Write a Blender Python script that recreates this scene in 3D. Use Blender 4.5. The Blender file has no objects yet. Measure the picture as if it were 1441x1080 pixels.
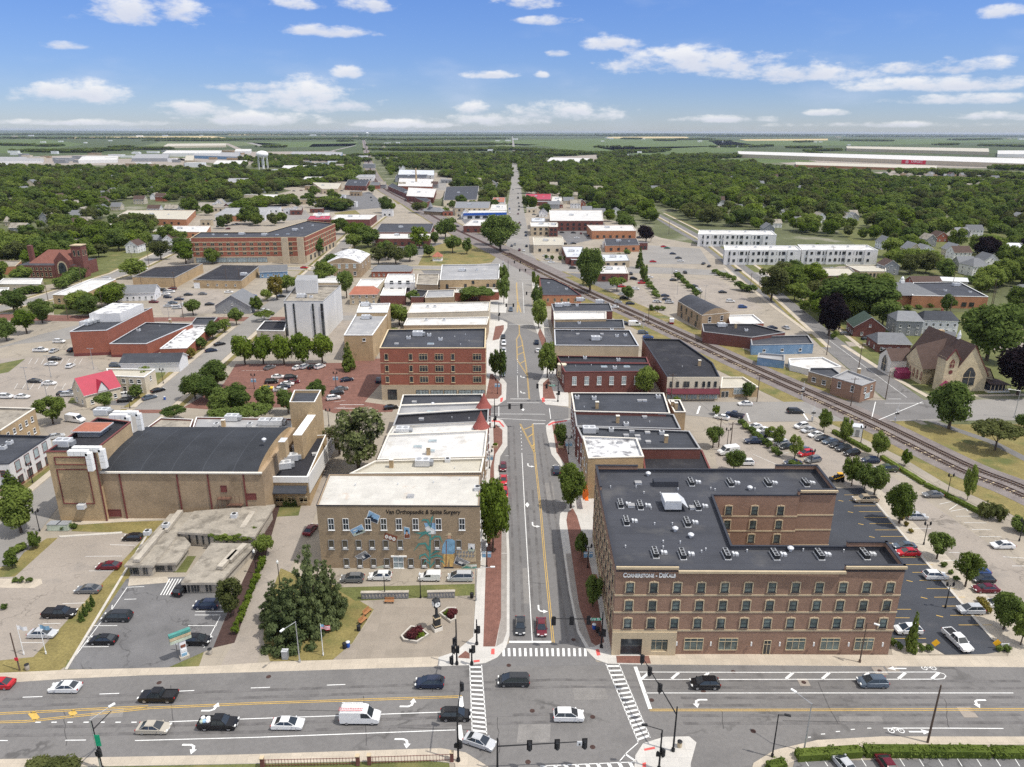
import bpy,bmesh,math,random
import numpy as np
from mathutils import Vector,Matrix
random.seed(7)
SC=bpy.context.scene
COL=SC.collection
R_=math.radians
# ------------------------------------------------------------------ camera, sky, sun, exposure
F,HC,ROLL=1036.0,85.0,.0042
PIT=math.atan((540-185)/F)
cam=bpy.data.cameras.new('camera');co=bpy.data.objects.new('camera',cam);COL.objects.link(co)
cam.sensor_width=36;cam.lens=36*F/1441;cam.clip_start=.5;cam.clip_end=90000
co.matrix_world=Matrix.Translation((0,0,HC))@Matrix.Rotation(math.pi/2-PIT,4,'X')@Matrix.Rotation(ROLL,4,'Z')
SC.camera=co
SC.view_settings.view_transform='Standard';SC.view_settings.look='None'
SC.view_settings.exposure=.5;SC.view_settings.gamma=1
SC.render.engine='CYCLES'
SC.cycles.max_bounces=8;SC.cycles.diffuse_bounces=5;SC.cycles.glossy_bounces=2
SC.cycles.transmission_bounces=5;SC.cycles.volume_bounces=0;SC.cycles.transparent_max_bounces=4
SC.cycles.use_denoising=False
SUN_EL,SUN_AZ=R_(62),R_(110)
sl=bpy.data.lights.new('sun','SUN');so=bpy.data.objects.new('sun',sl);COL.objects.link(so)
sl.energy=2.7;sl.angle=R_(.9);sl.color=(1,.955,.88)
sd=Vector((math.sin(SUN_AZ)*math.cos(SUN_EL),math.cos(SUN_AZ)*math.cos(SUN_EL),math.sin(SUN_EL)))
so.rotation_euler=(-sd).to_track_quat('-Z','Y').to_euler();so.location=sd*300
def clouds():
 """clouds of the photo as (x, y, half width, half height) in photo pixels, kept as directions of the sky"""
 return[(190,22,88,24),(238,18,40,26),(412,8,36,10),(455,46,75,9),(505,9,55,12),(85,67,42,7),(735,5,50,10),(770,30,45,7),(860,63,45,13),(488,104,22,10),(975,88,125,20),(1090,103,130,14),(1410,16,34,12),(100,137,82,17),(345,125,70,9),(420,138,90,22),(270,158,60,14),(480,152,80,12),(350,170,120,10),(690,106,38,6),(783,76,18,6),(760,107,12,5),(665,155,24,10),(790,160,95,15),(700,170,100,10),(1020,167,80,6),(1160,158,30,5),(1330,92,85,12),(1325,118,125,12),(1350,138,105,8),(1400,162,75,7),(570,176,90,6),(150,176,160,5),(1250,174,160,5)]
W=bpy.data.worlds.new('World');SC.world=W;W.use_nodes=True
def build_world():
 nt=W.node_tree;N,L=nt.nodes,nt.links;N.clear()
 def nd(t,**k):
  n=N.new(t)
  for a,b in k.items():setattr(n,a,b)
  return n
 def mth(op,a,b=None,c=None):
  n=nd('ShaderNodeMath',operation=op)
  for i,v in enumerate((a,b,c)):
   if v is None:continue
   if isinstance(v,(int,float)):n.inputs[i].default_value=v
   else:L.new(v,n.inputs[i])
  return n.outputs[0]
 out=nd('ShaderNodeOutputWorld');bg=nd('ShaderNodeBackground');bg.inputs[1].default_value=.15
 sky=nd('ShaderNodeTexSky',sky_type='NISHITA',sun_disc=False)
 sky.sun_elevation=SUN_EL;sky.sun_rotation=SUN_AZ;sky.altitude=900;sky.air_density=1.0;sky.dust_density=.4;sky.ozone_density=3
 tc=nd('ShaderNodeTexCoord');sx=nd('ShaderNodeSeparateXYZ');L.new(tc.outputs['Generated'],sx.inputs[0])
 az=mth('ARCTAN2',sx.outputs[0],sx.outputs[1]);el=mth('ARCSINE',sx.outputs[2])
 nz=nd('ShaderNodeTexNoise');nz.inputs['Scale'].default_value=1;nz.inputs['Detail'].default_value=7;nz.inputs['Roughness'].default_value=.62
 cv=nd('ShaderNodeCombineXYZ');L.new(mth('MULTIPLY',az,26),cv.inputs[0]);L.new(mth('MULTIPLY',el,60),cv.inputs[1]);L.new(cv.outputs[0],nz.inputs['Vector'])
 nz2=nd('ShaderNodeTexNoise');nz2.inputs['Scale'].default_value=1;nz2.inputs['Detail'].default_value=5
 cv2=nd('ShaderNodeCombineXYZ');L.new(mth('MULTIPLY',az,9),cv2.inputs[0]);L.new(mth('MULTIPLY',el,26),cv2.inputs[1]);cv2.inputs[2].default_value=4.2;L.new(cv2.outputs[0],nz2.inputs['Vector'])
 top=None;low=None
 for(x,y,w,h)in clouds():
  u,v=(x-720.5)/F,(y-540)/F
  d=Vector((u,math.cos(PIT)-v*math.sin(PIT),-math.sin(PIT)-v*math.cos(PIT))).normalized()
  a0,e0=math.atan2(d.x,d.y),math.asin(d.z);sc=math.hypot(u,math.hypot(v,1))
  wa,we=w/F/sc*1.15,h/F/sc*1.3
  dx=mth('MULTIPLY',mth('SUBTRACT',az,a0),1/wa);dy=mth('MULTIPLY',mth('SUBTRACT',el,e0),1/we)
  dyl=mth('MULTIPLY',mth('MINIMUM',dy,0),1.5);dyu=mth('MAXIMUM',dy,0)
  r2=mth('ADD',mth('MULTIPLY',dx,dx),mth('ADD',mth('MULTIPLY',dyl,dyl),mth('MULTIPLY',dyu,dyu)))
  b=mth('SUBTRACT',1,r2)
  top=b if top is None else mth('MAXIMUM',top,b)
  lw=mth('SUBTRACT',mth('MULTIPLY',b,1),mth('MULTIPLY',dy,.9))
  low=lw if low is None else mth('MAXIMUM',low,mth('MINIMUM',lw,mth('MULTIPLY_ADD',b,3,.4)))
  # thin high veil plus the individual cumulus
 n1=mth('MULTIPLY',mth('SUBTRACT',nz.outputs[0],.5),3.4);n2=mth('MULTIPLY',mth('SUBTRACT',nz2.outputs[0],.5),2.0)
 dens=mth('ADD',top,mth('ADD',n1,n2))
 cov=nd('ShaderNodeMapRange',interpolation_type='SMOOTHSTEP');L.new(dens,cov.inputs[0]);cov.inputs[1].default_value=.12;cov.inputs[2].default_value=1.25
 veil=nd('ShaderNodeMapRange',interpolation_type='SMOOTHSTEP');L.new(mth('ADD',nz2.outputs[0],mth('MULTIPLY',el,-.9)),veil.inputs[0]);veil.inputs[1].default_value=.42;veil.inputs[2].default_value=.9;veil.inputs[4].default_value=.5
 shade=nd('ShaderNodeMapRange',interpolation_type='SMOOTHSTEP');L.new(mth('ADD',low,mth('MULTIPLY',n1,.6)),shade.inputs[0]);shade.inputs[1].default_value=-.2;shade.inputs[2].default_value=1.7
 cc=nd('ShaderNodeMix',data_type='RGBA');L.new(shade.outputs[0],cc.inputs[0]);cc.inputs[6].default_value=(4.7,4.65,4.6,1);cc.inputs[7].default_value=(3.3,3.45,3.95,1)
 tint=nd('ShaderNodeMix',data_type='RGBA',blend_type='MULTIPLY');tint.inputs[0].default_value=1;L.new(sky.outputs[0],tint.inputs[6]);tr=nd('ShaderNodeValToRGB');L.new(mth('MULTIPLY',el,1/1.2),tr.inputs[0]);tr.color_ramp.elements[0].position=0;tr.color_ramp.elements[0].color=(.36,.40,.54,1);tr.color_ramp.elements[1].position=1;tr.color_ramp.elements[1].color=(1,.95,.85,1)
 for ps_,c_ in((.045,(.31,.37,.55)),(.16,(.31,.41,.64)),(.3,(.45,.55,.7))):e_=tr.color_ramp.elements.new(ps_);e_.color=(*c_,1)
 L.new(tr.outputs[0],tint.inputs[7])
 m0=nd('ShaderNodeMix',data_type='RGBA');L.new(veil.outputs[0],m0.inputs[0]);L.new(tint.outputs[2],m0.inputs[6]);m0.inputs[7].default_value=(3.0,3.4,4.2,1)
 m1=nd('ShaderNodeMix',data_type='RGBA');L.new(mth('MULTIPLY',cov.outputs[0],.88),m1.inputs[0]);L.new(m0.outputs[2],m1.inputs[6]);L.new(cc.outputs[2],m1.inputs[7])
 # bright broken cloud added to the unseen upper sky to raise fill light
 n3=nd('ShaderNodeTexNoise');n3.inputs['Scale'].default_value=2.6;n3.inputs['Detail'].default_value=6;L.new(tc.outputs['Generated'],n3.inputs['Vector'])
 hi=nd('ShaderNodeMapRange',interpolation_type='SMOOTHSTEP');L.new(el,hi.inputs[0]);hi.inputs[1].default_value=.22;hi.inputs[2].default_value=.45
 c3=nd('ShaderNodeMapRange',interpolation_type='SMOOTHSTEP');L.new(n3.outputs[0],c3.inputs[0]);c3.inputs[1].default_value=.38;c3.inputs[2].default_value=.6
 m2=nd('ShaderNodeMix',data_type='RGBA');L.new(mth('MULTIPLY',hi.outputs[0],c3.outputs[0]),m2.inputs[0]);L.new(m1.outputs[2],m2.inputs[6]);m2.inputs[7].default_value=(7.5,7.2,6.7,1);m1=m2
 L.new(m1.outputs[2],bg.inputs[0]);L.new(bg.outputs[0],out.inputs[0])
 W.cycles.sampling_method='MANUAL';W.cycles.sample_map_resolution=512
build_world()
# ------------------------------------------------------------------ pixel of the photograph -> place on the ground / on a wall
def ray(px,py):
 u,v=(px-720.5)/F,(py-540)/F
 u,v=u*math.cos(ROLL)+v*math.sin(ROLL),-u*math.sin(ROLL)+v*math.cos(ROLL)
 return u,math.cos(PIT)-v*math.sin(PIT),-math.sin(PIT)-v*math.cos(PIT)
def P(px,py,z=0.):
 d=ray(px,py);t=(z-HC)/d[2]
 return Vector((t*d[0],t*d[1],z))
def PV(px,py,Y):
 d=ray(px,py);t=Y/d[1]
 return Vector((t*d[0],Y,HC+t*d[2]))
def HZ(px,yb,yt):
 Y=P(px,yb).y;return PV(px,yt,Y).z
def PPM(p):
 return F/(p[1]*math.cos(PIT)+(HC-p[2])*math.sin(PIT))
def PROJ(p):
 y,z=p[1],p[2]-HC;D=y*math.cos(PIT)-z*math.sin(PIT);U=y*math.sin(PIT)+z*math.cos(PIT)
 return 720.5+F*p[0]/D,540-F*U/D
 # ------------------------------------------------------------------ materials
MATS={}
def mat(name,col,rough=.85,var=.14,sc=.25,fine=.1,fsc=4,metal=0,spec=.25,stain=None,brick=None,joint=None,crack=0,rnd=.0,objcol=False,emit=0,seam=None):
 m=bpy.data.materials.new(name);m.use_nodes=True;nt=m.node_tree;N,L=nt.nodes,nt.links
 bs=N['Principled BSDF'];bs.inputs['Roughness'].default_value=rough;bs.inputs['Metallic'].default_value=metal
 bs.inputs['Specular IOR Level'].default_value=spec
 geo=N.new('ShaderNodeNewGeometry');pos=geo.outputs['Position']
 def mixc(f,a,b,blend='MIX'):
  n=N.new('ShaderNodeMix');n.data_type='RGBA';n.blend_type=blend
  for i,v in((0,f),(6,a),(7,b)):
   if isinstance(v,(int,float)):n.inputs[i].default_value=v
   elif isinstance(v,tuple):n.inputs[i].default_value=(*v[:3],1)
   else:L.new(v,n.inputs[i])
  return n.outputs[2]
 def noise(s,det=4,off=0,vec=None):
  n=N.new('ShaderNodeTexNoise');n.inputs['Scale'].default_value=s;n.inputs['Detail'].default_value=det;n.inputs['Roughness'].default_value=.6
  L.new(vec or pos,n.inputs['Vector']);return n.outputs[0]
 def ramp(v,lo,hi,a=0,b=1):
  n=N.new('ShaderNodeMapRange');n.inputs[1].default_value=lo;n.inputs[2].default_value=hi;n.inputs[3].default_value=a;n.inputs[4].default_value=b
  L.new(v,n.inputs[0]);return n.outputs[0]
 c=None
 if objcol:
  oi=N.new('ShaderNodeObjectInfo');c=oi.outputs['Color']
 else:c=tuple(col)
 if brick:
  sx=N.new('ShaderNodeSeparateXYZ');L.new(pos,sx.inputs[0]);ad=N.new('ShaderNodeMath');L.new(sx.outputs[0],ad.inputs[0]);L.new(sx.outputs[1],ad.inputs[1])
  cb=N.new('ShaderNodeCombineXYZ');L.new(ad.outputs[0],cb.inputs[0]);L.new(sx.outputs[2],cb.inputs[1])
  b=N.new('ShaderNodeTexBrick');L.new(cb.outputs[0],b.inputs['Vector']);b.inputs['Scale'].default_value=1
  b.inputs['Brick Width'].default_value=brick[0];b.inputs['Row Height'].default_value=brick[1];b.inputs['Mortar Size'].default_value=brick[2];b.inputs['Bias'].default_value=0
  b.inputs['Color1'].default_value=(*[v*.9 for v in col],1);b.inputs['Color2'].default_value=(*[min(1,v*1.1)for v in col],1)
  b.inputs['Mortar'].default_value=(*brick[3],1);c=b.outputs[0]
 if var:c=mixc(ramp(noise(sc,5),.3,.7),mixc(1.,c,(1-var,)*3,'MULTIPLY'),mixc(1.,c,(1+var,)*3,'MULTIPLY'))
 if fine:c=mixc(ramp(noise(fsc,3),.3,.7),mixc(1.,c,(1-fine,)*3,'MULTIPLY'),mixc(1.,c,(1+fine,)*3,'MULTIPLY'))
 if stain:
  scol,amt,ssc,thr=stain
  c=mixc(ramp(noise(ssc,6),thr,thr+.14,0,amt),c,scol)
 if joint:
  b=N.new('ShaderNodeTexBrick');b.offset=0;L.new(pos,b.inputs['Vector']);b.inputs['Scale'].default_value=1;b.inputs['Brick Width'].default_value=joint[0];b.inputs['Row Height'].default_value=joint[1]
  b.inputs['Mortar Size'].default_value=joint[2];b.inputs['Color1'].default_value=(1,1,1,1);b.inputs['Color2'].default_value=(.9,.9,.9,1);b.inputs['Mortar'].default_value=(joint[3],)*3+(1,)
  c=mixc(1.,c,b.outputs[0],'MULTIPLY')
 if crack:
  v=N.new('ShaderNodeTexVoronoi');v.feature='DISTANCE_TO_EDGE';v.inputs['Scale'].default_value=crack
  ns=N.new('ShaderNodeTexNoise');ns.inputs['Scale'].default_value=.5;L.new(pos,ns.inputs['Vector'])
  va=N.new('ShaderNodeVectorMath');va.operation='MULTIPLY_ADD';L.new(ns.outputs['Color'],va.inputs[0]);va.inputs[1].default_value=(6,6,0);L.new(pos,va.inputs[2]);L.new(va.outputs[0],v.inputs['Vector'])
  f=N.new('ShaderNodeMath');f.operation='MULTIPLY';L.new(ramp(v.outputs['Distance'],.004,.02,1,0),f.inputs[0]);L.new(ramp(noise(.09,3),.45,.6),f.inputs[1])
  c=mixc(f.outputs[0],c,tuple(x*.6 for x in col))
 if rnd:
  oi=N.new('ShaderNodeObjectInfo');c=mixc(oi.outputs['Random'],mixc(1.,c,(1-rnd,)*3,'MULTIPLY'),mixc(1.,c,(1+rnd,)*3,'MULTIPLY'))
 if isinstance(c,tuple):bs.inputs['Base Color'].default_value=(*c,1)
 else:L.new(c,bs.inputs['Base Color'])
 MATS[name]=m;return m
def leafmat(name,a,b,dry=None):
 m=bpy.data.materials.new(name);m.use_nodes=True;nt=m.node_tree;N,L=nt.nodes,nt.links;N.clear()
 out=N.new('ShaderNodeOutputMaterial');geo=N.new('ShaderNodeNewGeometry');oi=N.new('ShaderNodeObjectInfo')
 n=N.new('ShaderNodeTexNoise');n.inputs['Scale'].default_value=.42;n.inputs['Detail'].default_value=3;L.new(geo.outputs['Position'],n.inputs['Vector'])
 ad=N.new('ShaderNodeMath');ad.operation='MULTIPLY_ADD';L.new(oi.outputs['Random'],ad.inputs[0]);ad.inputs[1].default_value=.75;L.new(n.outputs[0],ad.inputs[2])
 mr=N.new('ShaderNodeMapRange');L.new(ad.outputs[0],mr.inputs[0]);mr.inputs[1].default_value=.35;mr.inputs[2].default_value=1.3
 mx=N.new('ShaderNodeMix');mx.data_type='RGBA';L.new(mr.outputs[0],mx.inputs[0]);mx.inputs[6].default_value=(*a,1);mx.inputs[7].default_value=(*b,1)
 c=mx.outputs[2]
 if dry:
  r2=N.new('ShaderNodeMapRange');L.new(n.outputs[0],r2.inputs[0]);r2.inputs[1].default_value=.55;r2.inputs[2].default_value=.62
  m2=N.new('ShaderNodeMix');m2.data_type='RGBA';L.new(r2.outputs[0],m2.inputs[0]);L.new(c,m2.inputs[6]);m2.inputs[7].default_value=(*dry,1);c=m2.outputs[2]
 df=N.new('ShaderNodeBsdfDiffuse');tr=N.new('ShaderNodeBsdfTranslucent');ms=N.new('ShaderNodeMixShader');ms.inputs[0].default_value=.4
 L.new(c,df.inputs[0]);L.new(c,tr.inputs[0]);L.new(df.outputs[0],ms.inputs[1]);L.new(tr.outputs[0],ms.inputs[2]);L.new(ms.outputs[0],out.inputs[0])
 MATS[name]=m;return m
CON=(.32,.28,.226)
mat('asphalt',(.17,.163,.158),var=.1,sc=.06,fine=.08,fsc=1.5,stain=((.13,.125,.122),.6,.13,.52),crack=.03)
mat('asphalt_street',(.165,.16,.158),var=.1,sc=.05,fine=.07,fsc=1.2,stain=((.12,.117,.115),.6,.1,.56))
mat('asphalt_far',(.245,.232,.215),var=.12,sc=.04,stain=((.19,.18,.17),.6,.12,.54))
mat('asphalt_new',(.052,.056,.066),var=.15,sc=.12,fine=.1,stain=((.085,.085,.09),.6,.2,.6))
mat('asphalt_lot',(.15,.147,.148),var=.15,sc=.15,fine=.1,stain=((.09,.09,.09),.6,.25,.56),crack=.08)
mat('concrete',CON,var=.12,sc=.05,fine=.06,joint=(4.5,4.5,.04,.8),stain=((.27,.245,.21),.55,.07,.54),crack=.07)
mat('concrete_lot',(.295,.258,.22),var=.12,sc=.08,fine=.08,fsc=2,stain=((.21,.19,.17),.6,.15,.54),crack=.09)
mat('plaza',(.29,.25,.205),var=.1,sc=.3,fine=.08,joint=(2.4,2.4,.03,.85),stain=((.24,.2,.165),.6,.3,.55))
mat('sidewalk',(.47,.41,.33),var=.08,sc=.3,fine=.06,joint=(1.5,1.5,.03,.8),stain=((.36,.32,.26),.5,.25,.57))
mat('sidewalk_pale',(.53,.51,.475),var=.06,sc=.3,fine=.05,joint=(1.5,1.5,.03,.82))
mat('kerb',(.5,.47,.42),var=.08,sc=.5)
mat('gutter_pavers',(.3,.275,.25),var=.1,sc=.6,fine=.1,fsc=5,joint=(.6,.6,.02,.8))
mat('paver',(.2,.098,.076),var=.18,sc=.5,fine=.2,fsc=3.5,joint=(.5,.25,.02,.75),stain=((.15,.075,.06),.6,.4,.55))
mat('grass_dry',(.2,.165,.062),var=.2,sc=.25,fine=.22,fsc=2.2,stain=((.095,.115,.035),.85,.09,.5))
mat('grass',(.115,.125,.042),var=.2,sc=.2,fine=.22,fsc=2.5,stain=((.21,.175,.075),.7,.1,.56))
mat('town_ground',(.1,.11,.05),var=.25,sc=.02,fine=.2,fsc=.3,stain=((.26,.24,.2),.8,.02,.55))
mat('farmland',(.06,.08,.028),var=.2,sc=.0012,fine=.1,fsc=.01,stain=((.2,.19,.08),.6,.0009,.6))
mat('field_green',(.085,.12,.034),var=.12,sc=.004,fine=.05,fsc=.05)
mat('field_dark',(.058,.084,.026),var=.12,sc=.004,fine=.05,fsc=.05)
mat('field_pale',(.115,.14,.055),var=.12,sc=.004,fine=.05,fsc=.05)
mat('field_tan',(.5,.39,.19),var=.12,sc=.004,fine=.05,fsc=.05)
mat('gravel',(.42,.37,.3),var=.12,sc=.8,fine=.2,fsc=9)
mat('ballast',(.19,.165,.155),var=.16,sc=.3,fine=.25,fsc=5,stain=((.12,.1,.1),.6,.25,.52))
mat('mulch',(.06,.035,.03),var=.2,sc=1,fine=.3,fsc=8)
mat('white_paint',(.72,.72,.7),var=.1,sc=.4,fine=.12,fsc=3,rough=.7)
mat('yellow_paint',(.55,.36,.09),var=.1,sc=.4,fine=.14,fsc=3,rough=.7)
mat('red_paint',(.55,.1,.09),var=.1,sc=.5,rough=.7)
mat('water',(.25,.3,.35),rough=.1,var=.05,sc=.05,spec=.5)
MO=(.25,.19,.15)
mat('brick_brown',(.275,.165,.115),brick=(.46,.17,.012,(.3,.215,.16)),var=.12,sc=.3)
mat('brick_tan',(.34,.25,.16),brick=(.5,.18,.012,(.3,.24,.17)),var=.16,sc=.25,stain=((.17,.12,.075),.5,.18,.55))
mat('brick_buff',(.44,.32,.185),brick=(.5,.18,.012,(.36,.28,.18)),var=.14,sc=.25,stain=((.27,.2,.12),.5,.2,.56))
mat('brick_mural',(.32,.24,.155),brick=(.5,.18,.012,(.33,.25,.17)),var=.08,sc=.4,stain=((.17,.125,.085),.5,.35,.55))
mat('brick_red',(.29,.095,.06),brick=(.5,.18,.012,(.3,.16,.12)),var=.12,sc=.25)
mat('brick_dark',(.16,.06,.05),brick=(.5,.18,.012,(.19,.11,.09)),var=.14,sc=.25)
mat('brick_orange',(.42,.19,.1),brick=(.5,.18,.012,(.38,.22,.15)),var=.14,sc=.25)
mat('limestone',(.56,.47,.31),brick=(1.1,.5,.02,(.38,.31,.2)),var=.12,sc=.4)
mat('stone_cream',(.5,.405,.27),var=.08,sc=.8,fine=.05)
mat('stone_white',(.7,.66,.58),var=.07,sc=.5)
mat('panel_white',(.66,.65,.63),var=.06,sc=.15,joint=(3,3,.03,.9))
mat('stucco_white',(.66,.65,.635),var=.06,sc=.3)
mat('stucco_cream',(.6,.53,.41),var=.08,sc=.3)
mat('stucco_tan',(.46,.38,.27),var=.1,sc=.3)
mat('concrete_old',(.42,.38,.32),var=.16,sc=.4,fine=.12,stain=((.22,.19,.16),.65,.5,.53))
mat('siding_white',(.72,.72,.72),var=.05,sc=.4)
mat('siding_grey',(.26,.27,.28),var=.06,sc=.4)
mat('siding_blue',(.17,.28,.42),var=.14,sc=.5,stain=((.3,.38,.46),.6,.5,.55))
mat('siding_beige',(.5,.44,.34),var=.08,sc=.4)
mat('metal_grey',(.35,.36,.37),rough=.5,metal=.3,var=.1,sc=.2)
mat('metal_light',(.62,.63,.64),rough=.45,metal=.2,var=.08,sc=.5)
mat('metal_dark',(.03,.032,.035),rough=.5,var=.08,sc=1)
mat('metal_rust',(.13,.07,.05),var=.25,sc=.8,fine=.2,stain=((.2,.12,.08),.6,.8,.55))
mat('steel_silver',(.5,.51,.52),rough=.4,metal=.6,var=.05)
mat('roof_white',(.58,.57,.55),var=.09,sc=.15,fine=.03,joint=(3,2.2,.03,.93),stain=((.36,.33,.28),.6,.2,.56))
mat('roof_white_rusty',(.53,.51,.465),var=.12,sc=.25,fine=.05,joint=(2.2,2.2,.04,.9),stain=((.38,.24,.15),.8,.17,.6))
mat('roof_cream',(.45,.42,.35),var=.08,sc=.2,stain=((.36,.28,.18),.6,.25,.6))
mat('roof_dark',(.05,.054,.064),var=.2,sc=.15,fine=.12,joint=(60,2.2,.05,1.3),stain=((.1,.103,.113),.6,.12,.57))
mat('roof_slate',(.056,.059,.07),var=.16,sc=.14,fine=.08,joint=(60,2.4,.06,.75),stain=((.11,.108,.108),.6,.13,.55))
mat('roof_black',(.026,.026,.031),var=.25,sc=.15,fine=.15,stain=((.055,.053,.055),.6,.2,.55))
mat('roof_grey',(.3,.3,.305),var=.14,sc=.12,stain=((.46,.45,.43),.6,.16,.56))
mat('roof_blue_dark',(.034,.037,.043),var=.25,sc=.12,fine=.12,joint=(7,60,.08,1.6))
mat('roof_stain',(.3,.27,.225),var=.2,sc=.3,fine=.14,fsc=3,stain=((.13,.115,.095),.75,.35,.5))
mat('roof_patchy',(.6,.6,.6),var=.1,sc=.3,stain=((.1,.1,.11),.85,.4,.49))
mat('shingle_grey',(.17,.175,.185),var=.1,sc=.6,fine=.12,fsc=5,rnd=.25)
mat('shingle_green',(.05,.075,.06),var=.12,sc=.6,fine=.12,fsc=5)
mat('shingle_brown',(.085,.056,.047),var=.12,sc=.6,fine=.12,fsc=5)
mat('shingle_red',(.2,.085,.065),var=.12,sc=.6,fine=.1,fsc=5)
mat('roof_crimson',(.38,.035,.065),var=.08,sc=.4,rough=.5)
mat('tile_orange',(.34,.13,.085),var=.12,sc=.5,fine=.12,fsc=6)
mat('turret_red',(.27,.08,.066),var=.1,sc=.6,fine=.1,fsc=6)
mat('trim_cream',(.62,.5,.32),var=.06,sc=.5)
mat('trim_white',(.78,.78,.76),var=.04,sc=.5)
mat('trim_dark',(.035,.037,.045),rough=.5,var=.05)
mat('trim_red',(.16,.05,.045),rough=.6,var=.08)
mat('trim_grey',(.33,.33,.33),var=.06)
mat('awning_maroon',(.11,.025,.035),var=.08)
mat('awning_pink',(.24,.035,.085),var=.08,rough=.5)
mat('awning_orange',(.75,.16,.02),var=.06)
mat('glass_dark',(.04,.047,.052),rough=.08,var=.7,sc=.4,fine=0,spec=.6)
mat('glass_green',(.105,.135,.125),rough=.1,var=.75,sc=.4,fine=0,spec=.6)
mat('glass_pale',(.3,.36,.37),rough=.15,var=.35,sc=1.,fine=0,spec=.5)
mat('brown_board',(.1,.085,.06),var=.1)
mat('wood_pole',(.12,.085,.065),var=.15,sc=2)
mat('wood_bench',(.36,.17,.075),var=.15,sc=2)
mat('bark',(.09,.07,.055),var=.2,sc=2)
mat('paint',(1,1,1),objcol=True,var=0,fine=0,rough=.28,spec=.5,metal=.15)
mat('tyre',(.018,.018,.018),rough=.9,var=0,fine=0)
mat('rim',(.45,.45,.46),rough=.35,metal=.7,var=0,fine=0)
mat('car_glass',(.03,.036,.042),rough=.05,var=0,fine=0,spec=.7)
mat('lamp_white',(.75,.75,.72),rough=.2,var=0,fine=0)
mat('lamp_red',(.35,.015,.015),rough=.25,var=0,fine=0)
mat('black_plastic',(.02,.02,.022),rough=.6,var=0,fine=0)
mat('sign_green',(.01,.33,.17),var=0,fine=0,rough=.5)
mat('sign_white',(.75,.75,.75),var=0,fine=0,rough=.5)
mat('sign_yellow',(.75,.4,.02),var=0,fine=0,rough=.5)
mat('sign_red',(.6,.03,.06),var=0,fine=0,rough=.5)
mat('sign_blue',(.03,.1,.4),var=0,fine=0,rough=.5)
mat('any',(1,1,1),objcol=True,var=.08,sc=1,fine=.05)
for n_,c_ in dict(mural_blue=(.25,.4,.56),mural_white=(.68,.68,.66),mural_teal=(.08,.26,.23),mural_dark=(.03,.04,.06),mural_denim=(.2,.36,.5),mural_ochre=(.6,.4,.15),mural_skin=(.5,.3,.2),mural_brown=(.2,.07,.04),mural_grey=(.25,.25,.25),mural_straw=(.5,.4,.26),mural_sage=(.45,.5,.4),mural_ink=(.015,.013,.012)).items():
 mat(n_,c_,var=.22,sc=1.1,fine=.15,fsc=4)
leafmat('leaf_mid',(.088,.128,.028),(.22,.275,.065))
leafmat('leaf_dark',(.07,.108,.03),(.17,.225,.06))
leafmat('leaf_bright',(.09,.14,.022),(.19,.25,.04))
leafmat('leaf_olive',(.085,.1,.035),(.15,.165,.06))
leafmat('leaf_purple',(.018,.014,.018),(.03,.02,.024))
leafmat('leaf_pine',(.1,.13,.055),(.185,.22,.095))
leafmat('leaf_blossom',(.12,.145,.055),(.2,.225,.095),dry=(.42,.38,.28))
leafmat('leaf_burgundy',(.09,.028,.032),(.17,.05,.055))
leafmat('leaf_gold',(.16,.13,.03),(.24,.2,.05))
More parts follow.
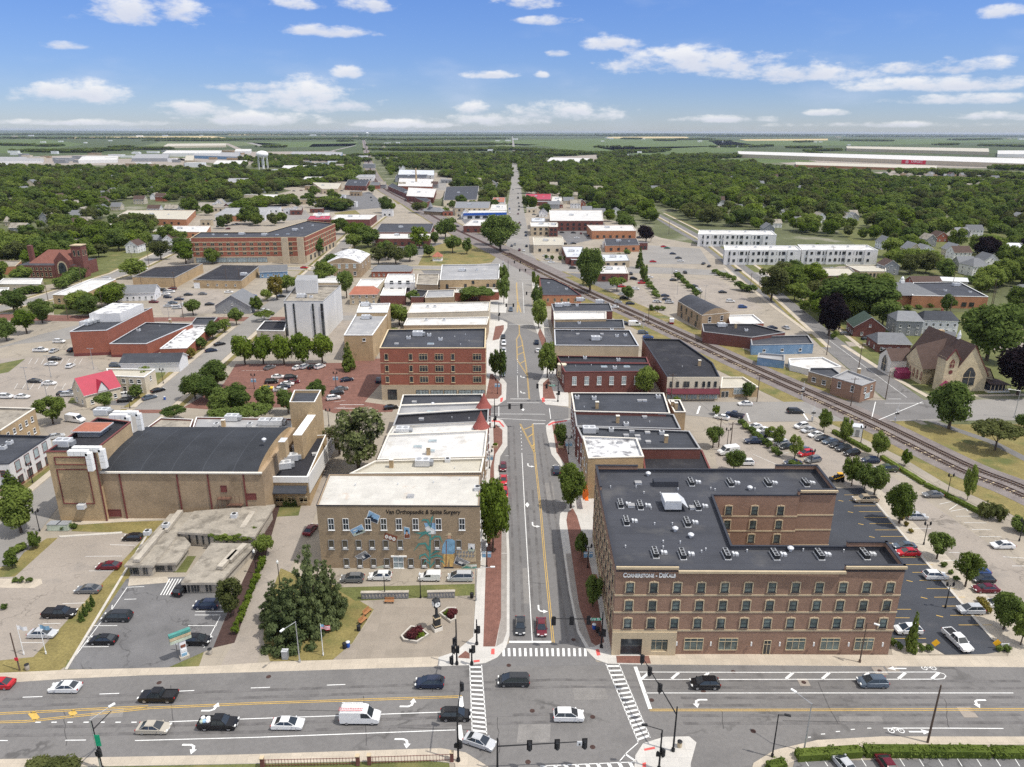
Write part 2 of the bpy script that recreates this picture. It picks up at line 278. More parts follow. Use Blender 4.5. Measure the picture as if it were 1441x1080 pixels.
# ------------------------------------------------------------------ objects, meshes, labels
REG=[]
def tag(o,label=None,cat=None,group=None,kind=None,px=None):
 if label:o['label']=label
 if cat:o['category']=cat
 if group:o['group']=group
 if kind:o['kind']=kind
 if label and cat and kind is None:REG.append((o,px or PROJ(o.matrix_world.translation if o.parent else o.location)))
 return o
def empty(name,loc,rz=0):
 o=bpy.data.objects.new(name,None);COL.objects.link(o);o.location=loc;o.rotation_euler=(0,0,rz);o.empty_display_size=.5;return o
def link(name,me,parent=None,loc=None,rz=0):
 o=bpy.data.objects.new(name,me);COL.objects.link(o)
 if parent:o.parent=parent
 if loc is not None:o.location=loc
 if rz:o.rotation_euler=(0,0,rz)
 return o
class MB:
 """collects shapes; build() links them as one mesh object"""
 def __init__(s):s.v=[];s.f=[];s.m=[];s.ms=[]
 def mi(s,m):
  if m not in s.ms:s.ms.append(m)
  return s.ms.index(m)
 def poly(s,pts,m):
  i=len(s.v);s.v+=[tuple(p)for p in pts];s.f.append(list(range(i,i+len(pts))));s.m.append(s.mi(m));return s
 def prism(s,pts,z0,z1,m,mtop=None,bottom=False):
  n=len(pts);i=len(s.v);s.v+=[(p[0],p[1],z0)for p in pts]+[(p[0],p[1],z1)for p in pts]
  for k in range(n):s.f.append([i+k,i+(k+1)%n,i+n+(k+1)%n,i+n+k]);s.m.append(s.mi(m))
  s.f.append([i+n+k for k in range(n)]);s.m.append(s.mi(mtop or m))
  if bottom:s.f.append([i+k for k in reversed(range(n))]);s.m.append(s.mi(m))
  return s
 def box(s,c,d,m,rz=0,mtop=None):
  x,y,z=c;a,b=d[0]/2,d[1]/2;cs,sn=math.cos(rz),math.sin(rz)
  pts=[(x+p*cs-q*sn,y+p*sn+q*cs)for p,q in((-a,-b),(a,-b),(a,b),(-a,b))]
  return s.prism(pts,z-d[2]/2,z+d[2]/2,m,mtop,True)
 def tube(s,p0,p1,r0,r1,m,n=8):
  p0,p1=Vector(p0),Vector(p1);d=(p1-p0).normalized();a=d.orthogonal().normalized();b=d.cross(a);i=len(s.v)
  for p,r in((p0,r0),(p1,r1)):
   for k in range(n):
    t=k*2*math.pi/n;s.v.append(tuple(p+(a*math.cos(t)+b*math.sin(t))*r))
  for k in range(n):s.f.append([i+k,i+(k+1)%n,i+n+(k+1)%n,i+n+k]);s.m.append(s.mi(m))
  s.f.append([i+k for k in reversed(range(n))]);s.m.append(s.mi(m));s.f.append([i+n+k for k in range(n)]);s.m.append(s.mi(m));return s
 def lathe(s,prof,m,n=12,c=(0,0)):
  i=len(s.v)
  for r,z in prof:
   for k in range(n):t=k*2*math.pi/n;s.v.append((c[0]+r*math.cos(t),c[1]+r*math.sin(t),z))
  for j in range(len(prof)-1):
   for k in range(n):s.f.append([i+j*n+k,i+j*n+(k+1)%n,i+(j+1)*n+(k+1)%n,i+(j+1)*n+k]);s.m.append(s.mi(m))
  s.f.append([i+k for k in reversed(range(n))]);s.m.append(s.mi(m));s.f.append([i+(len(prof)-1)*n+k for k in range(n)]);s.m.append(s.mi(m));return s
 def mesh(s,name,smooth=False):
  me=bpy.data.meshes.new(name);me.from_pydata(s.v,[],s.f)
  for m in s.ms:me.materials.append(MATS[m])
  me.polygons.foreach_set('material_index',s.m)
  if smooth:me.polygons.foreach_set('use_smooth',[True]*len(s.f))
  me.update();return me
 def build(s,name,parent=None,loc=None,rz=0,smooth=False):return link(name,s.mesh(name,smooth),parent,loc,rz)
def ccw(pts):
 a=sum(pts[i][0]*pts[(i+1)%len(pts)][1]-pts[(i+1)%len(pts)][0]*pts[i][1]for i in range(len(pts)))
 return list(pts)if a>0 else list(reversed(pts))
def offset(pts,d):
 n=len(pts);out=[]
 for i in range(n):
  a,b,c=Vector(pts[i-1][:2]),Vector(pts[i][:2]),Vector(pts[(i+1)%n][:2])
  e1,e2=(b-a).normalized(),(c-b).normalized();n1,n2=Vector((-e1.y,e1.x)),Vector((-e2.y,e2.x))
  k=1+n1.dot(n2);out.append(tuple(b+(n1+n2)*(d/max(k,.25))))
 return out
 # ================================================================== ground, roads, pavements, markings
def sheet(name,m,px,z,world=False,kind='structure'):
 pts=ccw([tuple(p[:2])if world else tuple(P(*p)[:2])for p in px])
 o=MB().poly([(x,y,z)for x,y in pts],m).build(name);o['kind']=kind;return o
def slab(name,m,px,h=.13,z0=0.,kerb='kerb'):
 pts=ccw([tuple(P(*p)[:2])for p in px]);o=MB().prism(pts,z0,h,kerb,m).build(name);o['kind']='structure';return o
def ribbon(mb,pts,w,z,m):
 pts=[Vector(p[:2])for p in pts];n=len(pts);L=[]
 for i in range(n):
  d=(pts[min(i+1,n-1)]-pts[max(i-1,0)]).normalized();L.append((pts[i]+Vector((-d.y,d.x))*w/2,pts[i]-Vector((-d.y,d.x))*w/2))
 for i in range(n-1):mb.poly([(*L[i][1],z),(*L[i+1][1],z),(*L[i+1][0],z),(*L[i][0],z)],m)
def strip(name,m,px,w,z,world=False):
 mb=MB();ribbon(mb,px if world else[P(*p)for p in px],w,z,m);o=mb.build(name);o['kind']='structure';return o
G=60000
sheet('ground','farmland',[(-G,-200),(G,-200),(G,G),(-G,G)],0,True)
sheet('town_ground','town_ground',[(-1500,20),(1700,20),(2300,1900),(700,2700),(-200,2900),(-900,2300),(-2100,1700)],.004,True)
sheet('pavement','concrete',[(-60,1150),(-260,600),(-200,470),(-40,430),(60,402),(200,345),(250,308),(420,266),(600,288),(690,300),(745,300),(800,300),(870,312),(930,335),(985,345),(1065,410),(1147,480),(1240,560),(1310,600),(1441,690),(1640,800),(1700,1150)],.008)
sheet('parking_lot','concrete_lot',[(84,755),(172,750),(204,756),(47,925),(-20,932),(-110,935),(-60,815),(21,812)],.036)
sheet('parking_lot','asphalt_lot',[(178,815),(264,812),(312,838),(320,862),(300,912),(232,942),(92,942)],.036)
sheet('parking_lot','asphalt_new',[(1060,690),(1214,687),(1232,710),(1270,752),(1300,790),(1395,900),(1421,915),(1386,921),(1330,922),(1302,905),(1262,912),(1248,895),(1100,800)],.036)
sheet('parking_lot','asphalt_lot',[(1118,1072),(1640,1062),(1640,1130),(1100,1130)],.036)
sheet('parking_lot','asphalt',[(1125,405),(1225,400),(1240,430),(1165,440)],.036)
sheet('parking_lot','asphalt_lot',[(780,384),(835,386),(880,402),(840,410),(805,398)],.036)
sheet('brick_court','paver',[(332,513),(480,511),(521,505),(536,505),(536,540),(513,566),(556,572),(552,580),(470,582),(440,572),(300,577),(258,574),(315,540)],.036)
sheet('street','paver',[(-120,440),(140,445),(140,453),(-120,450)],.036)
sheet('street','paver',[(215,447),(440,446),(440,452),(215,453)],.036)
sheet('brick_walk','paver',[(190,577),(232,577),(236,582),(192,582)],.06)
# lawns
ZN=0
for q,m in(([(110,737),(232,733),(182,812),(92,938),(80,947),(-60,953),(-110,937),(-20,932),(47,925),(204,756),(172,750),(100,748)],'grass_dry'),([(14,790),(66,758),(84,757),(22,812),(-20,814)],'grass_dry'),([(95,929),(140,928),(132,941),(90,943)],'grass'),([(232,917),(288,915),(280,938),(230,940)],'grass'),([(252,783),(276,783),(262,806),(244,806)],'grass'),([(371,902),(372,860),(395,800),(430,815),(500,830),(505,845),(526,858),(496,905),(468,929),(380,931)],'grass_dry'),([(470,827),(668,822),(668,838),(560,843),(500,846)],'grass'),([(388,708),(425,708),(420,726),(382,728)],'grass'),([(1190,488),(1262,487),(1441,495),(1560,540),(1560,556),(1313,557)],'grass'),([(1262,598),(1441,597),(1640,600),(1760,790),(1441,668),(1345,640)],'grass_dry'),([(1180,480),(1100,412),(1010,345),(1040,345),(1250,440),(1400,440),(1500,480),(1262,487)],'grass'),([(588,374),(600,350),(640,338),(692,352),(704,368),(640,376)],'grass_dry'),([(560,285),(600,310),(650,318),(704,350),(640,332),(575,296)],'grass'),([(0,422),(75,425),(75,440),(-40,440)],'grass'),([(75,432),(150,430),(130,443),(76,443)],'grass'),([(210,508),(245,503),(225,540),(218,537)],'grass'),([(1150,300),(1441,330),(1560,400),(1400,400),(1240,375)],'grass'),([(0,330),(110,345),(250,330),(180,385),(60,402),(-100,420)],'grass'),([(560,575),(690,575),(690,590),(560,590)],'concrete'),([(-60,1072),(500,1068),(630,1060),(640,1130),(-60,1130)],'grass'),([(100,560),(128,560),(120,568),(95,568)],'grass')):
 sheet('lawn',m,q,.0275+.0006*(ZN:=ZN+1))
sheet('plaza','plaza',[(526,846),(668,842),(668,862),(665,897),(641,919),(617,926),(468,930),(498,905),(526,862)],.04)
sheet('plaza','concrete',[(478,800),(672,800),(670,822),(478,827)],.036)
sheet('gravel_bed','gravel',[(1214,687),(1240,690),(1310,760),(1441,890),(1470,925),(1418,925),(1421,915),(1395,900),(1300,790),(1232,710)],.045)
sheet('gravel_bed','gravel',[(1250,895),(1262,912),(1302,906),(1328,921),(1256,923)],.045)
sheet('planting_bed','mulch',[(318,868),(362,775),(388,705),(396,705),(372,790),(330,905),(300,912)],.045)
sheet('gravel_bed','sidewalk',[(20,815),(58,815),(60,822),(48,828),(15,828),(-40,826),(-40,815)],.05)
sheet('gravel_bed','gravel',[(182,815),(235,812),(240,820),(180,825)],.045)
# streets
sheet('avenue','asphalt',[(-320,985),(-80,968),(0,962),(90,956),(200,951),(340,947),(617,939),(905,936.5),(1441,940),(1800,942),(1800,1038),(1240,1037),(1150,1042),(1090,1056),(1060,1075),(1045,1140),(690,1140),(690,1082),(655,1060),(620,1054),(340,1063),(0,1069),(-320,1085)],.05)
LK=[(717,905),(717,780),(715,737),(704,720),(702,660),(704,643),(714,628),(714,602),(707,592),(690,587),(690,573),(700,571),(712,563),(713,540),(702,526),(703,480),(714,462),(714.5,454),(707,451),(690,450),(690,441),(712,441),(715,422),(715.5,393),(706,376),(690,372),(705,354),(713,345),(714.5,289),(719,259),(720.5,233),(723.5,224)]
RK=[(827,918),(812,890),(800,830),(793,780),(787,738),(788,724),(797,716),(799,700),(796,678),(790,658),(776,640),(769,610),(768,600),(776,593),(800,590),(800,574),(768,570),(760,562),(757,540),(765,526),(765,478),(756,470),(751,455),(748,422),(748.5,390),(756,384),(800,382),(800,371),(756,367),(747,356),(744,333),(736,289),(732.5,259),(727,230),(726,224)]
sheet('main_street','asphalt_street',LK[:21]+list(reversed(RK[:22])),.062)
MS2=LK[20:]+list(reversed(RK[21:]))
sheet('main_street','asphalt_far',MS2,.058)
sheet('cross_street','asphalt_street',[(717,905),(827,918),(840,932),(905,936.5),(617,939),(690,925)],.055)
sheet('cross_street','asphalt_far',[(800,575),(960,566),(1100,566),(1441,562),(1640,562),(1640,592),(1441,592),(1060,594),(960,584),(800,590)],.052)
sheet('cross_street','asphalt',[(1185,564),(1312,563),(1330,590),(1235,592)],.058)
sheet('side_street','asphalt',[(1248,564),(1301,564),(1184,480),(1100,412),(1010,345),(960,318),(925,300),(905,285),(895,285),(910,300),(945,322),(985,345),(1065,410),(1147,480)],.056)
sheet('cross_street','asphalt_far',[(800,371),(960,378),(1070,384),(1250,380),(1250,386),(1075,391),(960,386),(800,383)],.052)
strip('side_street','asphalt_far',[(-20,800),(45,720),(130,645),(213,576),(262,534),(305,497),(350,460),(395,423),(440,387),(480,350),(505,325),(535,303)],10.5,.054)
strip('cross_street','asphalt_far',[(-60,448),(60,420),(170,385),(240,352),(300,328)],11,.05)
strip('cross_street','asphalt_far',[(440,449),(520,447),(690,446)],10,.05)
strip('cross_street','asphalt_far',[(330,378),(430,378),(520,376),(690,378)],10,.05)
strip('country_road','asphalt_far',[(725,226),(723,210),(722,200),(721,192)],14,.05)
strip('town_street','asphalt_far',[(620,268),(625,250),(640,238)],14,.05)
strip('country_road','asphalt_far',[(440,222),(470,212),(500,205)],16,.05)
strip('runway','asphalt_far',[(350,201),(372,206.5)],40,.06)
strip('runway','concrete_lot',[(318,202),(338,211)],30,.06)
def walks(px,w,both=True):
 W_=[P(*p).to_2d()for p in px];n=len(W_)
 for s in(-1,1):
  for d,ww,m,z,nm in((w/2+1.3,2.0,'sidewalk',.0652,'footpath'),(w/2+3.3,1.9,'grass_dry',.0635,'verge')):
   q=[]
   for i in range(n):t=(W_[min(i+1,n-1)]-W_[max(i-1,0)]).normalized();q.append(W_[i]+Vector((-t.y,t.x))*s*d)
   strip(nm,m,q,ww,z,True)
walks([(45,720),(130,645),(213,576)],10.5);walks([(216,573),(262,534),(305,497),(350,460)],10.5);walks([(395,423),(440,387),(480,350),(505,325),(535,303)],10.5);walks([(-60,448),(60,420),(170,385),(240,352),(300,328)],11);walks([(1190,490),(1100,412),(1010,345),(960,318),(925,300)],11);walks([(330,378),(430,378),(520,376),(690,378)],10)
ZN=0
for q,m in(([(1225,500),(1262,494),(1285,506),(1240,514)],'asphalt_new'),([(1212,480),(1245,486),(1240,494),(1200,492)],'concrete'),([(1395,470),(1441,455),(1500,460),(1480,500),(1420,530),(1400,520)],'concrete_lot'),([(1290,482),(1320,466),(1330,470),(1300,486)],'concrete'),([(1150,460),(1190,466),(1180,474),(1150,472)],'concrete'),([(1400,520),(1425,540),(1441,556),(1420,556),(1395,545)],'asphalt_lot'),([(440,282),(520,270),(545,292),(450,300)],'asphalt_lot'),([(300,310),(360,308),(370,322),(300,326)],'concrete_lot'),([(380,300),(430,296),(440,308),(385,312)],'asphalt_far'),([(745,318),(850,314),(860,332),(800,345),(790,332)],'asphalt_lot'),([(590,378),(700,384),(700,392),(600,388)],'asphalt'),([(560,344),(620,342),(640,352),(570,362)],'asphalt_lot'),([(640,300),(710,302),(706,326),(655,316)],'asphalt_lot'),([(0,505),(120,500),(160,540),(90,580),(-40,570)],'concrete_lot'),([(140,470),(95,478),(20,485),(-40,500),(60,470),(120,455)],'asphalt_far'),([(0,512),(36,505),(12,524),(-20,530)],'grass'),([(215,410),(310,408),(330,440),(230,444)],'concrete_lot'),([(1000,600),(1060,590),(1120,650),(1060,690),(1010,660)],'concrete_lot'),([(1120,596),(1240,660),(1441,800),(1441,880),(1320,760),(1200,690),(1140,660)],'concrete_lot'),([(890,395),(935,392),(1000,425),(955,432),(905,405)],'concrete_lot'),([(840,405),(900,402),(940,445),(870,440)],'concrete_lot'),([(960,395),(1010,392),(1075,435),(1020,440)],'concrete_lot'),([(905,345),(985,350),(1000,372),(900,372)],'asphalt_far'),([(420,510),(480,506),(500,440),(478,440)],'concrete_lot'),([(455,700),(462,640),(480,600),(462,598),(440,650),(395,720),(330,900),(310,938),(362,938),(372,880)],'concrete_lot'),([(512,505),(530,505),(532,470),(522,470)],'asphalt'),([(150,560),(200,552),(200,572),(150,570)],'asphalt_lot'),([(60,600),(120,585),(130,610),(90,640)],'concrete_lot'),([(1120,495),(1170,480),(1160,470),(1110,470)],'concrete_lot'),([(1180,470),(1240,480),(1230,492),(1195,488)],'concrete_lot'),([(555,345),(540,360),(470,352),(500,340)],'grass'),([(520,455),(560,462),(555,480),(528,480)],'grass'),([(580,425),(620,423),(615,432),(580,432)],'grass'),([(700,440),(690,430),(640,432),(645,424),(700,422)],'mulch'),([(470,300),(500,296),(510,304),(480,308)],'grass_dry'),([(540,270),(560,268),(575,285),(560,288)],'grass_dry')):
 sheet('paved_yard'if 'grass'not in m and m!='mulch'else 'lawn',m,q,.0095+.0007*(ZN:=ZN+1))
 # wheel worn lanes
mat('asphalt_worn',(.128,.122,.12),var=.22,sc=.3,fine=.14,fsc=1.5,stain=((.165,.158,.154),.95,.35,.46))
mat('tar_seal',(.075,.072,.072),var=.2,sc=.5)
mat('asphalt_patch',(.21,.2,.19),var=.12,sc=.5)
for q in([(731,905),(727,780),(721,660),(719,600)],[(758,905),(751,780),(745,690)],[(806,905),(785,780),(771,690),(760,610)],[(0,990),(360,977),(620,968),(780,962),(1000,963),(1441,964)],[(0,1030),(360,1025),(640,1015),(800,1010)],[(960,1013),(1441,1012)],[(960,988),(1441,987)]):
 for dx in(-.8,.8):
  w_=[P(*p).to_2d()for p in q];t=(w_[-1]-w_[0]).normalized();strip('worn_lane','asphalt_worn',[p+Vector((-t.y,t.x))*dx for p in w_],.55,.0665,True)
mb=MB();rq=random.Random(2)
for x,y,dx,dy in[(510,980,6,70),(240,965,4,60),(1150,960,30,60),(1015,1000,4,26),(860,940,30,90),(420,1000,90,2),(560,1025,120,3),(1100,1015,130,2),(740,820,26,2),(745,700,22,1),(742,640,20,1),(700,1010,3,50),(1330,985,5,40),(90,1000,4,50)]:
 pts=[P(x+dx*t/7+rq.uniform(-1.5,1.5),y+dy*t/7)for t in range(8)];ribbon(mb,pts,.09,.0742,'tar_seal')
mb.build('crack_sealing')['kind']='structure'
for q in([(805,965),(850,964),(856,985),(808,986)],[(730,1020),(775,1020),(774,1045),(727,1046)],[(1180,1008),(1240,1008),(1244,1020),(1182,1020)],[(735,800),(742,800),(745,850),(737,850)],[(765,680),(778,680),(781,705),(768,705)],[(130,1000),(175,998),(172,1010),(126,1012)]):sheet('asphalt_patch','asphalt_patch',q,.0655)
# railway embankment
RAIL=[(1760,865),(1600,772),(1441,693),(1358,659.5),(1237,600),(1160,564.5),(1060,520),(978,482),(913,452),(861,428.5),(780,391),(711,356.5),(645,325),(580,287.5),(534,260),(519.5,233),(515.5,212),(510.5,194)]
RW=[P(*p).to_2d()for p in RAIL]
def catmull(pts,k=8):
 out=[]
 for i in range(len(pts)-1):
  a,b,c,d=pts[max(i-1,0)],pts[i],pts[i+1],pts[min(i+2,len(pts)-1)]
  for j in range(k):
   t=j/k;out.append(.5*((2*b)+(c-a)*t+(2*a-5*b+4*c-d)*t*t+(3*b-a-3*c+d)*t**3))
 return out+[pts[-1]]
RC=catmull(RW[:13],6)+catmull(RW[12:],6)[1:]
strip('railway_verge','grass_dry',RC,27,.042,True)
strip('railway_ballast','ballast',RC,13.5,.07,True)
strip('railway_ballast','ballast',RC[60:],24,.068,True)
strip('gravel_path','concrete',[(1600,790),(1441,738),(1330,686),(1262,645),(1195,612),(1130,583)],3.2,.06)
strip('footpath','asphalt',[(1310,592),(1345,605),(1395,622),(1470,660)],3,.05)
strip('footpath','sidewalk',[(1186,486),(1250,527),(1312,562)],2,.07)
strip('footpath','sidewalk',[(1312,558),(1441,556),(1600,555)],2,.07)
strip('footpath','sidewalk',[(1140,470),(1080,425),(1020,378)],2,.07)
# pavements with kerbs
slab('sidewalk','sidewalk',[(-120,953),(0,948),(90,944),(230,940.5),(300,938),(375,933),(470,929.5),(617,925),(617,939),(340,947.5),(200,951.5),(90,956.5),(0,962.5),(-120,971)])
slab('sidewalk','sidewalk_pale',[(617,938.8),(617,926),(641,918),(666,897),(672,800),(679,712),(686,600),(690,587),(707,592),(714,602),(714,628),(704,643),(702,660),(704,720),(715,737),(717,780),(717,895),(712,912),(700,926),(683,934),(660,937)])
slab('sidewalk','sidewalk_pale',[(827,918),(812,890),(800,830),(793,780),(787,738),(788,724),(797,716),(799,700),(796,678),(790,658),(776,640),(769,610),(768,600),(776,593),(800,590),(806,590),(838,700),(872,920),(905,921),(905,936.5),(855,935),(838,929)])
slab('sidewalk','sidewalk',[(905,936.3),(905,921),(1130,922),(1251,923),(1441,925),(1700,925),(1700,941),(1441,940)])
slab('sidewalk','sidewalk_pale',[(662,571),(662,540),(664,455),(690,450),(707,451),(714,455),(714,462),(703,480),(702,526),(713,540),(712,563),(700,571)])
slab('sidewalk','sidewalk_pale',[(800,573),(768,570),(760,562),(757,540),(765,526),(765,478),(756,470),(751,455),(748.5,391),(758,391),(768,440),(788,520),(800,556)])
slab('sidewalk','sidewalk_pale',[(690,440),(690,385),(706,378),(715,393),(715,422),(712,441)])
slab('sidewalk','sidewalk',[(-120,1078),(0,1069.5),(340,1063),(620,1054),(655,1060),(690,1082),(690,1130),(648,1130),(640,1075),(600,1071),(340,1076),(0,1082),(-120,1090)])
slab('traffic_island','sidewalk_pale',[(894,1064),(905,1047),(935,1038),(970,1037.5),(980,1046),(972,1075),(972,1110),(890,1110)])
slab('sidewalk','sidewalk',[(1046,1130),(1060,1075),(1090,1056.5),(1150,1042.5),(1240,1037.5),(1700,1038),(1700,1048),(1240,1050),(1150,1060),(1110,1075),(1100,1130)])
slab('kerb','kerb',[(204,756),(207,756),(95,943),(91,943)],.15)
slab('kerb','kerb',[(82,755),(172,749),(172,751.5),(85,757)],.15)
slab('kerb','kerb',[(1232,709),(1234,708),(1303,789),(1398,899),(1395,900),(1300,790)],.15)
slab('sidewalk','sidewalk',[(78,737),(130,733),(232,726),(232,731),(110,739)],.1)
def overlay(name,m,px,z=.136):sheet(name,m,px,z)
overlay('brick_walk','paver',[(680,911),(697,911),(705,870),(705.5,780),(706,742),(696,724),(695,655),(697,640),(707,625),(707,606),(698,598),(694,602),(695,640),(690,660),(688,720),(684,780),(682,850)])
overlay('brick_walk','paver',[(838,910),(832,905),(815,854),(804,780),(797,733),(799,722),(806,716),(812,727),(826,775),(842,850),(850,905)])
overlay('brick_walk','paver',[(777,598),(790,598),(799,640),(803,668),(793,652),(783,637)])
overlay('brick_walk','paver',[(683,562),(700,562),(706,556),(706,542),(693,527),(690,527)])
overlay('brick_walk','paver',[(764,562),(782,562),(772,533),(764,540)])
overlay('brick_walk','paver',[(693,480),(702,478),(709,464),(709,458),(697,460)])
overlay('brick_walk','paver',[(757,470),(767,500),(772,520),(768,478),(760,462)])
overlay('brick_walk','paver',[(867,924),(913,924),(916,935),(868,934)])
overlay('brick_walk','paver',[(645,925),(655,917),(661,921),(661,928),(645,927)])
overlay('gutter_walk','gutter_pavers',[(705.5,780),(713.5,780),(713,890),(708,905),(698,911),(705,870)])
overlay('gutter_walk','gutter_pavers',[(804,780),(796,780),(803,830),(815,888),(829,912),(838,911),(832,905),(815,854)])
overlay('gutter_walk','gutter_pavers',[(706,742),(705.6,779),(713.4,779),(712,741),(701,723),(697,724)])
for q in([(691.5,914),(696,914),(696,922),(691,922)],[(666,930.5),(675,929.5),(675,932.5),(667,933.5)],[(838,915),(843,915),(845,923),(840,924)],[(906,1055),(921,1052),(922,1055),(907,1058)],[(904,1075),(909,1074),(909,1082),(904,1082)],[(690,592),(703,593),(710,601),(708,602),(702,595),(690,594)],[(771,598),(778,594.5),(798,592),(798,593.5),(779,597),(772,600)],[(704,561),(708,560),(707,566),(704,567)],[(762,561),(766,560),(767,566),(763,567)]):
 overlay('tactile_paving','red_paint',q,.14)
 # ------------------------------------------------------------------ painted markings
def lines(name,m,segs,z=.078):
 mb=MB()
 for s in segs:ribbon(mb,[P(*p)for p in s[1:]],s[0],z,m)
 o=mb.build(name);o['kind']='structure'
def lerp(a,b,t):return tuple(a[i]+(b[i]-a[i])*t for i in range(len(a)))
Wt=.16
seg=[(Wt,(238,1016.5),(360,1012),(620,1003)),(Wt,(190,1043),(360,1038.5),(641,1028)),(Wt,(32,982),(60,981)),(Wt,(140,977.5),(168,976.5)),(Wt,(252,973.5),(273.5,972.5)),(Wt,(353,969),(380,968)),(Wt,(460,965),(486,964)),(Wt,(-8,1043),(11,1043)),(Wt,(92,1042.6),(121,1042.3)),(.7,(648,981),(650.5,1003)),(.7,(646,1021),(650,1046)),(.6,(894,939),(915,998.5)),(Wt,(899,946.5),(1080,947),(1319,946.5),(1328,949),(1331,952),(1328,956),(1319,956.6),(903,957)),(Wt,(908,976),(1426,976)),(Wt,(1243,1025.5),(1330,1025.5),(1412,1026)),(.14,(661,936.5),(664.5,1031.5)),(.14,(677.7,936.5),(685,1034)),(.14,(852.5,935),(898,1045)),(.14,(871,935),(915,1039)),(.14,(898,1046),(882,1060),(872,1072)),(.3,(880,1062),(893,1071)),(.14,(760,1079),(893,1073)),(.5,(716.5,904),(776,904))]
seg+=[(Wt*1.3,((200+90*i)/4,1017.2),((230+90*i)/4,1017.2))for i in range(7)]
seg+=[(Wt,(1137,1038.5),(1141,1038)),(Wt,(1155,1034),(1161,1033.6)),(Wt,(1176,1030.5),(1182,1030)),(Wt,(1197,1027.5),(1203,1027)),(Wt,(1220,1025.6),(1226,1025.5))]
for i in range(15):t=(i+.5)/15;seg.append((.4,lerp((661,936.5),(664.5,1031.5),t),lerp((677.7,936.5),(685,1034),t)))
for i in range(17):t=(i+.5)/17;seg.append((.4,lerp((852.5,935),(898,1045),t),lerp((871,935),(915,1039),t)))
for i in range(16):x=709+i*7.67;seg.append((.42,(x,924.3),(x-.6,913)))
for i in range(9):x=766+i*15;seg.append((.5,(x,1079-i*.7),(x+6,1090-i*.7)))
for x in(903,945,987,1106,1157,1212,1264,1311):seg.append((.45,(x,956),(x+10,947.4)))
lines('road_marking_white','white_paint',seg)
def dbl(mb,pts,w=.13,gap=.34,m='yellow_paint',z=.078):
 Wp=[P(*p).to_2d()for p in pts];n=len(Wp)
 for s in(-1,1):
  q=[]
  for i in range(n):
   d=(Wp[min(i+1,n-1)]-Wp[max(i-1,0)]).normalized();q.append(Wp[i]+Vector((-d.y,d.x))*s*gap/2)
  ribbon(mb,q,w,z,m)
mb=MB()
dbl(mb,[(-60,1022),(0,1017),(37,1016),(212,997),(360,990.5),(650,981)]);dbl(mb,[(-60,1007),(0,1005),(175,996.6),(208,995)])
dbl(mb,[(914,1000),(1080,1000),(1441,999),(1800,998)])
for a,b in(((44,1003.5),(52,1013)),((100,1001.5),(105,1007))):ribbon(mb,[P(*a),P(*b)],.9,.078,'yellow_paint')
dbl(mb,[(778.5,905),(766,780),(761,720),(752,637)]);dbl(mb,[(752,637),(732,597)],gap=.3);dbl(mb,[(752,637),(749.5,597)],gap=.3)
for a,b in(((737.5,605),(749.5,600)),((743,616),(750,611)),((748.5,629),(751.5,626))):ribbon(mb,[P(*a),P(*b)],.3,.0785,'yellow_paint')
dbl(mb,[(745,592-30),(742,529)],gap=.3);dbl(mb,[(742,529),(728,507),(727,478),(731,470)],gap=.3);dbl(mb,[(742,529),(739.6,511),(734.5,480),(731,470)],gap=.3);dbl(mb,[(731,470),(730.5,458)],gap=.3)
for a,b in(((728.5,500),(737,496)),((728,490),(736,486)),((732,512),(739,508))):ribbon(mb,[P(*a),P(*b)],.3,.0785,'yellow_paint')
dbl(mb,[(728,440),(728.5,425),(727,405),(727,398)],gap=.4,w=.2);dbl(mb,[(728.5,425),(733,440)],gap=.4,w=.2)
mb.build('road_marking_yellow')['kind']='structure'
seg=[(Wt,(749,903),(742,780),(738.5,720),(734.4,638)),(Wt,(729,560),(728,529)),(Wt,(737.5,441),(735.5,398)),(.3,(718,562),(744,562)),(.2,(690,583),(767,583.5)),(.2,(692,589),(768,592.5)),(.2,(714,567),(760,567.5)),(.35,(750,597),(767,597)),(.2,(702,572),(702,586)),(.2,(773,575),(775,590)),(.25,(716,457),(751,457)),(.25,(717,395),(748,394))]
seg+=[(Wt,(728.3,506+3*i),(728.3,507.3+3*i))for i in range(7)]+[(Wt,(732.6+i*.3,602+i*5),(732.7+i*.3,603.6+i*5))for i in range(7)]
for a in((708,642,716),(712,670,702),(712,689,703),(712,700,703),(706,508,712),(706,494,712)):seg.append((.12,(a[2],a[1]),(a[0]+3,a[1])))
for a in((779,655,784),(785,671,790),(782,706,797)):seg.append((.12,(a[0],a[1]),(a[2],a[1])))
seg+=[(.25,(1235,592),(1298,566)),(.25,(1226,592),(1232,566)),(.2,(1250,562),(1268,562)),(.2,(1245,568),(1300,568)),(.15,(1276,560),(1165,478)),(.6,(985,572),(981,583)),(.5,(1051,582),(1055,594)),(.5,(1130,582),(1137,592))]
lines('road_marking_white','white_paint',seg,.0795)
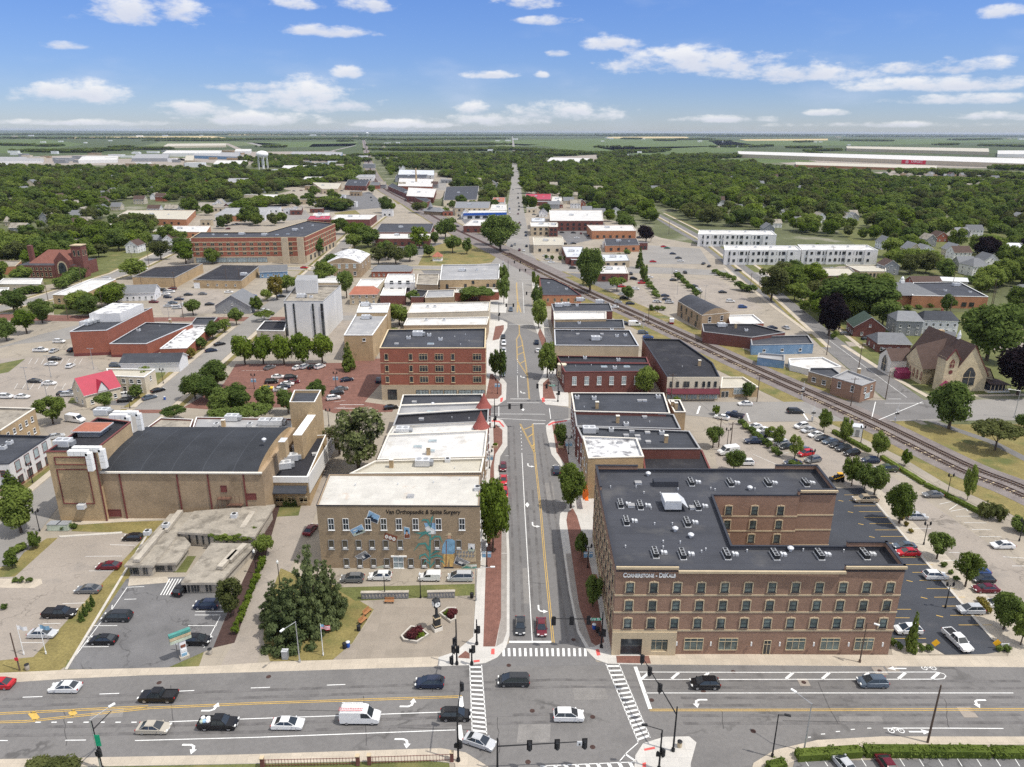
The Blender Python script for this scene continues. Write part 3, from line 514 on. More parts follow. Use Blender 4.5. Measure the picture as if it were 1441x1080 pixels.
# turn arrows: local +y is the direction of travel, +x the side turned to
ARW=[(-.16,-1.5),(.16,-1.5),(.16,-.3),(.32,.12),(.85,.3),(.85,-.05),(1.75,.48),(.85,1.0),(.85,.66),(.2,.5),(-.16,-.15)]
STR=[(-.14,-1.6),(.14,-1.6),(.14,.4),(.5,.4),(0,1.6),(-.5,.4),(-.14,.4)]
mb=MB()
def arrow(px,py,head,flip=1,shp=ARW,s=1.):
 c=P(px,py);a=R_(head-90);pts=[(c.x+(x*flip*math.cos(a)-y*math.sin(a))*s,c.y+(x*flip*math.sin(a)+y*math.cos(a))*s)for x,y in shp]
 mb.poly([(x,y,.0805)for x,y in ccw(pts)],'white_paint')
for(x,y)in((743,656),(749.5,740),(758,859),(733,531),(733,553)):arrow(x,y,270,-1)
arrow(271,1049,0,1);arrow(569.6,1041,0,1);arrow(576,995,0,-1);arrow(297,1001,0,-1);arrow(982,985.5,180,-1);arrow(1374,986,180,-1);arrow(1294,1030.6,0,1,STR);arrow(1262,941.5,180,1,STR)
for(x,y)in((1261,1029),(1307,941)):
 c=P(x,y)
 for dx in(-.75,.75):
  for k in range(10):
   t0,t1=k*.6283,(k+1)*.6283;mb.poly([(c.x+dx+r*math.cos(t),c.y+r*math.sin(t),.0805)for r,t in((.36,t0),(.5,t0),(.5,t1),(.36,t1))],'white_paint')
 ribbon(mb,[(c.x-.75,c.y),(c.x-.2,c.y+.6),(c.x+.6,c.y+.55),(c.x+.75,c.y)],.13,.081,'white_paint');ribbon(mb,[(c.x-.2,c.y+.6),(c.x,c.y),(c.x+.6,c.y+.55)],.13,.0812,'white_paint')
for(x,y)in((742,711),(736,577)):
 c=P(x,y);mb.poly([(c.x-.5,c.y,.0805),(c.x,c.y-1.3,.0805),(c.x+.5,c.y,.0805),(c.x,c.y+1.3,.0805)],'white_paint')
mb.build('road_arrow')['kind']='structure'
# parking bays
mb=MB();a0,a1=P(1188,697),P(1349,880);b0,b1=P(1217,697),P(1396,880);n=int((a0.y-a1.y)/2.75)
for i in range(n+1):
 t=i/n;ribbon(mb,[a0.lerp(a1,t),b0.lerp(b1,t)],.13,.048,'yellow_paint')
 q=a0.lerp(a1,t)-Vector((2.6,0,0));ribbon(mb,[q,q+Vector((1.0,-.5,0))],.2,.0482,'yellow_paint')if i%2 else None
for(x0,x1,y)in((1255,1280,870),(1258,1303,899),(1250,1282,858)):ribbon(mb,[P(x0,y),P(x1,y)],.13,.0484,'yellow_paint')
mb.build('parking_marking_yellow')['kind']='structure'
seg=[(.14,(178,827),(203,826)),(.14,(175,844),(192,843.5)),(.14,(158,852),(155,876),),(.14,(130,881),(165,881)),(.14,(120,897),(140,897)),(.14,(110,911),(153,910.5)),(.14,(179,827),(155,862)),(.14,(148,868),(106,924)),(.14,(318,861),(275,861)),(.14,(274,866),(310,866)),(.14,(265,881),(305,881)),(.14,(265,897),(300,897)),(.14,(310,868),(287,912))]
seg+=[(.2,(226+i*4,838),(239+i*4,815))for i in range(5)]
seg+=[(.1,(120+0,783.5),(172,783)),(.1,(125,804),(160,804)),(.1,(88,850),(120,849)),(.1,(155,767),(190,768)),(.1,(60,878),(85,878)),(.1,(30,905),(60,905))]
a0,a1,b0,b1=(1352,735),(1441,822),(1388,735),(1480,822)
seg+=[(.12,(1261,667),(1294,675)),(.12,(1276,673),(1300,683)),(.12,(1322,710),(1345,705)),(.12,(1338,720),(1365,715)),(.12,(1345,727),(1376,727)),(.12,(1357,736),(1388,736.5)),(.12,(1367,745.5),(1395,746)),(.12,(1378,755.5),(1409,756)),(.12,(1411,784),(1441,786)),(.12,(1424,797),(1460,797)),(.12,(1283,744),(1310,744)),(.12,(1330,768),(1345,767)),(.12,(1335,778),(1350,778)),(.12,(1327,789),(1350,789)),(.12,(1380,838),(1410,838)),(.15,(1336,718),(1352,707),(1362,720)),(.12,(1082,634),(1104,629)),(.12,(1090,641),(1110,637)),(.12,(1060,640),(1095,655)),(.12,(1186,600),(1212,612))]
seg+=[(.12,(1138+i*27,1079),(1131+i*27,1068))for i in range(12)]
for i in range(6):seg.append((.12,(340+i*5,522),(346+i*5,522)))
seg+=[(.12,(470,575-i*9),(486,573-i*9))for i in range(4)]+[(.25,(478,570),(512,570)),(.25,(474,575),(510,575))]
for y0,n_,x0,x1 in((505,9,40,120),(540,8,20,110)):
 for i in range(n_):x=x0+(x1-x0)*i/n_;seg.append((.1,(x,y0+8),(x+5,y0)))
for x0,y0,x1,y1,dx in((910,420,955,460,-12),(868,418,900,455,-10),(965,405,1005,440,-12)):
 for i in range(12):t=i/12;x,y=x0+(x1-x0)*t,y0+(y1-y0)*t;seg.append((.12,(x,y),(x+dx,y)))
lines('parking_marking_white','white_paint',seg,.05)
# manholes
mb=MB()
for x,y in((716,937),(749,1001),(834,1009.6),(743,1073),(834,1052),(917,986),(917,947),(1032,946),(990,974),(378,953),(224,961.5),(1238,945),(1255,941),(1131,961),(1060,1029.7),(807,901)):
 c=P(x,y);mb.poly([(c.x+.4*math.cos(k*.5236),c.y+.4*math.sin(k*.5236),.077)for k in range(12)],'mulch')
for x,y,w in((1238,945,2),(1255,941,2),(1131,961,1.7),(1361,1003,2.2)):
 c=P(x,y);mb.poly([(c.x-w/2,c.y-w/2,.0755),(c.x+w/2,c.y-w/2,.0755),(c.x+w/2,c.y+w/2,.0755),(c.x-w/2,c.y+w/2,.0755)],'concrete_lot')
mb.build('manhole_covers')['kind']='structure'
# far fields (ground cover beyond the town)
for q,m in(([(-200,199),(60,196),(120,203),(40,216),(-260,216)],'field_green'),([(95,193.2),(300,191.8),(320,194.3),(95,195.6)],'field_tan'),([(230,199),(330,199.5),(400,203),(300,207),(200,206)],'field_pale'),([(345,200),(505,199.6),(497,206),(390,208)],'field_green'),([(440,203),(505,202),(500,211),(430,210)],'field_dark'),([(320,189.2),(390,189.2),(400,190.4),(320,190.6)],'field_tan'),([(690,198),(860,195),(1010,196),(1060,204),(900,211),(770,206.5),(690,203)],'field_green'),([(770,206.5),(900,211),(860,216),(800,212)],'field_green'),([(840,208),(1060,205),(1040,214),(900,218)],'field_green'),([(855,193),(965,192.4),(970,194.5),(855,195.3)],'field_tan'),([(1040,196.3),(1165,195.6),(1165,197.8),(1050,198.4)],'field_tan'),([(1000,199),(1200,198),(1200,205),(1010,205)],'field_green'),([(1200,197),(1340,195),(1350,202),(1200,205)],'field_green'),([(1340,196),(1500,194.5),(1500,200),(1350,201)],'field_green'),([(990,225),(1110,221),(1150,228),(1030,231)],'field_green'),([(685,201),(760,204),(700,207)],'field_pale'),([(0,189.5),(140,190),(140,192.5),(-100,193)],'field_dark'),([(500,190.5),(720,190.2),(720,192),(500,192.5)],'field_dark'),([(900,191.2),(1441,191.4),(1441,193.2),(900,192.6)],'field_dark'),([(180,218),(290,216),(290,221),(160,224)],'field_pale')):
 sheet('field',m,q,.02)
sheet('pond','water',[(436,229.5),(470,228.5),(470,235),(432,236)],.06)
for q,m in(([(0,222),(130,218),(200,220),(250,222),(300,235),(60,232),(0,233)],'concrete_lot'),([(240,225),(330,214),(470,213),(500,222),(440,232),(330,232)],'concrete_lot'),([(380,262),(440,250),(520,248),(535,262),(590,290),(540,300),(440,275)],'concrete'),([(560,250),(640,240),(640,262),(620,280),(590,282)],'concrete'),([(640,285),(712,285),(712,335),(660,325),(610,300)],'concrete'),([(740,270),(790,272),(830,300),(745,305)],'concrete'),([(1230,243),(1300,238),(1441,250),(1441,265),(1330,260)],'concrete_lot'),([(770,222),(840,218),(850,228),(790,230)],'concrete_lot'),([(1080,226),(1441,222),(1441,238),(1110,232)],'concrete_lot'),([(1180,375),(1245,375),(1245,392),(1130,390)],'concrete')):
 sheet('paved_yard',m,q,.006)
def leaves(rs,C,Rr,nq,qs,flat=1.,zup=.25):
 """kite shaped leaf clumps on the shells of lobes with centres C and radii Rr"""
 p=Rr**2;idx=rs.choice(len(Rr),nq,p=p/p.sum());d=rs.normal(size=(nq,3));d[:,2]=d[:,2]*.9+.22;d/=np.linalg.norm(d,axis=1)[:,None]
 c=C[idx]+d*(Rr[idx]*(.72+.36*rs.random(nq)))[:,None]*np.array([1,1,flat])
 n=d*.75+rs.normal(size=(nq,3))*.42+np.array([0,0,zup]);n/=np.linalg.norm(n,axis=1)[:,None]
 a=np.cross(n,rs.normal(size=(nq,3)));a/=np.linalg.norm(a,axis=1)[:,None]+1e-9;b=np.cross(n,a);s=qs*(.6+.8*rs.random(nq))[:,None]
 return np.stack([c-a*s*.55,c-b*s*.42+n*s*.1,c+a*s*.75,c+b*s*.42+n*s*.1],1).reshape(-1,3)
 # ================================================================== buildings
WM={}
def win_mesh(w,h,style='sash',fr='trim_white',gl='glass_dark'):
 k=(round(w,2),round(h,2),style,fr,gl)
 if k in WM:return WM[k]
 b=MB();t=.09 if style!='bare'else.05
 b.box((0,-.03,h/2),(w,.05,h),gl)
 for x in(-w/2+t/2,w/2-t/2):b.box((x,-.06,h/2),(t,.12,h),fr)
 for z in(t/2,h-t/2):b.box((0,-.06,z),(w-2*t,.118,t),fr)
 if style=='sash':b.box((0,-.06,h*.5),(w-2*t,.1,.07),fr)
 if style=='cross':b.box((0,-.06,h*.5),(w-2*t,.1,.08),fr);b.box((0,-.055,h*.5),(.07,.09,h-2*t),fr)
 if style=='shop':
  n=max(2,round(w/1.1))
  for i in range(1,n):b.box((-w/2+w*i/n,-.055,h/2),(.07,.09,h-2*t),fr)
  b.box((0,-.057,h*.72),(w-2*t,.085,.06),fr)
 if style in('sash','cross','plain'):b.box((0,-.1,-.06),(w+.2,.2,.12),fr)
 WM[k]=b.mesh('window');return WM[k]
SM={}
def surround_mesh(w,h,m):
 k=(round(w,2),round(h,2),m)
 if k in SM:return SM[k]
 b=MB();t=.17
 for s in(-1,1):b.box((s*(w/2+t/2),-.07,h/2),(t,.14,h),m)
 b.box((0,-.09,-.1),(w+2*t+.1,.18,.2),m)
 n=6
 for i in range(n):
  x0,x1=(-1+2*i/n)*(w/2+t),(-1+2*(i+1)/n)*(w/2+t);a=lambda x:.16*(1-(x/(w/2+t))**2)
  i0=len(b.v);b.v+=[(x0,0,h),(x1,0,h),(x1,0,h+.12+a(x1)),(x0,0,h+.12+a(x0))]+[(x0,-.14,h),(x1,-.14,h),(x1,-.14,h+.12+a(x1)),(x0,-.14,h+.12+a(x0))]
  b.f+=[[i0+4,i0+5,i0+6,i0+7],[i0+7,i0+6,i0+2,i0+3],[i0+4,i0,i0+1,i0+5]];b.m+=[b.mi(m)]*3
 b.box((0,-.1,h+.2),(.2,.2,.3),m)
 SM[k]=b.mesh('surround');return SM[k]
UM={}
def unit_mesh(kind):
 if kind in UM:return UM[kind]
 b=MB()
 if kind=='condenser':
  for i in(-1,0,1):
   b.box((0,i*.85,.55),(.85,.75,.8),'metal_dark',mtop='metal_grey');b.lathe([(.3,.952),(.3,.99),(.1,1.0)],'black_plastic',10,(0,i*.85))
  b.box((0,0,.08),(1.1,2.7,.14),'metal_light');b.box((1.3,.4,.25),(.35,.8,.5),'metal_light');b.box((1.9,.4,.2),(.5,.8,.4),'metal_light')
 elif kind=='rtu':
  b.box((0,0,.95),(3.4,2.4,1.5),'metal_light');b.box((0,0,.1),(3.2,2.2,.2),'metal_dark');b.lathe([(.6,1.701),(.6,1.78),(.15,1.8)],'metal_grey',14,(-.8,0));b.lathe([(.6,1.701),(.6,1.78),(.15,1.8)],'metal_grey',14,(.8,0))
  b.box((2.1,0,.8),(.8,1.6,1.0),'metal_grey')
 elif kind=='fan':
  b.lathe([(.25,0),(.25,.45),(.55,.5),(.55,.75),(.3,.95),(.05,1.0)],'metal_light',12)
 elif kind=='pipe':
  b.tube((0,0,0),(0,0,.45),.1,.1,'metal_light',6);b.lathe([(.15,.45),(.15,.5),(.05,.54)],'metal_light',6)
 elif kind=='hatch':
  b.box((0,0,.2),(1.3,1.1,.4),'metal_light');b.box((0,0,.43),(1.4,1.2,.06),'roof_grey')
 elif kind=='box':
  b.box((0,0,.45),(1.3,1.3,.9),'metal_light');b.lathe([(.45,.901),(.45,.98),(.1,1.0)],'metal_dark',12)
 elif kind=='skylight':
  b.box((0,0,.15),(2.2,1.3,.3),'metal_light');b.prism([(-1,-.55),(1,-.55),(1,.55),(-1,.55)],.301,.42,'glass_pale')
 elif kind=='chimney':
  b.box((0,0,1.0),(.9,.9,2.0),'brick_buff');b.box((0,0,2.06),(1.05,1.05,.12),'stone_white')
 UM[kind]=b.mesh(kind);return UM[kind]
UN=dict(condenser='condenser_unit',rtu='rooftop_air_handler',fan='roof_fan',pipe='vent_pipe',hatch='roof_hatch',box='air_conditioner',skylight='skylight',chimney='chimney')
FOOT=[]
def building(name,label,cat,px,h,wall,roof,par=.6,cop='trim_grey',wins=(),units=(),bands=(),group=None,world=False,cw=.34,tint=None):
 pts=[tuple(p[:2])for p in px]if world else[tuple(P(x,y,h)[:2])for x,y in px]
 pts=ccw(pts);cx=sum(p[0]for p in pts)/len(pts);cy=sum(p[1]for p in pts)/len(pts)
 FOOT.append(pts);loc=[(p[0]-cx,p[1]-cy)for p in pts];n=len(loc)
 r=empty(name,(cx,cy,0));tag(r,label,cat,group,px=PROJ((cx,cy,h)))
 inn=offset(loc,.3);b=MB()
 for i in range(n):
  j=(i+1)%n
  b.poly([(*loc[i],0),(*loc[j],0),(*loc[j],h),(*loc[i],h)],wall)
  if par>0:b.poly([(*inn[j],h-par),(*inn[i],h-par),(*inn[i],h),(*inn[j],h)],roof if par>.5 else wall);b.poly([(*loc[i],h),(*loc[j],h),(*inn[j],h),(*inn[i],h)],wall)
 b.build('wall',r)
 MB().poly([(*p,h-par)for p in inn],roof).build('roof',r)if par>0 else MB().poly([(*p,h+.01)for p in offset(loc,-.15)],roof).build('roof',r)
 if cop:
  o1,o2=offset(loc,-.07),offset(loc,cw);c=MB()
  for i in range(n):
   j=(i+1)%n
   c.poly([(*o1[i],h+.1),(*o1[j],h+.1),(*o2[j],h+.1),(*o2[i],h+.1)],cop);c.poly([(*o1[i],h-.12),(*o1[j],h-.12),(*o1[j],h+.1),(*o1[i],h+.1)],cop)
   c.poly([(*o2[j],h-.05),(*o2[i],h-.05),(*o2[i],h+.1),(*o2[j],h+.1)],cop)
  c.build('coping',r)
 for(z,hh,m,pr)in bands:
  o1=offset(loc,-pr);c=MB()
  for i in range(n):
   j=(i+1)%n
   c.poly([(*o1[i],z),(*o1[j],z),(*o1[j],z+hh),(*o1[i],z+hh)],m);c.poly([(*o1[i],z+hh),(*o1[j],z+hh),(*loc[j],z+hh),(*loc[i],z+hh)],m)
  c.build('band_course',r)
 for s in wins:
  e=s['e'];a,bb=Vector(loc[e]),Vector(loc[(e+1)%n]);d=bb-a;L=d.length;rz=math.atan2(d.y,d.x)
  m0,m1=s.get('m',(.06,.06));k=s['n']
  for z in s['z']:
   for i in range(k):
    if s.get('skip')and i in s['skip']:continue
    t=s['xs'][i]if 'xs'in s else m0+(1-m0-m1)*(i+.5)/k
    q=a+d*t
    o=link(s.get('name','window'),win_mesh(s.get('w',1.1),s.get('h',1.7),s.get('style','sash'),s.get('fr','trim_white'),s.get('gl','glass_dark')),r,(q.x,q.y,z),rz)
    if s.get('sur'):link('surround',surround_mesh(s.get('w',1.1),s.get('h',1.7),s['sur']),o)
 for u in units:
  q=P(u[0],u[1],h-par);link(UN[u[2]],unit_mesh(u[2]),r,(q.x-cx,q.y-cy,h-par),u[3]if len(u)>3 else 0)
 r['h']=h;return r
def Wn(e,n,z,w=1.1,h=1.7,style='sash',fr='trim_white',gl='glass_dark',**k):return dict(e=e,n=n,z=z,w=w,h=h,style=style,fr=fr,gl=gl,**k)
def local(r,p):return(p[0]-r.location.x,p[1]-r.location.y,p[2]if len(p)>2 else 0)
def text(body,r,p,width,m,name='lettering',caps=False,rz=0,ext=.05,shear=0,bold=0,tall=1.12):
 c=bpy.data.curves.new(name,'FONT');c.body=body;c.size=1;c.extrude=ext;c.offset=bold;c.align_x='LEFT';c.shear=shear;c.small_caps_scale=.78;c.materials.append(MATS[m])
 if caps:
  for f in c.body_format:f.use_small_caps=True
 o=bpy.data.objects.new(name,c);COL.objects.link(o);o.parent=r;o.rotation_euler=(math.pi/2,0,rz)
 bpy.context.view_layer.update();s=width/max(o.dimensions.x,.01);o.scale=(s,s*tall,1);o.location=p
 me=bpy.data.meshes.new_from_object(o.evaluated_get(bpy.context.evaluated_depsgraph_get()));q=link('tmp',me,r,p);q.rotation_euler=o.rotation_euler;q.scale=o.scale;bpy.data.objects.remove(o);q.name=name;return q
 # --- apartment block on the corner (sign on its front)
def cornerstone():
 H=16.7
 fl,fr=P(868,797,17.6),P(1275,797,17.6);y1=P(1030,768,H).y;xc=P(1030,768,H).x;xc2=P(1003,697,H).x;y2=P(1003,697,H).y
 bl,br=P(838,655,17.6),P(1150,655,17.6);tw=P(1125,690,17.6);tr=P(1178,690,17.6);r2=P(1232,745,17.6)
 pts=[(fl.x,fl.y),(fr.x,fr.y),(r2.x,y1),(xc,y1),(xc2,y2),(tw.x,y2),(tw.x,tw.y),(tr.x,tr.y),(br.x,br.y),(bl.x,bl.y)]
 zz=lambda y:PV(868,y,fl.y).z
 cond=[(972,681),(1027,682),(1080,682),(1133,682),(873,712),(900.5,714),(981,715),(881,736),(966.5,738),(921.6,781),(960,783),(1022,783),(1090,783.5),(1152.6,783.5),(1216,783)]
 un=[(x,y,'condenser')for x,y in cond]+[(x,y,'fan')for x,y in((912,670),(950,748),(972,757),(1055,690),(1112,776))]+[(x,y,'hatch')for x,y in((898,681),(975,716),(888,713))]+[(x,y,'pipe')for x,y in((859,687),(895,687),(906,695),(954,690),(929,696),(916,717),(921,739),(946,739),(880,771),(933,764),(933,772),(957,765),(1000,689),(1006,691),(1187,777),(1130,776),(1051,777),(1062,690),(987,778),(993,775))]
 fz=[zz(833),zz(858),zz(883)]
 Wd=lambda px:(PV(px,825,fl.y).x-fl.x)/(fr.x-fl.x)
 x12=[Wd(886.6+33.44*i)for i in range(12)]
 wins=[Wn(0,12,fz,1.25,1.75,'sash','trim_dark','glass_green',xs=x12,sur='stone_cream'),Wn(9,11,fz,1.25,1.75,'sash','trim_dark','glass_green',sur='stone_cream',m=(.03,.03)),Wn(9,9,[1.0],2.4,2.2,'shop','trim_cream','glass_dark',m=(.04,.1)),Wn(4,3,[H-4.2,H-7.4,H-10.6],1.25,1.75,'sash','trim_dark','glass_green',sur='stone_cream',m=(.05,.05)),Wn(3,3,[H-4.2,H-7.4,H-10.6],1.25,1.75,'sash','trim_dark','glass_green',sur='stone_cream'),Wn(1,3,fz,1.25,1.75,'sash','trim_dark','glass_green',sur='stone_cream'),Wn(8,8,fz,1.25,1.75,'sash','trim_dark','glass_green',sur='stone_cream'),Wn(7,3,fz,1.25,1.75,'sash','trim_dark','glass_green',sur='stone_cream')]
 Wg=lambda px:(PV(px,908,fl.y).x-fl.x)/(fr.x-fl.x)
 wins.append(dict(e=0,n=6,z=[1.0],w=3.3,h=2.5,style='shop',fr='trim_cream',gl='glass_green',xs=[Wg(x)for x in(927,976,1024.5,1120,1168.5,1216.6)]))
 wins.append(dict(e=0,n=1,z=[.05],w=1.3,h=3.0,style='shop',fr='trim_cream',gl='glass_dark',xs=[Wg(1080)],name='door'))
 r=building('apartment_building','four storey brown brick apartment block with cream bands, lettered sign and courtyard on the corner','apartment building',pts,H,'brick_brown','roof_slate',par=.7,cop='trim_dark',wins=wins,units=un,bands=[(zz(839),.3,'stone_cream',.07),(zz(863),.3,'stone_cream',.07),(zz(888.5),.32,'stone_cream',.09)],world=True)
 L=lambda x,y:(x-r.location.x,y-r.location.y)
 def rise(p,q,m='brick_brown'):
  a,b=Vector(L(*p)),Vector(L(*q));d=b-a;c=(a+b)/2;nrm=Vector((-d.y,d.x)).normalized()*.17;o=MB();o.box((c.x+nrm.x,c.y+nrm.y,H+.5),(d.length,.34,.78),m,math.atan2(d.y,d.x));o.build('raised_parapet',r)
  t=MB();t.box((c.x+nrm.x,c.y+nrm.y,H+.97),(d.length+.1,.5,.16),'trim_dark',math.atan2(d.y,d.x));t.build('coping',r)
 sx=PV(955,797,fl.y).x;rx=PV(1190,797,fr.y).x
 lerp2=lambda t:(fl.x+(bl.x-fl.x)*t,fl.y+(bl.y-fl.y)*t)
 rise((fl.x,fl.y),(sx,fl.y));rise((bl.x,bl.y),lerp2(.74));rise((bl.x+9,bl.y),(bl.x+.3,bl.y));rise((rx,fr.y-.02),(fr.x,fr.y));rise((fr.x,fr.y),(r2.x,y1));rise((r2.x,y1),(r2.x-7,y1))
 rise((tw.x,tw.y),(tr.x,tr.y));rise((tr.x,tr.y),(br.x,br.y));rise((br.x,br.y),(br.x-9,br.y));rise((tw.x,y2),(tw.x,tw.y))
 def trim(x0,x1,y,z,hh=.42,dep=.4,m='stone_cream',nm='cornice'):
  c=L((x0+x1)/2,y-dep/2+.25);MB().box((c[0],c[1]-.26,z),(x1-x0,dep,hh),m).build(nm,r)
 trim(fl.x-.1,sx,fl.y,H+.75);trim(sx+.02,rx-.02,fl.y+.03,H-.02);trim(rx,fr.x+.1,fr.y,H+.75);trim(tw.x-.05,tr.x+.1,tw.y,H+.75)
 # corner entrance in pale stone
 xe=PV(951,905,fl.y).x;b=MB();z1=zz(888.8);x0,x1=PV(873,908,fl.y).x,PV(903,908,fl.y).x;y=fl.y-.09
 for p,q,za,zb in((fl.x-.1,x0,0,z1),(x1,PV(916,908,fl.y).x,0,z1),(PV(939,908,fl.y).x,xe,0,z1),(x0,x1,zz(898),z1),(PV(916,908,fl.y).x,PV(939,908,fl.y).x,zz(899),z1),(PV(916,908,fl.y).x,PV(939,908,fl.y).x,0,.9)):
  c=L((p+q)/2,y);b.box((c[0],c[1],(za+zb)/2),(q-p,.3,zb-za),'stone_cream')
 b.build('stone_base',r)
 c=L((x0+x1)/2,fl.y-.03);MB().box((c[0],c[1],zz(898)/2),(x1-x0,.05,zz(898)),'glass_dark').build('entrance',r)  # flat dark panel stands in for the shade inside the open corner entry
 for i,px in enumerate((909,952,1000,1057,1097,1145,1194,1242)):
  q=L(PV(px,905,fl.y).x,fl.y-.12);MB().box((*q,zz(905)),(.22,.2,.75),'lamp_white').build('wall_lamp',r)
 p0,p1=PV(876.5,812,fl.y),PV(950.5,812,fl.y)
 text('Cornerstone - DeKalb',r,(*L(p0.x,fl.y-.12),p0.z),p1.x-p0.x,'trim_white','sign_lettering',caps=True,bold=.025,tall=1.35)
 q=P(944,714,H-.7);u=MB();u.box((0,0,1.3),(3.2,4,1.5),'metal_light');u.box((0,0,.3),(3,3.8,.6),'metal_dark');u.poly([(1.6,-2,2.05),(2.9,-2,.9),(2.9,2,.9),(1.6,2,2.05)],'metal_light');u.box((0,-1.9,2.15),(3,.12,.2),'metal_grey');u.build('rooftop_air_handler',r,(q.x-r.location.x,q.y-r.location.y,H-.7))
 q=P(936,683,H-.7);MB().box((0,0,.6),(5,1.8,1.2),'roof_slate',mtop='trim_dark').build('roof_curb',r,(q.x-r.location.x,q.y-r.location.y,H-.7))
 return r
CS=cornerstone()
# --- three storey brick building with a painted mural
def mural_building():
 h=14.4;px=[(445,712),(675,712),(677,667),(462,669)];Y0=(P(445,712,h).y+P(675,712,h).y)/2;px=[(P(x,y,h).x,Y0 if y>700 else P(570,668,h).y)for x,y in px]
 X=lambda zx:440+zx/5.683
 Z=lambda zy:690+zy/5.683
 r=building('brick_commercial_building','three storey tan brick building with white roof and a painted mural of corn and a farmer','building',px,h,'brick_mural','roof_white_rusty',par=.25,cop='trim_dark',cw=.05,world=True,wins=[Wn(1,5,[1.0,5.6,9.8],1.2,2.2,'sash'),Wn(3,4,[5.6,9.8],1.0,1.8)],units=[(647,676,'pipe'),(560,683,'pipe'),(610,680,'pipe'),(500,684,'pipe'),(672,690,'box'),(578,700,'hatch')])
 def place(nm,zx,zy0,zy1,w,fr,gl,st):
  a,b=PV(X(zx),Z(zy1),Y0),PV(X(zx),Z(zy0),Y0);link(nm,win_mesh(w,b.z-a.z,st,fr,gl),r,local(r,(a.x,Y0,a.z)))
 for zx in(152,269,446,571,692,825,1008,1195):place('window',zx,226,318,1.2,'trim_white','glass_dark','cross')
 for zx in(153,262,371,478,587,702,996,1168):place('window',zx,398,472,1.15,'trim_grey','brown_board','plain')
 for zx in(274,381,490,596,788,893,1001):place('window',zx,546,615,1.15,'trim_grey','brown_board','plain')
 for zx in(153,262,371,478,587,702,996,1168):q=PV(X(zx),Z(462),Y0);MB().box((0,-.2,0),(.75,.4,.42),'metal_light').build('window_air_conditioner',r,local(r,(q.x,Y0,q.z)))
 for zx in(274,381,490,596,788,893,1001):q=PV(X(zx),Z(606),Y0);MB().box((0,-.2,0),(.75,.4,.42),'metal_light').build('window_air_conditioner',r,local(r,(q.x,Y0,q.z)))
 a,b=PV(X(690),Z(645),Y0),PV(X(690),Z(552),Y0);link('door',win_mesh(2.1,b.z-a.z,'cross','trim_white','glass_pale'),r,local(r,(a.x,Y0,.1)))
 q=PV(X(690),Z(532),Y0);d=MB();d.prism([(-1.6,-.25),(1.6,-.25),(1.6,0),(-1.6,0)],0,.25,'trim_white',bottom=True);d.build('door_hood',r,local(r,(q.x,Y0,q.z)))
 def pic(nm,polys,dp=.03):
  b=MB()
  for k,(m,q)in enumerate(polys):
   w=[PV(X(x),Z(y),Y0)for x,y in q];w=[local(r,(p.x,Y0-dp-.006*k,p.z))for p in w]
   ar=sum(w[i][0]*w[(i+1)%len(w)][2]-w[(i+1)%len(w)][0]*w[i][2]for i in range(len(w)))
   b.poly(w if ar>0 else w[::-1],m)
  b.build(nm,r)
 def ins(q,t):cx=sum(p[0]for p in q)/4;cy=sum(p[1]for p in q)/4;return[(cx+(x-cx)*t,cy+(y-cy)*t)for x,y in q]
 def bl(q,u,v):a,b,c,d=q;return tuple((1-v)*((1-u)*a[k]+u*b[k])+v*((1-u)*d[k]+u*c[k])for k in(0,1))
 def card(q,sky,land,silh=()):
  i=ins(q,.9);out=[('mural_white',q),(sky,i),(land,[bl(i,0,.68),bl(i,.2,.6),bl(i,.5,.66),bl(i,.8,.56),bl(i,1,.64),bl(i,1,1),bl(i,0,1)])]
  for m,pts in silh:out.append((m,[bl(i,*p)for p in pts]))
  pic('mural_picture',out)
 sil=[('mural_dark',[(.05,1),(.05,.6),(.2,.55),(.25,.3),(.32,.3),(.35,.55),(.5,.5),(.55,.65),(.72,.6),(.78,.75),(.95,.78),(.95,1)])]
 card([(450,160),(542,205),(520,270),(425,235)],'mural_blue','mural_dark',sil);card([(293,320),(393,270),(425,335),(330,370)],'mural_blue','mural_sage',[('mural_dark',[(.2,.85),(.3,.6),(.45,.6),(.55,.4),(.65,.62),(.85,.66),(.9,.85)]),('mural_white',[(.1,.3),(.3,.2),(.55,.3),(.3,.4)])])
 card([(335,530),(420,483),(470,530),(395,570)],'mural_grey','mural_dark',[('mural_white',[(.3,.8),(.4,.4),(.5,.35),(.55,.8)]),('mural_dark',[(.6,.7),(.7,.3),(.85,.35),(.85,.75)])])
 card([(1150,528),(1262,577),(1200,612),(1128,585)],'mural_grey','mural_dark',[('mural_white',[(.3,.75),(.35,.4),(.7,.4),(.75,.75)])]);card([(1243,425),(1298,430),(1296,497),(1243,492)],'mural_white','mural_sage',[('mural_dark',[(.3,.7),(.4,.4),(.6,.4),(.75,.7)])])
 card([(443,632),(570,598),(580,640),(470,668)],'mural_sage','mural_straw',[('mural_dark',[(.3,.4),(.4,.2),(.5,.25),(.5,.42)])]);card([(728,290),(775,300),(780,385),(733,390)],'mural_denim','mural_brown',[('mural_skin',[(.3,.7),(.3,.4),(.65,.35),(.65,.7)]),('mural_dark',[(.25,.4),(.3,.2),(.68,.2),(.7,.38)])])
 q=[(578,338),(680,370),(662,416),(568,385)];pl=[('mural_brown',q)]
 for u in(.2,.5,.8):
  c=bl(q,u,.58);pl.append(('mural_white',[(c[0]+14*math.cos(k*.6283),c[1]+15*math.sin(k*.6283))for k in range(10)]));pl.append(('mural_straw',[(c[0]+6*math.cos(k*.6283),c[1]+7*math.sin(k*.6283))for k in range(10)]))
 pic('mural_picture',pl)
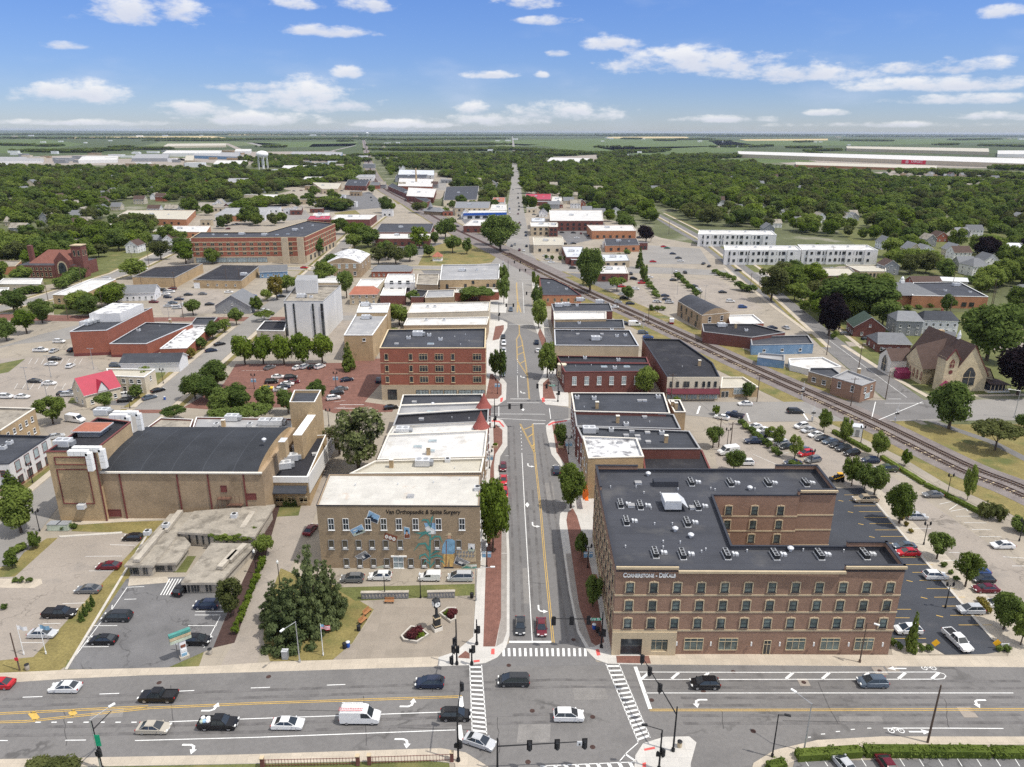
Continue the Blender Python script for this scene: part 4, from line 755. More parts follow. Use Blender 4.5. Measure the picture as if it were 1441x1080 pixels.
 pic('mural_picture',[('mural_blue',[(890,262),(985,262),(985,352),(922,352)]),('mural_white',[(895,300),(930,285),(980,320),(985,352),(922,352)])])
 pic('mural_picture',[('mural_sage',[(1190,595),(1313,590),(1313,652),(1195,645)]),('mural_teal',[(1190,625),(1230,605),(1270,620),(1313,610),(1313,652),(1195,645)]),('mural_white',[(1240,600),(1313,596),(1313,606),(1270,612)])])
 pic('mural_picture',[('mural_straw',[(1145,482),(1307,478),(1307,572),(1262,572),(1150,528)])]+[('mural_grey',[(1150+(k%6)*25,490+(k//6)*28),(1168+(k%6)*25,486+(k//6)*28),(1166+(k%6)*25,505+(k//6)*28),(1152+(k%6)*25,508+(k//6)*28)])for k in range(12)])
 def blade(pts,w):
  L,Rr=[],[]
  for i,(x,y)in enumerate(pts):
   p,q=pts[max(i-1,0)],pts[min(i+1,len(pts)-1)];dx,dy=q[0]-p[0],q[1]-p[1];l=math.hypot(dx,dy)or 1;t=i/(len(pts)-1);ww=w*math.sin(math.pi*(.15+.85*t));L.append((x-dy/l*ww,y+dx/l*ww));Rr.append((x+dy/l*ww,y-dx/l*ww))
  return L+Rr[::-1]
 bl_=[[(938,620),(937,500),(940,400),(945,300),(956,200)],[(937,620),(985,560),(1040,570),(1060,600)],[(938,560),(900,510),(860,525),(850,560)],[(940,520),(985,490),(1030,490)],[(938,480),(900,425),(850,430),(805,490)],[(942,400),(975,370),(1015,370),(1045,430)],[(942,370),(900,335),(855,345),(805,335)],[(945,300),(920,240),(885,235),(865,250)],[(946,260),(955,220),(965,205)],[(940,440),(915,460),(930,490)],[(940,590),(900,560),(880,600)],[(945,330),(880,350),(845,390)],[(940,540),(990,520),(1030,530),(1050,560)]]
 pic('mural_corn_plant',[('mural_teal',blade(p,9 if i else 7))for i,p in enumerate(bl_)])
 pic('mural_farmer',[('mural_ochre',[(1050,500),(1135,500),(1130,560),(1118,612),(1096,612),(1092,545),(1075,612),(1045,612),(1036,580)]),('mural_denim',[(1062,400),(1085,390),(1118,392),(1138,405),(1138,500),(1122,512),(1060,510),(1032,505),(1040,440)]),('mural_brown',[(1066,405),(1072,405),(1070,630),(1062,630)]),('mural_skin',[(1076,360),(1108,360),(1106,388),(1080,388)]),('mural_straw',[(1052,362),(1078,352),(1082,340),(1106,340),(1112,356),(1124,366),(1100,362)]),('mural_dark',[(1050,614),(1125,614),(1128,640),(1050,636)])])
 p0,p1=PV(X(585),Z(188),Y0),PV(X(1180),Z(188),Y0)
 text('Van Orthopaedic & Spine Surgery',r,local(r,(p0.x,Y0-.04,p0.z)),p1.x-p0.x,'mural_ink','sign_lettering',shear=.12,ext=.02,bold=.012,tall=1.2)
 return r
mural_building()
# --- row on the left of the main street
K='commercial building'
building('shop_building','low cream roofed shop building directly behind the white roofed mural building',K,[(492,667),(677,665),(681,645),(528,649)],10.5,'brick_tan','roof_cream',cop='stone_white',wins=[Wn(1,2,[1,5.5],1.3,2.2)],units=[(551,658,'chimney'),(630,650,'box'),(595,655,'rtu'),(640,660,'pipe')])
building('shop_building','white roofed shop building with skylights, beside the larger red turret',K,[(531,647),(682,643),(686,606),(546,612)],10.2,'brick_tan','roof_white',cop='stone_white',wins=[Wn(1,3,[1,5.5],1.3,2.2)],units=[(588,630,'skylight'),(609,622,'skylight'),(606,636,'skylight'),(603,640,'chimney'),(567,610,'rtu')])
r=building('shop_building','narrow white roofed shop with a red cone turret on its street corner',K,[(546,611.5),(686,606),(688,594),(553,600)],10.2,'brick_dark','roof_white',cop='stone_white',wins=[Wn(1,1,[1,5.5],1.3,2.2)],units=[(568,607,'box'),(609,609,'pipe')])
def turret(r,px,py,z0,zt,rad,lab):
 c=P(px,py,z0);b=MB();b.lathe([(rad+.35,z0),(rad*.66,z0+(zt-z0)*.35),(rad*.3,z0+(zt-z0)*.72),(.05,zt)],'turret_red',16);b.build('turret_roof',r,local(r,(c.x,c.y,0)))
 b=MB();b.lathe([(rad*.8,3.4),(rad,4.2),(rad,z0)],'brick_dark',14);t=b.build('turret',r,local(r,(c.x,c.y,0)))
 for k in range(4):a=-2.2+k*.75;link('window',win_mesh(.9,2,'sash'),t,(rad*math.cos(a),rad*math.sin(a),6),a+math.pi/2)
turret(r,677,601,10.3,14.9,1.95,'')
building('shop_building','black flat roofed shop building between the two red turrets',K,[(553,599.5),(687,593.5),(688,576),(559,584)],10.4,'brick_dark','roof_black',cop='trim_grey',wins=[Wn(1,2,[1,5.5],1.3,2.2)],units=[(593,591,'hatch'),(636,589,'pipe'),(606,581,'skylight'),(660,590,'pipe')])
r=building('shop_building','shop building with whitish grey stained roof behind the black roofed shop',K,[(559,583.5),(688,575.5),(682,567),(563,571)],10.2,'brick_dark','roof_grey',cop='stone_white',units=[(609,571,'fan')])
turret(r,681,573,10.3,14.6,1.95,'')
building('shop_building','slate grey roofed corner shop in front of the four storey red brick block',K,[(563,570.5),(681,566.5),(679,555),(567,556)],9.6,'brick_dark','roof_slate',cop='stone_white',units=[(583,567,'hatch')])
h=HZ(540,563,490)
building('brick_office_building','four storey red brick block with tan ground floor and cream bands by the main street','office building',[(534,490),(683,490),(684,462),(546,464)],h,'brick_red','roof_slate',cop='trim_cream',par=.8,bands=[(h*.275,.35,'stone_cream',.06),(h*.50,.28,'stone_cream',.06),(h*.71,.28,'stone_cream',.06),(.02,h*.275-.04,'stucco_tan',.04)],wins=[Wn(0,2,[h*.34,h*.55,h*.77],1.2,2.2,'plain','trim_cream',xs=[.06,.29]),Wn(0,3,[h*.34,h*.55,h*.77],2.8,2.2,'shop','trim_cream','glass_dark',xs=[.41,.56,.92]),Wn(0,1,[h*.34,h*.55,h*.77],1.2,2.2,'plain','trim_cream',xs=[.69]),Wn(0,5,[.9],4.2,2.6,'shop','trim_dark','glass_pale',xs=[.39,.53,.66,.8,.93]),Wn(0,1,[.1],3.0,3.6,'shop','trim_dark',xs=[.1],name='entrance'),Wn(1,5,[h*.34,h*.55,h*.77],1.6,2.0,'shop','trim_cream')],units=[(588,473,'rtu'),(640,475,'pipe'),(655,472,'pipe'),(620,479,'box'),(606,485,'skylight'),(558,485,'hatch'),(660,481,'pipe'),(648,486,'pipe'),(575,477,'box'),(604,473,'box')])
building('shop_building','long low white roofed shop behind the four storey red brick block',K,[(568,458),(685,457),(688,446),(573,448)],7,'brick_tan','roof_white',cop='stone_white',units=[(600,452,'box'),(625,452,'box')])
building('shop_building','long cream walled shop with a pale parapet and side yard trees',K,[(573,441),(688,438),(690,425),(580,427)],8,'stucco_cream','roof_white',cop='stucco_cream',units=[(602,433,'box'),(612,433,'box')],wins=[Wn(0,1,[4.5],1.6,1.2,'plain',xs=[.08])])
building('brick_office_building','yellow brick two storey building with a low shed front by the park',K,[(619,394),(702,393),(703,372),(622,373)],HZ(622,418,394),'brick_buff','roof_grey',cop='trim_white',wins=[Wn(0,2,[4.6],1.4,2.2,'sash','trim_dark',xs=[.12,.43]),Wn(0,2,[4.6],1.4,2.2,'sash','trim_dark',xs=[.81,.92]),Wn(0,2,[4.0,7.0],1.4,1.6,'sash','trim_dark',xs=[.56,.57],skip=[1])],units=[(650,382,'rtu'),(671,381,'box')])
building('shop_building','tan low shop with a white and red front, under the yellow brick building',K,[(618,405),(700,405),(701,395),(620,396)],5,'brick_tan','roof_black',cop='stone_white',wins=[Wn(0,2,[1.5],5,2.4,'shop','trim_dark',xs=[.32,.62])])
building('shop_building','small red brick shop behind the trees on the main street',K,[(640,412),(702,411),(703,406),(642,407)],4.5,'brick_red','roof_white',cop='stone_white')
building('office_building','small white three storey building with square black windows',K,[(541,398),(584,398),(583,386),(546,386)],HZ(545,418,398),'stucco_white','roof_white',cop='trim_white',wins=[Wn(0,3,[3.2,7],1.8,1.8,'bare','trim_dark',m=(.1,.1)),Wn(1,2,[7],1.6,1.6,'bare','trim_dark')])
building('shop_building','low white roofed annex in front of the small white three storey building',K,[(535,416),(570,416),(572,404),(540,405)],5,'brick_dark','roof_white',cop='trim_white')
building('shop_building','low grey roofed shop right of the white three storey building',K,[(598,419),(638,418),(640,408),(602,409)],6,'brick_tan','roof_grey',cop='stone_white',wins=[Wn(0,2,[1.2],1.8,2)])
building('shop_building','small dark tarred roof shop left of the grey roofed shop',K,[(578,418),(596,418),(603,409),(586,408)],5,'brick_dark','roof_black',cop='trim_grey')
building('shop_building','old tan brick shop right behind the white three storey building',K,[(586,400),(616,401),(618,386),(588,386)],8,'brick_tan','roof_stain',cop='stone_white')
h=HZ(486,506,470)
building('brick_office_building','yellow stucco building with a white roof stepped in two levels, right of the white office tower',K,[(484,472),(524,472),(546,441),(502,441)],h,'brick_buff','roof_grey',cop='trim_white',wins=[Wn(0,1,[h-2.4],1.2,1.2,'plain',xs=[.7])],units=[(515,449,'rtu'),(493,468,'pipe')])
building('brick_office_building','rear yellow building with white roof and a roof plant, behind the stepped one',K,[(502,440),(545,440),(549,427),(506,428)],h+1,'brick_buff','roof_white',cop='trim_white',units=[(522,435,'box'),(514,431,'rtu')])
# --- white office tower
h=HZ(402,476,424)
r=building('office_tower','tall windowless white office tower with dark vertical strips and a roof penthouse','office tower',[(399,424),(455,424),(479.5,402),(416,403)],h,'panel_white','roof_stain',cop='trim_grey',cw=.3,units=[(424,419,'rtu'),(438,419,'box'),(413,419,'pipe')])
a,b2=P(399,424,h),P(455,424,h)
for t0,t1 in((.005,.05),(.225,.265),(.705,.75),(.92,.985)):
 for k in range(4):z0=1+k*(h-2)/4;MB().box(local(r,(a.x+(b2.x-a.x)*(t0+t1)/2,a.y-.06,z0+(h-2)/8)),((b2.x-a.x)*(t1-t0),.16,(h-2)/4-.12),'glass_dark').build('window',r)
q=[P(416.5,412,h+0),P(447,412,h),P(448,404,h),P(420,404,h)];b=MB();b.prism([local(r,p)[:2]for p in q],h-.4,h+5.5,'panel_white','roof_grey');b.build('penthouse',r)
building('podium','low dark podium with open pergola left of the white office tower',K,[(361,465),(400,466),(404,452),(372,452)],4.5,'concrete_old','roof_black',cop='trim_white')
# --- right row behind the apartment block
SA=dict(w=1.2,h=2.2)
building('shop_building','tan brick shop with patched white roof directly behind the apartment block',K,[(828,645),(906,643),(896,617),(820,614)],11,'brick_buff','roof_patchy',cop='stone_white',wins=[Wn(3,3,[1,6],1.2,2.2)],units=[(872,624,'hatch')])
building('shop_building','flat black roofed workshop with a tan chimney, beside the patched white roof',K,[(907,661),(1000,661),(988,634),(903,631)],6.5,'brick_tan','roof_black',cop='trim_red',par=.3)
building('shop_building','wide shop with dark roof dotted with white vents behind the patched white roof',K,[(826,632),(986,632),(970,607),(812,601)],9,'brick_dark','roof_dark',cop='trim_grey',wins=[Wn(3,3,[1,5],1.2,2.2)],units=[(829,609,'rtu'),(860,607,'box'),(889,608,'hatch'),(911,610,'hatch'),(931,611,'box'),(912,623,'hatch'),(937,623,'chimney'),(881,614,'hatch'),(897,615,'hatch'),(898,620,'hatch')])
building('shop_building','shop with plain slate grey roof and a small red vent, third behind the apartment block',K,[(811,600),(958,604),(948,583.5),(808,579.5)],9.2,'brick_dark','roof_slate',cop='trim_grey',wins=[Wn(3,3,[1,5],1.2,2.2)],units=[(869,595,'chimney'),(881,599,'box'),(907,588,'hatch'),(920,584,'hatch'),(914,595,'pipe')])
building('shop_building','dark roofed corner building at the street crossing, right of the brick red front',K,[(808,579),(943,582),(934,553.5),(804,553)],9.6,'brick_dark','roof_dark',cop='stone_white',wins=[Wn(3,4,[1,5.6],1.2,2.2),Wn(2,10,[5.5],1.1,1.8)],units=[(812,561,'box'),(836,562,'box'),(840,575,'chimney'),(900,565,'hatch'),(907,565,'hatch'),(926,560,'box'),(822,574,'pipe')])
building('shop_building','narrow annex with two chimneys at the rear of the dark roofed corner building',K,[(949,580),(965,580),(957,563),(940,563)],8.4,'brick_buff','roof_dark',cop='stone_white',units=[(946,574,'chimney'),(951,576,'chimney')])
h=HZ(800,552,523)
r=building('brick_commercial_building','dark red brick corner building with white arched windows and a white corner bay',K,[(795,524),(917,523),(914,512),(788,511)],h,'brick_dark','roof_dark',cop='trim_red',wins=[Wn(0,6,[h*.38],1.5,3.0,'cross','trim_white','glass_pale',m=(.04,.1)),Wn(3,2,[h*.38],1.4,2.6)],units=[(810,516,'pipe'),(850,517,'skylight'),(832,515,'pipe'),(882,517,'skylight'),(865,519,'box'),(900,514,'pipe')])
c=P(790,541);b=MB();b.lathe([(.8,2.6),(1.5,3.4),(1.5,h-.3),(1.7,h-.2),(1.7,h+.1)],'stucco_cream',8);t=b.build('corner_bay',r,local(r,c))
for k in range(4):a=-2.4+k*.7;link('window',win_mesh(.8,2,'sash','trim_cream'),t,(1.42*math.cos(a),1.42*math.sin(a),h*.42),a+math.pi/2)
building('shop_building','long narrow black roof right behind the dark red brick corner building',K,[(788,510),(913,511),(910,503),(783,501)],h,'brick_dark','roof_black',cop='trim_red',units=[(823,505,'box'),(870,508,'box'),(800,504,'pipe')])
h=HZ(800,512,486)
building('shop_building','long grey roofed building with a bare tan brick side wall on the main street',K,[(781,486),(899,487),(886,465),(780,464)],h,'stucco_tan','roof_slate',cop='metal_light',units=[(806,466,'hatch'),(813,471,'hatch'),(847,471,'hatch'),(868,474,'box'),(838,479,'rtu'),(861,466,'box'),(880,473,'box')])
building('shop_building','shop with dark grey roof and brick rear, second behind the tan side wall',K,[(780,462),(879,462),(877,450),(780,451)],7.5,'brick_tan','roof_dark',cop='trim_grey',units=[(815,456,'box')])
building('shop_building','shop with a bright white roof on the right of the main street',K,[(780,450),(853,449),(853,439),(779,439)],8,'brick_buff','roof_white',cop='stone_white')
building('shop_building','shop with grey roof and several white air units left of the railway',K,[(779,438),(862,438),(858,427),(776,428)],8,'brick_dark','roof_slate',cop='trim_grey',units=[(786,432,'rtu'),(796,431,'rtu'),(812,431,'box'),(843,427,'rtu'),(816,424,'rtu')])
h=HZ(766,430,415)
building('brick_commercial_building','orange brick wedge shaped building beside the railway crossing',K,[(763,416),(818,416),(800,403),(779,393),(759,391)],h,'brick_orange','roof_dark',cop='trim_red',wins=[Wn(0,5,[h*.4],1.2,1.9,'sash','trim_cream')],units=[(785,405,'pipe'),(797,408,'box'),(772,399,'hatch')])
h=HZ(945,563,531)
r=building('brick_warehouse','large black roofed brick building with a cream front and maroon awning by the tracks','warehouse',[(939,531),(1013,531),(1003,511),(988,500),(956,478),(904,477)],h,'brick_dark','roof_black',cop='trim_dark',units=[(960,517,'pipe'),(984,515,'chimney')])
a,b2=P(939,531,h),P(1013,531,h);d=b2-a;L_=d.length;rz=math.atan2(d.y,d.x)
MB().box((0,0,h/2+.1),(L_,.3,h-.1),'stucco_cream').build('front_wall',r,local(r,(*((a+b2)/2+Vector((0,-.18,0)))[:2],0)),rz)
MB().prism([(-L_/2,-1.8),(L_/2,-1.8),(L_/2,0),(-L_/2,0)],h*.33,h*.36,'awning_maroon',bottom=True).poly([(-L_/2,-1.8,h*.36),(L_/2,-1.8,h*.36),(L_/2,0,h*.52),(-L_/2,0,h*.52)],'awning_maroon').build('awning',r,local(r,(*((a+b2)/2+Vector((0,-.34,0)))[:2],0)),rz)
for t in(.08,.2,.34,.4,.56,.7,.8,.92):q=a+d*t;link('window',win_mesh(.9,1.8,'sash','trim_dark'),r,local(r,(q.x,q.y-.35,h*.6)),rz)
for t in(.1,.3,.5,.72,.9):q=a+d*t;link('shop_window',win_mesh(3.2,2.1,'shop','trim_cream','glass_pale'),r,local(r,(q.x,q.y-.35,.4)),rz)
h=HZ(1016,561,547)
building('shop_building','low tan brick annex with pale roof beside the cream front and maroon awning',K,[(1014,546),(1068,545),(1046,531),(1016,531)],h,'brick_buff','roof_cream',cop='stone_white',wins=[Wn(0,1,[1.2],4,2.2,'shop','trim_white','glass_pale',xs=[.5]),Wn(0,2,[.1],1.1,2.2,'bare',xs=[.08,.18],name='door')])
# --- west side: theatre with stage tower and curved roof
def theatre():
 h=HZ(85,735,637)
 r=building('theatre','big tan brick theatre with stage tower, curved dark roof and white roof ducts','theatre',[(64.5,636),(131,636),(184,594),(137,588)],h,'brick_buff','roof_black',cop='trim_red',par=.8,units=[(90,628,'rtu'),(145,584,'rtu')])
 q=P(131,606,h);b=MB();b.box((0,0,1.6),(7,6,.25),'metal_light');b.box((0,0,.7),(5,4.4,1.4),'metal_grey');i=len(b.v);b.v+=[(-3.4,-2.9,1.73),(3.4,-2.9,1.73),(3.4,2.9,1.73),(-3.4,2.9,1.73),(-1.5,0,2.1),(1.5,0,2.1)]
 for f in([i,i+1,i+5,i+4],[i+1,i+2,i+5],[i+2,i+3,i+4,i+5],[i+3,i,i+4]):b.f.append(f);b.m.append(b.mi('tile_orange'))
 b.build('stage_ventilator',r,local(r,(q.x,q.y,h-.8)))
 # auditorium
 he=HZ(200,729,664);A,B,=P(131,668,he),P(371,663,he);y0=(A.y+B.y)/2;y1=y0+27;x0,x1=A.x,B.x;n=12;b=MB();w=MB()
 prof=[(y0+(y1-y0)*k/n,he+2.2*math.sin(math.pi*k/n)**.6)for k in range(n+1)]
 hip=7.
 for k in range(n):
  (ya,za),(yb,zb)=prof[k],prof[k+1]
  b.poly([local(r,p)for p in((x0,ya,za),(x1-hip*.15,ya,za),(x1-hip*.15,yb,zb),(x0,yb,zb))],'roof_blue_dark')
 xe=x1-hip*.15
 b.poly([local(r,(xe,y,z))for y,z in prof],'brick_buff')
 b.build('curved_roof',r)
 w.prism([local(r,p)[:2]for p in((x0,y0),(x1,y0),(x1,y1),(x0,y1))],0,he,'brick_tan');w.build('auditorium_wall',r)
 MB().box(local(r,((x0+x1)/2,y0-.12,he+.05)),(x1-x0,.5,.35),'stone_white').build('coping',r)
 FOOT.append([(x0,y0),(x1,y0),(x1,y1),(x0,y1)])
 for zx in(172,252,295,345):q=PV(zx,690,y0);MB().box(local(r,(q.x,y0-.1,he/2)),(.3,.2,he),'trim_red').build('downpipe',r)
 q=PV(133,690,y0);MB().box(local(r,(P(131,636,h).x+.1,y0-1.2,h/2)),(.25,.25,h),'trim_red').build('downpipe',r)
 for(zx,zy,w_,h_)in((161,722,3.2,1.8),(354,699,2.2,1.6),(315,688,1.4,1.6)):
  q=PV(zx,zy,y0);link('loading_door',win_mesh(w_,h_,'bare','trim_red','trim_red'),r,local(r,(q.x,y0,max(q.z-h_/2,.05))))
 b=MB();q=PV(317,700,y0);b.box((0,-.6,0),(3,1.2,.15),'metal_rust');b.box((2.2,-.6,-1.6),(3.6,1.0,.15),'metal_rust')
 for k in range(6):b.tube((-1.4+k,-1.1,-3.5),(-1.4+k,-1.1,1),.05,.05,'metal_rust',4)
 b.build('fire_escape',r,local(r,(q.x,y0,q.z)))
 # framed brick panels of the stage tower front
 a,c=P(64.5,636,h),P(131,636,h);yy=a.y-.06;b=MB()
 for z0,z1 in((h-3.2,h-1.2),(4.5,h-4.2)):
  for(xa,xb,za,zb)in((a.x+1.5,c.x-1.8,z0,z0+.2),(a.x+1.5,c.x-1.8,z1-.2,z1),(a.x+1.5,a.x+1.7,z0+.2,z1-.2),(c.x-2.0,c.x-1.8,z0+.2,z1-.2)):b.box(local(r,((xa+xb)/2,yy,(za+zb)/2)),(xb-xa,.16,zb-za),'trim_red')
 b.build('brick_panel',r)
 q=PV(117,711,a.y);MB().box((0,-.6,0),(1.6,1.2,1.1),'metal_light').build('condenser_unit',r,local(r,(q.x,a.y,q.z)))
 # white ducts from the roof units down to the auditorium roof
 def duct(pts,w=1.3):
  b=MB();V_=[Vector(p)for p in pts]
  for p,q in zip(V_[:-1],V_[1:]):
   d=q-p;L=d.length;nseg=max(1,int(L/1.4))
   for k in range(nseg):
    m0,m1=p+d*(k/nseg),p+d*((k+.94)/nseg);s0=local(r,m0);s1=local(r,m1);b.tube(s0,s1,w*.62,w*.62,'trim_white',4)
  b.build('roof_duct',r)
 for ux,uy,ex in((103,632,143),(160,582,195)):
  p=P(ux,uy,h+.6);q=P(ex,uy,h+.6);duct([p,(q.x,p.y,h+.6),(q.x,p.y,he+1.6)]);duct([(p.x,p.y-1.8,h+.5),(q.x-1.9,p.y-1.8,h+.5),(q.x-1.9,p.y-1.8,he+1.8)])
  # front house and tall facade block to the right
 hl=HZ(383,712,671);q=[P(x,y,hl)for x,y in((381,671),(433,671),(459,612),(404,615))]
 def sub(nm,pts,hh,wall,roof,par=.8,cop='trim_white'):
  l=ccw([local(r,p)[:2]for p in pts]);inn=offset(l,.3);b=MB();k_=len(l);FOOT.append([tuple(p[:2])for p in pts])
  for i in range(k_):
   j=(i+1)%k_;b.poly([(*l[i],0),(*l[j],0),(*l[j],hh),(*l[i],hh)],wall);b.poly([(*inn[j],hh-par),(*inn[i],hh-par),(*inn[i],hh),(*inn[j],hh)],wall);b.poly([(*l[i],hh+.01),(*l[j],hh+.01),(*inn[j],hh+.01),(*inn[i],hh+.01)],cop)
  b.poly([(*p,hh-par)for p in inn],roof);return b.build(nm,r)
 lo=sub('front_house',q,hl,'brick_buff','roof_black')
 a,c=q[0],q[1];MB().box(local(r,((a.x+c.x)/2,a.y-.1,hl-.7)),(c.x-a.x+.1,.25,1.5),'trim_white').build('white_fascia',r)
 MB().box(local(r,(c.x+.1,(c.y+q[2].y)/2,hl-2.2)),(.25,abs(q[2].y-c.y),4.4),'panel_white').build('white_fascia',r)
 b=MB();xm=(a.x+c.x)/2;ww=(c.x-a.x)*.46;b.poly([local(r,p)for p in((xm-ww,a.y-1.6,hl-3.6),(xm+ww,a.y-1.6,hl-3.6),(xm+ww,a.y-.05,hl-2.3),(xm-ww,a.y-.05,hl-2.3))],'roof_dark');b.box(local(r,(xm,a.y-.85,hl-3.7)),(2*ww,1.5,.12),'roof_dark');b.build('canopy',r)
 for t in(.12,.45,.78):
  for z in(.8,hl-6.6):link('window',win_mesh(1.9,1.5,'shop','trim_cream'),r,local(r,(a.x+(c.x-a.x)*(t+.05),a.y,max(z,.4))))
 for ux,uy,kk in((400,659,'rtu'),(410,648,'rtu'),(421,634,'rtu'),(440,655,'pipe'),(443,640,'hatch'),(430,625,'box')):p=P(ux,uy,hl-.8);link(UN[kk],unit_mesh(kk),r,local(r,p),.3)
 hf=17;q=[P(x,y,hf)for x,y in((407,566),(443,566),(452,549),(414,549))];sub('facade_tower',q,hf,'brick_buff','roof_dark')
 c2=q[1];d2=q[2]
 b=MB();b.prism([local(r,p)[:2]for p in((c2.x-2.2,c2.y-14),(c2.x,c2.y-14),(c2.x,c2.y-.05),(c2.x-2.2,c2.y-.05))],0,13.4,'brick_buff','trim_white');b.build('side_wall',r)
 h2=9.5;sub('rear_hall',[P(x,y,h2)for x,y in((268,611),(410,611),(412,589),(276,587))],h2,'brick_dark','roof_grey',.5)
 sub('rear_hall',[P(x,y,h2-1.5)for x,y in((196,609),(265,610),(272,590),(226,588))],h2-1.5,'brick_dark','roof_stain',.5)
 for ux,uy,kk in((327,592,'rtu'),(305,600,'box'),(315,601,'chimney'),(352,600,'box'),(374,598,'rtu'),(390,598,'rtu')):p=P(ux,uy,h2-.5);link(UN[kk],unit_mesh(kk),r,local(r,p))
 p=P(399,627,he+3);MB().box((0,0,1),(1.6,2.6,4),'brick_buff',mtop='metal_light').build('chimney',r,local(r,(p.x,p.y,he+1.4)))
 p=P(372,623,he+3);link('roof_fan',unit_mesh('fan'),r,local(r,(p.x,p.y,he+3.2)))
theatre()
def unit_vine(i):
 k='vine%d'%i
 if k not in UM:
  rs=np.random.default_rng(i);v=leaves(rs,rs.uniform(-.4,.4,(5,3)),rs.uniform(.15,.3,5),120,.22);me=bpy.data.meshes.new('vine');me.from_pydata(v.tolist(),[],np.arange(480).reshape(-1,4).tolist());me.materials.append(MATS['leaf_mid']);UM[k]=me
 return UM[k]
 # --- low concrete medical office with ribbed flat roofs
def flat(name,r,px,h,wall,roof,th=.5,posts=True):
 w=ccw([tuple(P(x,y,h)[:2])for x,y in px]);FOOT.append(w);l=[local(r,(*p,0))[:2]for p in w];b=MB();b.prism(offset(l,-.25),h-th,h,wall,roof,True);b.build('roof',r)
 b=MB();b.prism(offset(l,.35),0,h-th-.01,'concrete_old');return b.build('wall',r),l
r=empty('concrete_office',P(265,800));tag(r,'low weathered concrete office with ribbed flat roofs, vines and a small planted court','office building')
hc=HZ(180,812,795)
for q,h_ in(([(177,795),(214,795),(273,721),(240,724)],hc),([(215.5,792),(247,792),(266.5,766),(251,748.5)],hc-.5),([(252,748),(357,755),(385,711),(274,720)],hc+.7),([(257,819.5),(308,819),(357,766),(298,765)],hc-.1)):
 wl,l=flat('roof',r,q,h_,'concrete_old','roof_stain')
 e,f=Vector(l[0]),Vector(l[1])
 for t in(.12,.22,.3,.38,.62,.72):p=e.lerp(f,t);MB().box((p.x+.0,p.y+.24,h_*.5),(.28,.22,h_*.7),'glass_dark').build('window',r)
for q in([(232,748),(254,720)],[(192,790),(236,738)],[(322,790),(345,767)],[(309,800),(331,776)],[(341,745),(356,722)]):
 b=MB();a,c=P(*q[0],hc+.4),P(*q[1],hc+.4);d=c-a;m_=(a+c)/2;b.box((0,0,0),(d.length,1.2,.7),'concrete_old',math.atan2(d.y,d.x));b.build('roof_beam',r,local(r,(m_.x,m_.y,hc+.45)))
for i in range(9):p=P(302+i*6.5+(0 if i<8 else 8),757 if i<8 else 745,hc+.3);o=link('vine',unit_vine(i%3),r,local(r,p));o.scale=(2.2,1.2,1.3)
for x,y in((208,752),(234,742),(330,728)):p=P(x,y,hc+.7);link('air_conditioner',unit_mesh('box'),r,local(r,p))
# --- far left foreground
building('apartment_house','yellow brick two storey building with stained grey roof at the left edge',K,[(-70,606),(1,606),(49,575),(-20,573)],8,'brick_buff','roof_stain',cop='stone_white',wins=[Wn(1,5,[1.2,4.8],1.2,1.6)])
h=7.5
building('shop_building','dark roofed building with white wall and brick red panels at the left edge',K,[(-70,655),(12,653),(70,614),(-20,612)],h,'stucco_white','roof_dark',cop='trim_dark',wins=[Wn(1,4,[4.4],2.0,2.6,'plain','trim_red','glass_pale'),Wn(1,4,[.8],2.0,2.2,'plain','trim_red','glass_dark'),Wn(0,6,[4.2],1.2,1.6,fr='trim_red')],units=[(5,632,'box'),(14,625,'box')],bands=[(.02,.8,'brick_buff',.05)])
